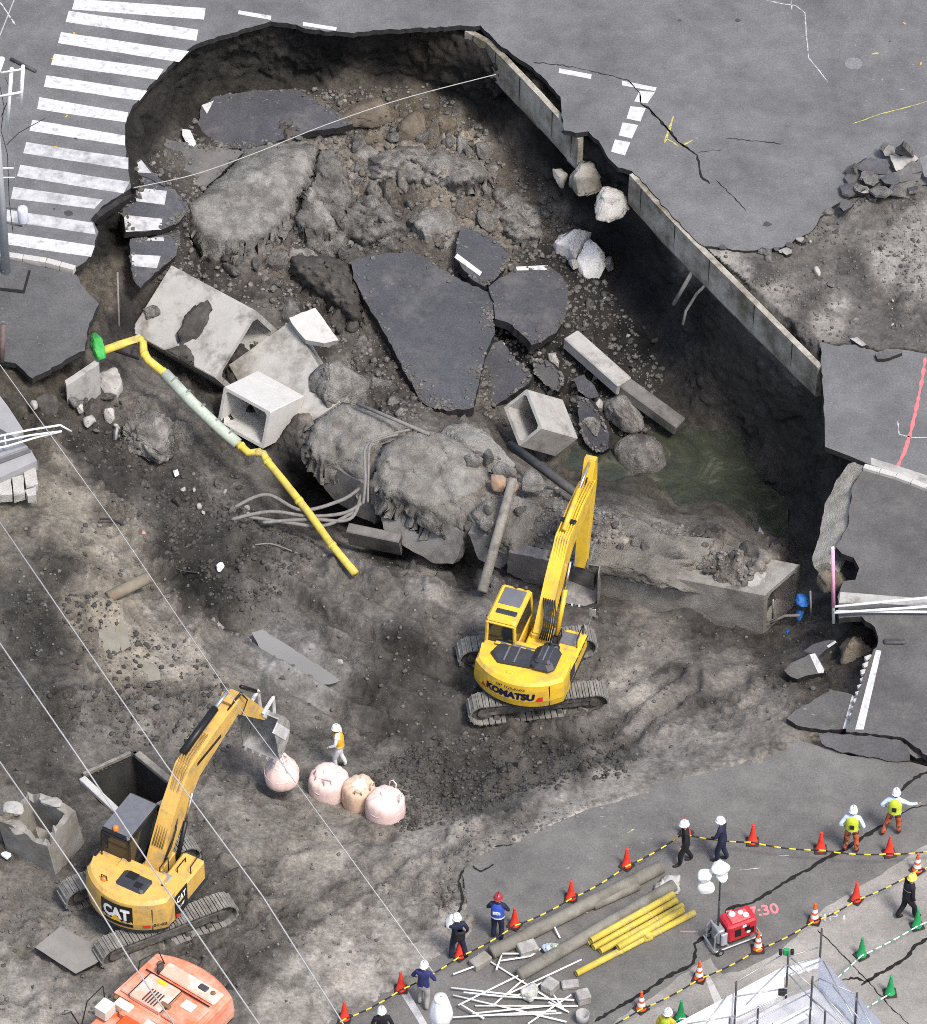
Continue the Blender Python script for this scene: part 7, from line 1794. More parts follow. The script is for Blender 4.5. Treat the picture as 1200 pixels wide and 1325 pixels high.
person('man in navy work clothes carrying a white bag on his shoulder', (592, 1240), 100, NAVY, NAVY, HELW, ((.02, .08), (-.04, .16)), (((-.12, .12, -.18), (-.06, .24, .02)), ((.12, .0, -.26), (.10, .10, -.50))), .02, bag=sackbag)
person('man in bright blue vest with white back print and red helmet', (644, 1214), 78, NAVY, NAVY, HELR, ((.0, .02), (-.06, .03)), (((-.12, .05, -.24), (-.02, .20, -.36)), ((.12, .05, -.24), (.02, .20, -.36))), .02, vest=(BLUEV, [(.99, .0, .06)], WHITEC, [(-.08, 1.26, .06, .10), (.0, 1.26, .07, .12), (.08, 1.26, .06, .10)], WHITEC))
person('man in dark blue jacket and grey trousers seen from behind', (548, 1303), 75, M('blue_jacket', (.025, .03, .11), .85, .2, 7, .3, 30), GREYT, HELW, ((.08, .02), (-.10, .03)), (((-.14, .02, -.24), (-.10, .14, -.42)), ((.14, .02, -.24), (.10, .14, -.42))), .06)
person('man in black with white helmet at the bottom edge, head and shoulders showing', (495, 1360), 95, BLACKC, BLACKC, HELW)
person('man in yellow vest and dark-striped white helmet at the bottom edge', (862, 1362), 60, M('yellow_vest_cloth', (.55, .45, .05), .85, .2, 7, .3, 30), NAVY, HELW, vest=(HIVIS, [(1.1, .02, .05)]), z=.006)

# ================================================================ traffic cones
CONE_R = M('red_cone_rubber', (.66, .045, .025), .55, .12, 6, .05); CONE_G = M('green_cone_rubber', (.02, .26, .085), .55, .12, 6, .05); CONE_O = M('orange_cone_rubber', (.68, .10, .025), .55, .1, 6, .05)
BASE = M('black_cone_base', (.03, .027, .026), .8, .25, 8, .2)
def cone(mat, band, label, group):
    root = thing('traffic_cone', label, 'traffic cone', (0, 0, 0), 0, group)
    m = MB(); m.bbox((0, 0, .025), (.38, .38, .05), .04); m.build('base', BASE, root)
    m = MB(); m.smooth = True; m.lathe([(.155, .045), (.15, .075), (.132, .085), (.085, .40), (.042, .66), (.036, .71), (.02, .715)], 20); m.build('body', mat, root)
    m = MB(); m.smooth = True; m.lathe([(.035, .70), (.045, .725), (.045, .76), (.03, .775)], 12); m.build('head', mat, root)
    if band:
        for a, b_ in ((.20, .34), (.42, .55)):
            r = lambda z: .132 + (.085 - .132) * (z - .085) / .315 if z < .4 else .085 + (.042 - .085) * (z - .4) / .26
            m = MB(); m.smooth = True; m.lathe([(r(a) + .004, a), (r(b_) + .004, b_)], 20, cap=False); m.build('white_band', WHITE, root)
    return root
RC, RW, GC = 'red traffic cones', 'orange traffic cones with white bands', 'green traffic cones'
first = {}
def put_cone(kind, u, v, label, tilt=0., z=0., rz=None):
    mat, band, grp = {'r': (CONE_R, 0, RC), 'w': (CONE_O, 1, RW), 'g': (CONE_G, 0, GC)}[kind]
    if kind not in first: o = first[kind] = cone(mat, band, label, grp)
    else: o = copy_tree(first[kind])
    o.location = P(u, v, z); o.rotation_euler = (0, math.radians(tilt), rz if rz is not None else random.uniform(0, 1.5)); o['label'] = label; o['group'] = grp
    return o
for k, u, v, l, t in [('r', 888, 1079, 'red cone leaning beside the man in the black suit', -8), ('r', 974, 1090, 'red cone standing alone right of the navy-coated man', 0), ('r', 1062, 1100, 'red cone just left of the rescuer with hands on hips', 0), ('r', 1151, 1105, 'red cone at the feet of the pointing rescuer', 0),
                      ('r', 1108, 1165, 'red cone on the rope between the white-banded cones', 0), ('r', 811, 1121, 'red cone at the far end of the timber poles', 0), ('r', 739, 1163, 'red cone behind the middle of the long timber pole', 0), ('r', 666, 1198, 'red cone beside the man in the blue vest', 0),
                      ('r', 595, 1238, 'red cone between the legs of the man with the white bag', 0), ('r', 519, 1281, 'red cone left of the man in the dark blue jacket', 0), ('r', 446, 1319, 'red cone lowest along the rope beside the muddy ground', 0),
                      ('w', 1187, 1127, 'white-banded cone behind the yellow-helmeted man', 0), ('w', 1054, 1192, 'white-banded cone near the pink numbers on the road', 0), ('w', 981, 1229, 'white-banded cone at the wheel of the red generator', 0), ('w', 905, 1267, 'white-banded cone on the corner of the pale paving', 0), ('w', 830, 1306, 'white-banded cone near the bottom edge by the crack', 0),
                      ('g', 1187, 1199, 'green cone at the heel of the yellow-helmeted man', 0), ('g', 1115, 1237, 'green cone on the white rope above the scaffold corner', 0), ('g', 1152, 1286, 'green cone beside the crack right of the scaffold', 0), ('g', 881, 1318, 'green cone left of the scaffold sheet', 0)]:
    put_cone(k, u, v, l, t, z=.01 if u > 900 and v > 1180 else .0)

# striped ropes and tapes
ROPE_Y = M('rope_yellow', (.68, .50, .05), .7, .1, 9, .2, 60); ROPE_K = M('rope_black', (.02, .02, .02), .7, .1, 9, .2, 60); ROPE_W = M('rope_white', (.7, .72, .7), .7, .1, 9, .2, 60); ROPE_G = M('rope_green', (.04, .30, .14), .7, .1, 9, .2, 60)
def rope(label, pts, mats, seg, r, sag=.10, h=.72):
    w = [P(u, v, z) for u, v, z in pts]
    line = []
    for a, b_ in zip(w[:-1], w[1:]):
        n = max(4, int((b_ - a).length / .12))
        for i in range(n):
            t = i / n; p = a.lerp(b_, t); p = p - V3((0, 0, sag * 4 * t * (1 - t))); line.append(p)
    line.append(w[-1])
    d = 0; m = MB(); m.smooth = True
    run = [line[0]]; k = 0
    for p, q in zip(line[:-1], line[1:]):
        L = (q - p).length; s0 = 0
        while d + (L - s0) >= seg[k]:
            s0 += seg[k] - d; d = 0
            x = p.lerp(q, min(1, s0 / L)); run.append(x); m.mi = k; m.tube(run, r, 6); run = [x]; k = 1 - k
        d += L - s0; run.append(q)
    m.mi = k
    if len(run) > 1: m.tube(run, r, 6)
    return single(m, 'barrier_rope', mats, label, 'rope', w[0])
H = .70
rope('yellow and black rope strung from cone to cone beside the muddy ground', [(395, 1342, .2), (446, 1319, H), (519, 1281, H), (595, 1238, H), (666, 1198, H), (739, 1163, H), (811, 1121, H), (884, 1079, H), (974, 1090, H), (1062, 1100, H), (1151, 1105, H), (1230, 1096, H)], [ROPE_K, ROPE_Y], (.24, .20), .023)
rope('yellow and black rope along the white-banded cones in front of the generator', [(740, 1352, .2), (830, 1306, H), (905, 1267, H), (981, 1229, H), (1054, 1192, H), (1108, 1165, H), (1187, 1127, H), (1240, 1102, H)], [ROPE_K, ROPE_Y], (.26, .20), .023)
rope('green and white rope running between the green cones', [(1052, 1292, H), (1115, 1237, H), (1187, 1199, H), (1250, 1166, H)], [ROPE_G, ROPE_W], (.10, .22), .022, .05)
rope('short green and white rope to the cone right of the scaffold', [(1090, 1320, H), (1152, 1286, H)], [ROPE_G, ROPE_W], (.10, .22), .022, .05)
rope('green and white rope at the left of the scaffold sheet', [(800, 1360, .5), (881, 1318, H), (965, 1312, .5)], [ROPE_G, ROPE_W], (.10, .22), .020, .08)

# ================================================================ pink bulk sacks
SACK = M('pink_sack_fabric', (.66, .50, .465), .85, .10, 3, .35, 5, col2=(.62, .50, .44), mix=(.5, .7)); SACKW = M('sack_inner_liner', (.70, .68, .66), .7, .1, 5, .4, 20); SACKB = M('beige_sack_fabric', (.56, .40, .29), .85, .12, 3, .4, 18, col2=(.55, .45, .36), mix=(.5, .7))
def sack(label, u, v, z, r, h, mat, seed, hang=False, liner=True):
    root = thing('bulk_sack', label, 'bulk bag', P(u, v, z), seed, 'pink bulk sacks')
    n, rows = 36, 14
    prof = [(.05, 0), (.90, .0), (1.0, .04), (1.04, .15), (1.045, .36), (1.03, .56), (1.01, .70), (.97, .80), (.90, .87), (.78, .92), (.62, .95), (.45, .98), (.25, .96), (.02, .95)]
    if hang: prof = [(.05, 0), (.55, .01), (.80, .06), (.96, .18), (1.02, .34), (1.0, .5), (.92, .66), (.76, .8), (.60, .92), (.46, 1.02), (.40, 1.1), (.36, 1.08), (.2, 1.0), (.02, .95)]
    vs = []
    rr = np.random.default_rng(int(seed * 100))
    ph = rr.uniform(0, 6.28, 4)
    for i, (a, b_) in enumerate(prof):
        f = max(0, (b_ - .45) * 1.8)
        for k in range(n):
            t = 2 * math.pi * k / n
            w = 1 + (.02 + .03 * f) * math.sin(4 * t + ph[0]) + .07 * (.35 + f) * (abs(math.sin(6.5 * t + ph[1] + 2.5 * b_)) - .5) + .008 * math.sin(13 * t + ph[2])
            if hang: w *= 1 - .10 * (math.cos(2 * t + ph[3]) > .7) * b_
            vs.append((r * a * w * math.cos(t), r * a * w * math.sin(t), h * b_ * (1 + (.035 * math.sin(2 * t + ph[2]) + .02 * math.sin(9 * t + ph[0])) * f)))
    m = MB(); m.smooth = True
    m.add(vs, [(i * n + k, i * n + (k + 1) % n, (i + 1) * n + (k + 1) % n, (i + 1) * n + k) for i in range(len(prof) - 1) for k in range(n)])
    m.build('sack_body', mat, root)
    m = MB(); m.smooth = True; q_ = .97 if hang else 1.015
    hs = [(r * q_ * math.cos(k * math.pi / 18), r * q_ * math.sin(k * math.pi / 18), h * .55 + .01 * math.sin(k)) for k in range(37)]
    m.tube(hs, .012, 5); m.build('seam', mat, root)
    for t0 in ((.7, 2.0) if not hang else (.8, 2.4, 3.9, 5.5)):
        m = MB(); m.smooth = True
        if hang:
            a = V3((r * .72 * math.cos(t0), r * .72 * math.sin(t0), h * .82))
            m.tube([a, a * .6 + V3((0, 0, h * .55)), V3((0, 0, h * 1.42))], .026, 6)
        else:
            a = V3((r * .78 * math.cos(t0), r * .78 * math.sin(t0), h * .88)); b_ = V3((r * .80 * math.cos(t0 + .5), r * .80 * math.sin(t0 + .5), h * .88))
            out = V3((math.cos(t0 + .25), math.sin(t0 + .25), 0)) * r * (.1 if seed % 2 > 1 else -.15)
            m.tube([a, a + V3((0, 0, .20)) + out, (a + b_) / 2 + V3((0, 0, .30)) + out, b_ + V3((0, 0, .20)) + out, b_], .024, 6)
        m.build('lifting_loop', mat, root)
    if liner:
        v, f = lump(int(seed * 10) + 3, 4, 10, .25)
        v = v * np.array([r * .52, r * .42, h * .09]) + np.array([-.02, .05, h * .95])
        o = bpy.data.objects.new('liner', mesh_np('liner', v, f, SACKW)); COL.objects.link(o); o.parent = root
    return root
sack('pink sack hanging from the tan digger bucket', 365, 1013, zt(365, 1030) + .35, .53, .95, SACK, 1.3, hang=True)
sack('pink sack in front of the white-clad worker', 426, 1026, zt(426, 1026), .58, .88, SACK, 2.4)
sack('beige-pink sack in the middle of the row of three', 465, 1040, zt(465, 1040), .50, .92, SACKB, 3.7)
sack('pink sack nearest, at the right end of the row', 499, 1056, zt(499, 1056), .56, .92, SACK, 5.1)

# ================================================================ pipes, poles and materials on the near road
def rod(name, label, cat, a, b_, r, mats, group=None, n=12, r2=None, bend=None, parts=None):
    A, B = P(*a), P(*b_)
    m = MB(); m.smooth = True
    pts = [A] + ([P(*q) for q in bend] if bend else []) + [B]
    m.tube(pts, r, n, r2)
    return single(m, name, mats, label, cat, (A + B) / 2, group)
POLE = M('mud_stained_pole', (.205, .195, .165), .85, .2, 1.6, .4, 25, col2=(.11, .10, .085), mix=(.48, .66))
rod('pole', 'longest dull grey pole at the back of the pile of materials', 'pole', (636, 1233, .2), (856, 1122, .2), .20, POLE, n=16)
rod('pole', 'second grey pole with wrapped ends in front of the longest', 'pole', (672, 1262, .2), (872, 1146, .2), .19, POLE, n=16)
rod('pole', 'short grey pole stub between the two long poles', 'pole', (768, 1172, .15), (826, 1146, .15), .15, POLE, n=14)
for q, l in [([(846, 1136), (862, 1125), (878, 1130), (880, 1146), (866, 1152), (850, 1148)], 'crumpled grey sheeting round the far end of the second pole'), ([(672, 1272), (684, 1262), (696, 1266), (696, 1280), (686, 1288), (676, 1284)], 'crumpled pale sheeting round the near end of the second pole'), ([(708, 1212), (722, 1206), (728, 1224), (722, 1234), (712, 1228)], 'pale green cloth tied over the second pole')]:
    polyrock('sheeting', l, 'sheeting', q, .42, .42, M('pale_sheeting', (.40, .40, .37), .7, .2, 4, .5, 15) if 'green' not in l else M('pale_green_cloth', (.38, .45, .36), .8, .2, 4, .5, 15), seed=int(q[0][0]), flat=.5, rough=.16)
polyrock('plastic_bag', 'crumpled pale blue plastic bag lying against the second pole', 'plastic bag', [(700, 1220), (712, 1216), (718, 1226), (706, 1230)], .35, .2, M('blue_plastic', (.36, .42, .52), .4, .2, 5, .4, 20), seed=4, sub=3, rough=.15)
YP = [((760, 1220, .12), (866, 1160, .12)), ((768, 1226, .12), (876, 1165, .12)), ((777, 1231, .12), (884, 1172, .12)), ((765, 1217, .33), (872, 1157, .33)), ((800, 1226, .33), (884, 1177, .33)), ((746, 1260, .12), (899, 1181, .12))]
YL = ['yellow pipe at the back of the yellow stack, on the ground', 'yellow pipe second from the back on the ground', 'yellow pipe on the ground under the short upper one', 'yellow pipe lying on top at the back of the stack', 'short yellow pipe lying on top at the front of the stack', 'longest yellow pipe, lying apart in front of the stack']
for (a, b_), l in zip(YP, YL):
    A, B = P(*a), P(*b_); root = thing('yellow_pipe', l, 'pipe', A, 0, 'yellow pipes on the road')
    m = MB(); m.smooth = True
    d = (B - A).normalized(); sd = d.cross(V3((0, 0, 1))).normalized(); up = sd.cross(d)
    ro, ri, n = .10, .075, 14
    vs = []
    for p, r in ((A, ri), (A, ro), (B, ro), (B, ri)):
        for k in range(n): vs.append(p + (sd * math.cos(2 * math.pi * k / n) + up * math.sin(2 * math.pi * k / n)) * r)
    m.add(vs, [(i * n + k, i * n + (k + 1) % n, (i + 1) % 4 * n + (k + 1) % n, (i + 1) % 4 * n + k) for i in range(4) for k in range(n)])
    m.build('pipe_barrel', YPIPE, root, world=True)
    for t in (.33, .66):
        m = MB(); m.smooth = True; c = A.lerp(B, t + random.uniform(-.05, .05)); m.tube([c - d * .06, c + d * .06], .107, 14); m.build('tape_band', M('pipe_tape', (.50, .40, .10), .6, .2, 9, .1), root, world=True)
A = P(837, 1212, .12)
m = MB(); m.smooth = True; m.tube([A + V3((-.12, -.06, 0)), A + V3((.12, .06, 0))], .16, 14); m.tube([A, A + V3((.05, -.1, .2))], .10, 12); single(m, 'pipe_coupling', YPIPE, 'yellow coupling on the longest yellow pipe', 'pipe coupling', A)
W6 = lambda x, y: (560 + x / 6, 1150 + y / 6)
WP = [((145, 770), (880, 855)), ((160, 828), (1040, 1035)), ((200, 905), (860, 580)), ((240, 805), (560, 838)), ((355, 508), (960, 890)), ((470, 905), (820, 610)), ((560, 830), (1155, 552)), ((310, 970), (1000, 900)), ((330, 910), (1130, 912)), ((155, 1000), (960, 950)), ((430, 985), (1000, 968)), ((740, 1050), (1075, 825)), ((650, 835), (850, 730)), ((540, 838), (1100, 865)), ((220, 900), (400, 1010)), ((900, 880), (1060, 960)), ((940, 825), (1020, 940)), ((160, 665), (330, 602)), ((495, 630), (540, 505)), ((540, 505), (670, 505)), ((530, 560), (760, 525)), ((760, 525), (855, 455)), ((940, 285), (990, 385)), ((940, 285), (1040, 230)), ((1040, 230), (1200, 180))]
WP.sort(key=lambda q: q[0][1] + q[1][1])
NTH = 'first second third fourth fifth sixth seventh eighth ninth tenth eleventh twelfth thirteenth fourteenth fifteenth sixteenth seventeenth eighteenth nineteenth twentieth twenty-first twenty-second twenty-third twenty-fourth twenty-fifth'.split()
def pipe_label(i, a, b_):
    L = math.hypot(b_[0] - a[0], b_[1] - a[1]); sl = (b_[1] - a[1]) / (abs(b_[0] - a[0]) + 1e-6)
    return f"{'long' if L > 600 else 'short' if L < 300 else 'middle-length'} white pipe {'lying level' if abs(sl) < .12 else 'sloping down to the right' if sl > 0 else 'rising to the right'}, {NTH[i]} from the far side of the pile"
for i, (a, b_) in enumerate(WP):
    z = .05 + .018 * (i % 8)
    A, B = P(*W6(*a), z + (.02 if i % 2 else .12)), P(*W6(*b_), z)
    m = MB(); m.smooth = True; m.tube([A, B], .028, 8)
    single(m, 'white_pipe', WHITE_PIPE, pipe_label(i, a, b_), 'pipe', A, 'thin white pipes in a loose pile')
for q, sz, a, l in [((683, 1228), (.55, .42, .32), .4, 'concrete block standing by the bent white pipe'), ((712, 1276), (.42, .40, .30), .9, 'small mossy concrete block behind the pile of white pipes'), ((755, 1290), (.38, .38, .34), .3, 'square concrete block right of the white pipes'), ((622, 1244), (.6, .36, .26), .7, 'dark concrete block at the near end of the longest pole'), ((738, 1274), (.5, .3, .14), .1, 'flat rubble stone beside the square concrete block')]:
    m = MB(); m.bbox((0, 0, 0), sz, .03, (V3((math.cos(a), math.sin(a), 0)), V3((-math.sin(a), math.cos(a), 0)), V3((0, 0, 1))))
    single(m, 'concrete_block', CONC if 'dark' not in l else CONC_OLD, l, 'concrete block', P(q[0], q[1], sz[2] / 2 + .005) if False else None).location = P(q[0], q[1], sz[2] / 2 + .005)
m = MB(); m.smooth = True; m.lathe([(.17, 0), (.2, .36), (.185, .36), (.155, .03), (.01, .03)], 16); o = single(m, 'bucket', M('grey_pail', (.30, .30, .30), .5, .1, 5, .1), 'grey pail near the bottom edge right of the white pipes', 'pail', (0, 0, 0)); o.location = P(754, 1322, 0)

# ================================================================ generator with lamp mast
def generator():
    root = thing('generator', 'red wheeled generator carrying a lamp mast with white balloon lights', 'generator', P(948, 1216, 0), math.radians(26))
    GRED = M('generator_red', (.42, .02, .03), .4, .2, 4, .05, spec=.5)
    m = MB(); m.bbox((.16, 0, .62), (.95, .62, .68), .06); m.build('housing', GRED, root)
    m = MB(); m.bbox((.16, -.02, .98), (.6, .4, .06), .03); m.build('housing_lid', M('faded_red', (.50, .10, .10), .5, .25, 5, .05), root)
    for x, z, w, h in ((.0, .62, .2, .3), (.3, .68, .16, .2), (.45, .55, .14, .24)):
        m = MB(); m.box((x, -.315, z), (w, .012, h)); m.build('vent_panel', BLACKP, root)
    for x, z in ((.34, .52), (.2, .82)):
        m = MB(); m.box((x, -.318, z), (.12, .012, .09)); m.build('label_plate', WHITE, root)
    for x, y, s in ((.0, .1, .11), (.25, .05, .09), (.35, -.1, .10)):
        m = MB(); m.smooth = True; m.lathe([(s, 0), (s * .9, .05), (s * .3, .09)], 12, (x, y, 1.0)); m.build('filler_cap', WHITE, root)
    m = MB()
    for y in (-.36, .36): m.tube([(-.75, y, .2), (.75, y, .2)], .03, 6)
    for x in (-.75, -.3, .75): m.tube([(x, -.36, .2), (x, .36, .2)], .03, 6)
    for y in (-.25, .25): m.tube([(-.72, y, .2), (-.72, y, .75), (-.6, y, .9)], .028, 6)
    m.tube([(-.6, -.25, .9), (-.6, .25, .9)], .028, 6)
    m.build('cart_frame', STEEL, root)
    m = MB(); m.bbox((-.48, 0, .55), (.26, .4, .55), .04); m.build('mast_winch', STEEL, root)
    m = MB(); m.bbox((-.42, -.25, .5), (.2, .1, .5), .03); m.build('control_box', M('grey_box', (.36, .37, .40), .5, .1, 5, .05), root)
    for x, y in ((-.6, -.38), (-.6, .38), (.62, -.38), (.62, .38)):
        w = bpy.data.objects.new('wheel', None); COL.objects.link(w); w.parent = root; w.matrix_basis = Matrix.Translation((x, y, .12)) @ Matrix.Rotation(math.pi / 2, 4, 'X')
        m = MB(); m.smooth = True; m.lathe([(.07, -.035), (.12, -.03), (.12, .03), (.07, .035)], 14); m.build('tyre', BLACK, w)
        m = MB(); m.lathe([(.06, -.04), (.06, .04)], 10); m.build('hub', STEEL, w)
    M0 = V3((-.46, .05, .8))
    top = V3((-.46, .05, 2.95))
    m = MB(); m.smooth = True; m.tube([M0, V3((-.46, .05, 1.9))], .035, 8); m.tube([V3((-.46, .05, 1.9)), top], .026, 8); m.build('mast', STEEL_D, root)
    m = MB(); m.tube([top + V3((-.38, .1, .0)), top + V3((.02, 0, .08)), top + V3((.2, -.05, .42))], .022, 6); m.build('lamp_bracket', STEEL, root)
    COVER = M('white_lamp_cover', (.78, .79, .79), .7, .05, 5, .4, 20)
    inv = Matrix.Rotation(-math.radians(26), 3, 'Z')
    for k, (dx, dy, dz, s) in enumerate([(.0, 0, .42, .24), (.06, 0, .05, .20), (-.42, 0, .02, .23), (-.38, -.05, -.38, .22)]):
        v, f = lump(60 + k, 3, 9, .14, freq=3.); v = v * np.array([s * 1.1, s, s * .9])
        p = top + inv @ V3((dx, dy, dz))
        o = bpy.data.objects.new('lamp_cover', mesh_np('lamp_cover', v + np.array(p[:]), f, COVER)); COL.objects.link(o); o.parent = root
        m = MB(); m.smooth = True; m.tube([p + V3((0, 0, -s * .7)), p + V3((0, 0, -s * 1.1))], .07, 8); m.build('lamp_neck', STEEL, root)
generator()
vs, fs = text_mesh('5/17:30', .5, .012, 1.55)
c = P(974, 1181, .006); a = math.radians(12)
m = MB(); m.add([c + V3((x.x * math.cos(a) - x.y * math.sin(a), x.x * math.sin(a) + x.y * math.cos(a) * 1.1, 0)) for x in vs], fs); m.build('sprayed_numbers', M('pink_paint', (.60, .18, .20), .9, .2, 8, 0), road_b)
vs, fs = text_mesh('JP1', .4, .0, .7); c = P(1082, 1187, .008)
m = MB(); m.add([c + V3((x.x, x.y, 0)) for x in vs], fs); m.build('chalk_numbers', CHALK, road_b)

# covered floodlight on a pole at the bottom
root = thing('floodlight', 'white cloth-covered floodlight on a pole beside the man in blue', 'lamp', P(571, 1392, 0))
m = MB(); m.smooth = True; m.tube([(0, 0, 0), (0, 0, 2.35)], .05, 10); m.build('pole', STEEL_D, root)
n = 24; prof = [(.04, 2.25), (.16, 2.28), (.30, 2.5), (.33, 2.75), (.29, 3.05), (.22, 3.28), (.19, 3.36), (.17, 3.42), (.02, 3.45)]
m = MB(); m.smooth = True
m.add([(r * (1 + .06 * math.sin(7 * 2 * math.pi * k / n + z * 3)) * math.cos(2 * math.pi * k / n), r * (1 + .06 * math.sin(7 * 2 * math.pi * k / n + z * 3)) * math.sin(2 * math.pi * k / n), z) for r, z in prof for k in range(n)], [(i * n + k, i * n + (k + 1) % n, (i + 1) * n + (k + 1) % n, (i + 1) * n + k) for i in range(len(prof) - 1) for k in range(n)])
m.build('cover', M('white_cover', (.74, .75, .79), .8, .06, 4, .3, 15), root)
m = MB(); m.smooth = True; m.lathe([(.2, 3.30), (.205, 3.36), (.18, 3.44), (.03, 3.47)], 20, cap=False); m.build('cap', M('cream_cap', (.66, .64, .58), .7, .08, 5, .2), root)

# ================================================================ long yellow and green gas pipe
root = thing('gas_pipe', 'long yellow pipe with a pale green wrapped middle sagging into the hole', 'pipe', P(125, 450, -.4))
def pw(*q): return [P(*x) for x in q]
def seg(name, pts, r, mat):
    m = MB(); m.smooth = True; m.tube(pts, r, 14); return m.build(name, mat, root, world=True)
seg('yellow_section', pw((130, 455, -.55), (155, 446, -.6), (181, 438, -.7), (185, 443, -.75), (186, 456, -.9), (192, 466, -1.0), (213, 483, -1.25)), .135, YPIPE)
seg('green_section', pw((213, 483, -1.25), (250, 522, -1.7), (285, 555, -2.1), (308, 574, -2.35)), .185, GRIPE)
seg('yellow_section', pw((308, 574, -2.35), (322, 586, -2.45), (332, 585, -2.4), (341, 587, -2.45), (346, 597, -2.55), (370, 626, -2.6), (400, 664, -2.7), (430, 706, -2.75), (460, 742, -2.8)), .125, YPIPE)
for u, v, z in [(150, 448, -.58), (181, 440, -.7), (187, 458, -.9), (211, 481, -1.23), (312, 577, -2.37), (334, 585, -2.4), (346, 597, -2.55), (387, 648, -2.65), (430, 706, -2.75)]:
    m = MB(); m.smooth = True; c = P(u, v, z); d = V3((.5, -.6, -.2)).normalized(); m.tube([c - d * .05, c + d * .05], .15, 12); m.build('collar', YPIPE, root, world=True)
for t in (.12, .3, .5, .7, .88):
    a, b_ = P(213, 483, -1.25), P(308, 574, -2.35); c = a.lerp(b_, t) ; d = (b_ - a).normalized()
    m = MB(); m.smooth = True; m.tube([c - d * .03, c + d * .03], .20, 14); m.build('tape_band', M('dark_tape', (.16, .18, .15), .7, .2, 8, .1), root, world=True)
polyrock('green_cloth', 'bright green cloth wrapped round the broken end of the yellow pipe', 'cloth', [(115, 418), (122, 416), (130, 424), (134, 440), (138, 455), (126, 459), (120, 450), (117, 436)], [(116, 418, .1), (134, 440, .02), (124, 459, -.25)], .35, GREEN_CL, seed=3, rough=.12, flat=.3)
rod('steel_pipe', 'thin grey pipes standing bent at the broken sidewalk corner', 'pipe', (152, 352, -.2), (154, 422, -1.6), .035, CABLE)
rod('steel_pipe', 'dark cut pipe lying across the soil behind the green cloth', 'pipe', (144, 452, -1.6), (180, 464, -1.9), .05, BLACK)
rod('buried_pipe', 'rust-ended brown pipe poking out of the left bank', 'pipe', (140, 773, -.95), (193, 747, -.95), .19, M('earthy_pipe', (.19, .165, .125), .9, .2, 3, .4, 20, col2=(.28, .13, .05), mix=(.56, .66)))
rod('wooden_post', 'pale timber post leaning up from the dark cavity', 'post', (624, 766, -2.9), (664, 620, -1.3), .17, WOOD, n=10, r2=.15)
rod('fallen_timber', 'dark wet timber lying from the open culvert towards the boom', 'timber', (660, 575, -3.2), (748, 640, -2.4), .15, M('wet_timber', (.06, .06, .062), .6, .3, 4, .3), n=6)
rod('grey_pipe', 'thin grey pipe lying along the top of the buried culvert', 'pipe', (462, 522, -2.1), (556, 562, -1.85), .06, CABLE)
rod('cut_pipe', 'broken grey pipe end sticking out of the black bank', 'pipe', (899, 347, -1.2), (872, 394, -2.6), .07, CABLE)
rod('cut_pipe', 'thinner curved pipe hanging below the wall', 'pipe', (916, 366, -1.2), (884, 420, -3.0), .05, CABLE, bend=[(902, 380, -1.8), (888, 402, -2.6)])
rod('wood_scrap', 'splintered pale plank at the foot of the black step', 'wood', (274, 801, -2.35), (288, 815, -2.55), .10, WOOD, n=5)
polyrock('white_sheet', 'small white scrap of sheeting on the dark bank', 'plastic scrap', [(280, 724), (287, 721), (290, 730), (284, 737), (280, 733)], None, .12, WHITE, seed=8, sub=3) if False else R('small white scrap of sheeting on the dark bank', [(280, 724), (287, 721), (290, 730), (284, 737), (280, 733)], None, .2, WHITE, 'plastic_scrap', 'plastic scrap', sub=3)
R('crumpled pink rag on the left bank', [(172, 682), (180, 678), (190, 688), (188, 694), (178, 690)], None, .2, M('pink_rag', (.55, .22, .22), .8, .2, 6, .3), 'rag', 'rag', sub=3, rough=.15)
R('white plastic pot lying on the left bank below the green pipe', [(223, 604), (230, 603), (233, 609), (226, 613)], None, .2, WHITE, 'plastic_pot', 'pot', sub=3)
R('bag of white plastic beside the broken chamber', [(0, 1100), (10, 1096), (15, 1104), (6, 1110)], None, .2, WHITE, 'plastic_bag', 'plastic bag', sub=3)

# cables
def cable(label, pts, r, mat, name='cable', group=None):
    w = [P(*q) for q in pts]
    out = []
    for i in range(len(w) - 1):           # smooth curve through the points
        p0, p1, p2, p3 = w[max(i - 1, 0)], w[i], w[i + 1], w[min(i + 2, len(w) - 1)]
        for k in range(8):
            t = k / 8; out.append(.5 * ((2 * p1) + (p2 - p0) * t + (2 * p0 - 5 * p1 + 4 * p2 - p3) * t * t + (3 * p1 - p0 - 3 * p2 + p3) * t ** 3))
    out.append(w[-1])
    m = MB(); m.smooth = True; m.tube(out, r, 7); return single(m, name, mat, label, 'cable', w[0], group)
for i, (a, l) in enumerate([([(304, 656, -2.9), (345, 640, -2.7), (390, 660, -2.8), (440, 648, -2.7), (466, 632, -2.5)], 'topmost grey cable of the bundle in the cavity'), ([(300, 672, -3.0), (350, 662, -2.8), (400, 668, -2.9), (445, 664, -2.8), (470, 650, -2.6)], 'second grey cable of the bundle in the cavity'), ([(318, 668, -3.0), (370, 676, -3.0), (420, 680, -3.0), (462, 660, -2.8)], 'lowest grey cable of the bundle in the cavity'), ([(340, 676, -3.0), (400, 672, -2.9), (452, 672, -2.9), (468, 640, -2.5)], 'grey cable crossing the bundle in the cavity')]):
    cable(l, a, .06, CABLE, group='grey cables in the cavity')
cable('grey cable standing up against the great boulder', [(470, 652, -2.6), (473, 620, -2.0), (473, 580, -1.6), (492, 568, -1.5), (515, 562, -1.6)], .05, CABLE)
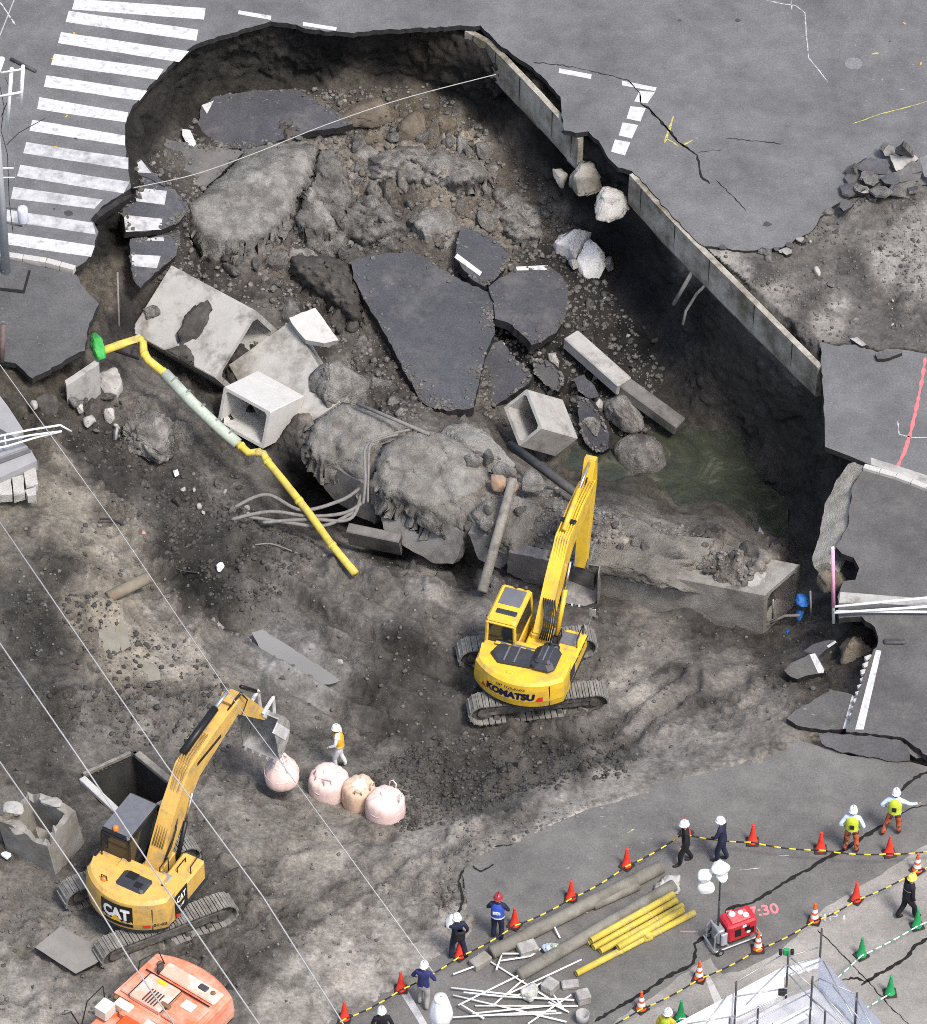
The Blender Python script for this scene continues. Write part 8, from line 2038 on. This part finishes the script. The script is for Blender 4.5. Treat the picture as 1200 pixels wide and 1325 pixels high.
cable('second grey cable bent over the great boulder', [(476, 650, -2.6), (477, 610, -1.9), (480, 574, -1.5), (500, 563, -1.45), (530, 556, -1.7)], .04, CABLE)
cable('thin black hose trailing down the left bank', [(130, 672, -1.3), (150, 674, -1.5), (180, 694, -1.8), (205, 718, -1.9), (228, 736, -2.0), (256, 741, -2.2)], .03, BLACK)
cable('pale cord on the ramp edge', [(330, 705, -3.0), (352, 704, -2.95), (380, 714, -2.9), (400, 722, -2.9)], .025, CABLE)
cable('slack grey cable strung across the hole from the crossing to the wall', [(172, 243, .1), (250, 226, -.5), (330, 198, -1.0), (420, 162, -1.2), (520, 128, -1.1), (642, 96, -.7)], .016, M('pale_cable', (.34, .34, .33), .6, .1, 6, 0))
# overhead wires
WIREM = M('overhead_wire', (.36, .36, .355), .6, .05, 6, 0)
for pts, l, r in [([(-140, 472), (215, 990), (340, 1160), (435, 1310), (520, 1450)], 'overhead wire passing above the tan digger bucket side', .022), ([(-140, 630), (105, 985), (215, 1150), (335, 1325), (420, 1450)], 'overhead wire passing over the tan digger tail', .024), ([(-140, 785), (100, 1130), (170, 1245), (225, 1325), (310, 1450)], 'overhead wire passing over the orange digger', .024), ([(-140, 285), (0, 472), (150, 680), (300, 902), (386, 1017), (560, 1257)], 'thin overhead wire ending at the covered floodlight', .014), ([(-60, 160), (-20, 95), (18, 0), (60, -90)], 'overhead wire at the top corner above the crossing', .02)]:
    m = MB(); m.smooth = True; m.tube([P(u, v, 7.0 - .15 * i * (len(pts) - 1 - i)) for i, (u, v) in enumerate(pts)], r, 6)
    single(m, 'overhead_wire', WIREM, l, 'wire', P(*pts[0], 7.0))

# fallen beams in the trench
def beam(label, a, b_, w, h, mat):
    A, B = P(*a), P(*b_); x = (B - A).normalized(); y = V3((-x.y, x.x, 0)).normalized(); z = x.cross(y)
    m = MB(); m.bbox((0, 0, 0), ((B - A).length, w, h), .04, (x, y, z)); return single(m, 'fallen_beam', mat, label, 'beam', (A + B) / 2) if False else (lambda o: (setattr(o, 'location', (A + B) / 2), o)[1])(single(m, 'fallen_beam', mat, label, 'beam', (0, 0, 0)))
beam('upper half of the pale concrete beam fallen in the trench', (738, 438, -4.9), (808, 500, -5.2), .62, .5, CONC)
beam('lower dark half of the fallen concrete beam reaching the water', (806, 498, -5.25), (880, 552, -5.9), .55, .45, CONC_DARK)

# buried wall stub below the sidewalk
slab('wall_stub', 'smooth grey wall stub standing under the broken sidewalk', 'wall stub', [(84, 492), (123, 466), (128, 466), (128, 470), (124, 474), (86, 500)], [(84, 492, -.6), (128, 466, -.6), (124, 474, -.6)], 1.5, [CONC, CONC], amt=.4)
# blue sheet and props at the open culvert end
for q, z, l in [([(1022, 772), (1036, 766), (1049, 768), (1048, 778), (1040, 780), (1030, 776)], -2.0, 'blue sheet hanging at the top of the culvert mouth'), ([(1030, 792), (1036, 780), (1042, 780), (1040, 792), (1034, 800)], -2.6, 'strip of blue sheet in the culvert mouth'), ([(1015, 812), (1024, 806), (1024, 818), (1018, 826)], -3.2, 'lowest scrap of blue sheet on the soil by the culvert')]:
    polyrock('blue_sheet', l, 'sheet', q, z, .25, BLUE, seed=int(q[0][1]), rough=.16, sub=3)
rod('plank', 'curved pale plank lying in front of the culvert mouth', 'plank', (997, 806, -3.25), (1036, 796, -2.7), .05, WOOD, n=6, bend=[(1016, 797, -2.95)])
rod('prop', 'thin steel prop standing in the culvert mouth', 'prop', (1000, 800, -3.3), (1001, 776, -2.3), .03, STEEL)
rod('prop', 'pale prop standing at the edge of the side road', 'prop', (1050, 802, -2.2), (1049, 765, -1.0), .03, WOOD)
rod('guard_post', 'white post wrapped in pink tape at the corner of the broken side road', 'post', (1079, 806, .05), (1078, 708, 3.0), .05, WHITE)
m = MB(); m.smooth = True; m.tube([P(1079, 785, .75), P(1078, 712, 2.95)], .058, 8); single(m, 'pink_tape', M('pink_tape', (.70, .34, .48), .6, .2, 9, .2), 'pink and white tape wound round the guard post', 'tape', P(1079, 785, .75))
for a, b_, l in [((1080, 785, .75), (1215, 772, .75), 'upper white guard rail across the side road'), ((1080, 793, .55), (1215, 784, .65), 'middle white guard rail across the side road'), ((1082, 791, .5), (1215, 792, .42), 'lower white guard rail across the side road')]:
    rod('guard_rail', l, 'rail', a, b_, .04, WHITE, n=8)
m = MB(); m.add([P(u, v, sdz(u, v) + .006) for u, v in [(1088, 766), (1140, 770), (1215, 776), (1215, 786), (1140, 781), (1086, 780)]], [tuple(range(6))]); m.build('gutter_strip', CONC, road_d)
m = MB(); c = P(1158, 830, sdz(1158, 830) + .06); m.bbox((0, 0, 0), (.66, .2, .12), .04); o = single(m, 'wheel_stop', STEEL_D, 'low dark wheel stop lying on the side road', 'wheel stop', (0, 0, 0)); o.location = c
polyrock('earth_bank', 'brown bank of earth in the bite below the guard rail', 'earth', [(1088, 812), (1110, 802), (1126, 812), (1130, 832), (1112, 846), (1090, 840)], -.7, .9, SOILROCK_B, seed=9, flat=.5, rough=.12)

# ================================================================ steps and rails at the left edge
root = thing('concrete_steps', 'grey stepped slabs with white rails cut off by the left edge', 'steps', P(0, 600, .2))
SLABM = M('grey_step', (.26, .26, .265), .7, .12, 2, .1, 20); SLABD = M('dark_step', (.11, .11, .115), .7, .15, 2, .1, 20)
def step(poly, z, th, mat):
    pts = [P(u, v, z) for u, v in poly]; sheet_mesh(pts, th).build('step', [mat, mat], root); o = COL.objects[-1] if False else None
for poly, z, th, mat in [([(-60, 470), (0, 512), (12, 528), (30, 556), (20, 566), (-60, 520)], .55, .35, SLABM), ([(-60, 522), (18, 566), (26, 572), (-60, 596)], .40, .3, SLABD), ([(-60, 595), (28, 571), (36, 578), (-60, 612)], .45, .3, SLABM), ([(-60, 612), (36, 578), (40, 584), (-60, 622)], .35, .3, SLABD), ([(-60, 624), (40, 582), (48, 596), (0, 618), (-60, 640)], .3, .4, SLABM)]:
    pts = [P(u, v, z) for u, v in poly]; sheet_mesh(pts, th).build('step', [mat, mat], root, world=True)
m = MB(); m.smooth = True
for pts in ([(-40, 572, 1.3), (40, 556, 1.3), (78, 550, 1.3), (92, 558, .9)], [(-40, 580, 1.0), (40, 563, 1.0), (80, 558, 1.0)], [(-40, 588, .8), (10, 577, .8), (50, 565, .85), (80, 558, 1.0)]): m.tube([P(*q) for q in pts], .035, 7)
m.tube([P(6, 562, 1.3), P(8, 582, .5)], .03, 7)
m.build('hand_rail', WHITE, root, world=True)
for i, (q, l) in enumerate([([(-6, 622), (14, 618), (16, 640), (-6, 642)], 'white kerb block at the frame edge under the steps'), ([(16, 618), (30, 614), (32, 638), (18, 642)], 'white block second from the frame edge under the steps'), ([(31, 610), (46, 604), (49, 626), (34, 632)], 'white block at the outer end under the steps'), ([(32, 634), (46, 630), (47, 640), (36, 642)], 'broken corner piece lying before the white blocks')]):
    slab('concrete_block', l, 'concrete block', q, .06, .3, [CONC_WHITE, CONC_WHITE], amt=.4, step=6)
rod('pipe_stub', 'small rusty bollard at the left edge of the sidewalk', 'bollard', (2, 468, 0), (4, 420, 1.2), .09, M('rusty_bollard', (.12, .09, .08), .7, .3, 5, .2))

# ================================================================ utility pole at the left edge
root = thing('utility_pole', 'grey utility pole with brackets and a pale box at the left edge', 'utility pole', P(8, 352, .1))
m = MB(); m.smooth = True; m.tube([(0, 0, 0), (0, 0, 8.3)], [.15, .12], 14); m.build('pole', M('pale_pole', (.36, .38, .40), .6, .1, 3, .1), root)
m = MB(); m.bbox((-.28, 0, 5.2), (.5, .5, 4.2), .06); m.build('cable_cover', M('blue_grey_cover', (.17, .20, .25), .6, .12, 3, .1), root)
m = MB(); m.smooth = True; m.lathe([(.16, 0), (.17, .05), (.17, .55), (.14, .6)], 14, (.66, 0, 2.2)); m.build('signal_box', M('pale_box', (.52, .53, .62), .6, .06, 4, .05), root)
m = MB(); m.tube([(.1, 0, 2.15), (.62, 0, 2.0)], .025, 6); m.tube([(.1, 0, 2.8), (.62, 0, 2.75)], .02, 6); m.build('box_bracket', STEEL_D, root)
for z in (4.1, 4.5):
    m = MB(); m.tube([(.1, 0, z), (.5, 0, z)], .02, 6); m.build('rung', WHITE, root)
m = MB(); m.bbox((.5, 0, 4.3), (.05, .05, .9), .02); m.build('hanger', STEEL, root)
for a, b_, r in [((-.2, .2, 7.2), (.35, .1, 9.0), .09), ((.35, 0, 6.1), (.62, .1, 8.6), .06), ((.82, 0, 7.0), (.98, .1, 8.7), .06), ((.1, 0, 7.5), (.9, 0, 7.7), .035), ((.3, 0, 8.5), (.95, .05, 8.6), .03)]:
    m = MB(); m.smooth = True; m.tube([a, b_], r, 10); m.build('insulator_arm', WHITE, root)
m = MB(); m.smooth = True
m.tube([(.2, .1, 8.0), (.3, .1, 7.0), (.15, .1, 6.0), (.3, .1, 5.0), (.25, .1, 3.0), (.3, .1, 1.6)], .012, 6)
m.tube([(.3, .1, 5.4), (.7, .1, 5.9), (1.4, .1, 6.4), (1.55, .1, 6.5)], .012, 6); m.tube([(.4, .1, 8.2), (.55, .1, 7.6), (.2, .1, 6.6)], .012, 6)
m.build('service_cables', BLACK, root)
rod('metal_bar', 'dark metal bar lying on the road above the utility pole', 'bar', (14, 76, .05), (46, 92, .05), .06, STEEL_D, n=6)

# ================================================================ scaffold at the lower right corner
ZS = 3.2
root = thing('scaffold', 'steel scaffold corner with white sheets at the bottom right', 'scaffold', P(1060, 1340, 0))
SHEET = M('white_scaffold_sheet', (.80, .81, .86), .8, .06, 1.5, .25, 6); SHEETL = M('scaffold_deck', (.42, .43, .46), .6, .12, 3, .1, 20)
def sheet3(name, pts, mat, th=.02):
    m = MB(); p = [P(*q) for q in pts]; n_ = newell(p); sheet_mesh(p, th, m, n_); return m.build(name, [mat, mat], root, world=True)
for a_, b_, dn in (((1016, 1250), (858, 1334), 1.9), ((1060, 1238), (1152, 1334), 1.9), ((1016, 1250), (1060, 1238), .5)):
    A, B = P(*a_, ZS), P(*b_, ZS); d = B - A; n_ = Vector((-d.y, d.x, 0)).normalized() * .012
    m = MB(); K = 14; vs = []
    for i in range(K + 1):
        for z in (0, -dn * .5, -dn): vs.append(A + d * (i / K) + Vector((0, 0, z)) + n_ * (2.2 * math.sin(i * 1.7) * (z != 0)))
    m.add(vs, [(3 * i + j, 3 * i + 3 + j, 3 * i + 4 + j, 3 * i + 1 + j) for i in range(K) for j in range(2)]); m.build('sheet', SHEET, root, world=True, smooth=True)
sheet3('deck', [(1022, 1290, ZS - 1.25), (1060, 1276, ZS - 1.25), (1140, 1362, ZS - 1.25), (1060, 1420, ZS - 1.25), (880, 1370, ZS - 1.25)], SHEETL)
sheet3('deck', [(1000, 1325, ZS - .7), (1046, 1302, ZS - .7), (1054, 1312, ZS - .7), (1010, 1336, ZS - .7)], WHITE)
def bar(a, b_, r=.024, name='tube', mat=STEEL):
    m = MB(); m.smooth = True; m.tube([P(*a), P(*b_)], r, 8); return m.build(name, mat, root, world=True)
for u, v, du, h in [(1060, 1262, 0, 58), (1018, 1278, 0, 42), (951, 1318, 0, 46), (1048, 1326, 0, 60), (1107, 1320, 0, 34), (980, 1330, 0, 26), (1067, 1330, 0, 22), (944, 1330, 0, 12)]:
    b_ = P(u, v, ZS - 1.0); m = MB(); m.smooth = True
    m.tube([b_ + V3((0, 0, -2.2)), b_ + V3((0, 0, h / 29.))], .03, 8); m.build('upright', STEEL_D, root, world=True)
for a, b_ in [((951, 1272), (1012, 1236)), ((1020, 1238), (1060, 1226)), ((1018, 1250), (1060, 1239)), ((1020, 1262), (1062, 1244)), ((951, 1290), (1024, 1278)), ((951, 1318), (1060, 1268)), ((890, 1325), (951, 1315)), ((1020, 1250), (1050, 1276)), ((1022, 1262), (1066, 1310)), ((1048, 1290), (1107, 1340)), ((1060, 1266), (1107, 1286)), ((1066, 1244), (1104, 1316)), ((960, 1330), (1048, 1285)), ((975, 1345), (1050, 1304)), ((1010, 1335), (1000, 1325)), ((1016, 1250), (966, 1300)), ((940, 1290), (912, 1328)), ((1024, 1240), (1048, 1260)), ((1107, 1290), (1130, 1330)), ((1062, 1282), (1090, 1322)), ((1050, 1270), (1092, 1316)), ((1078, 1276), (1112, 1318))]:
    bar((*a, ZS + .1), (*b_, ZS), .02, 'rail')
m = MB(); m.bbox((0, 0, 0), (.2, .12, .22), .02); o = m.build('work_lamp', BLACKP, root); o.location = P(1012, 1284, ZS + .2) - root.location
m = MB(); m.bbox((-.16, 0, 0), (.1, .1, .2), .02); m.bbox((.16, 0, 0), (.1, .1, .2), .02); o = m.build('marker_lamp', BLACKP, root); o.location = P(1018, 1232, ZS + .4) - root.location
m = MB(); m.bbox((0, 0, 0), (.18, .1, .24), .02); o = m.build('marker_bracket', CONE_G, root); o.location = P(1018, 1232, ZS + .4) - root.location
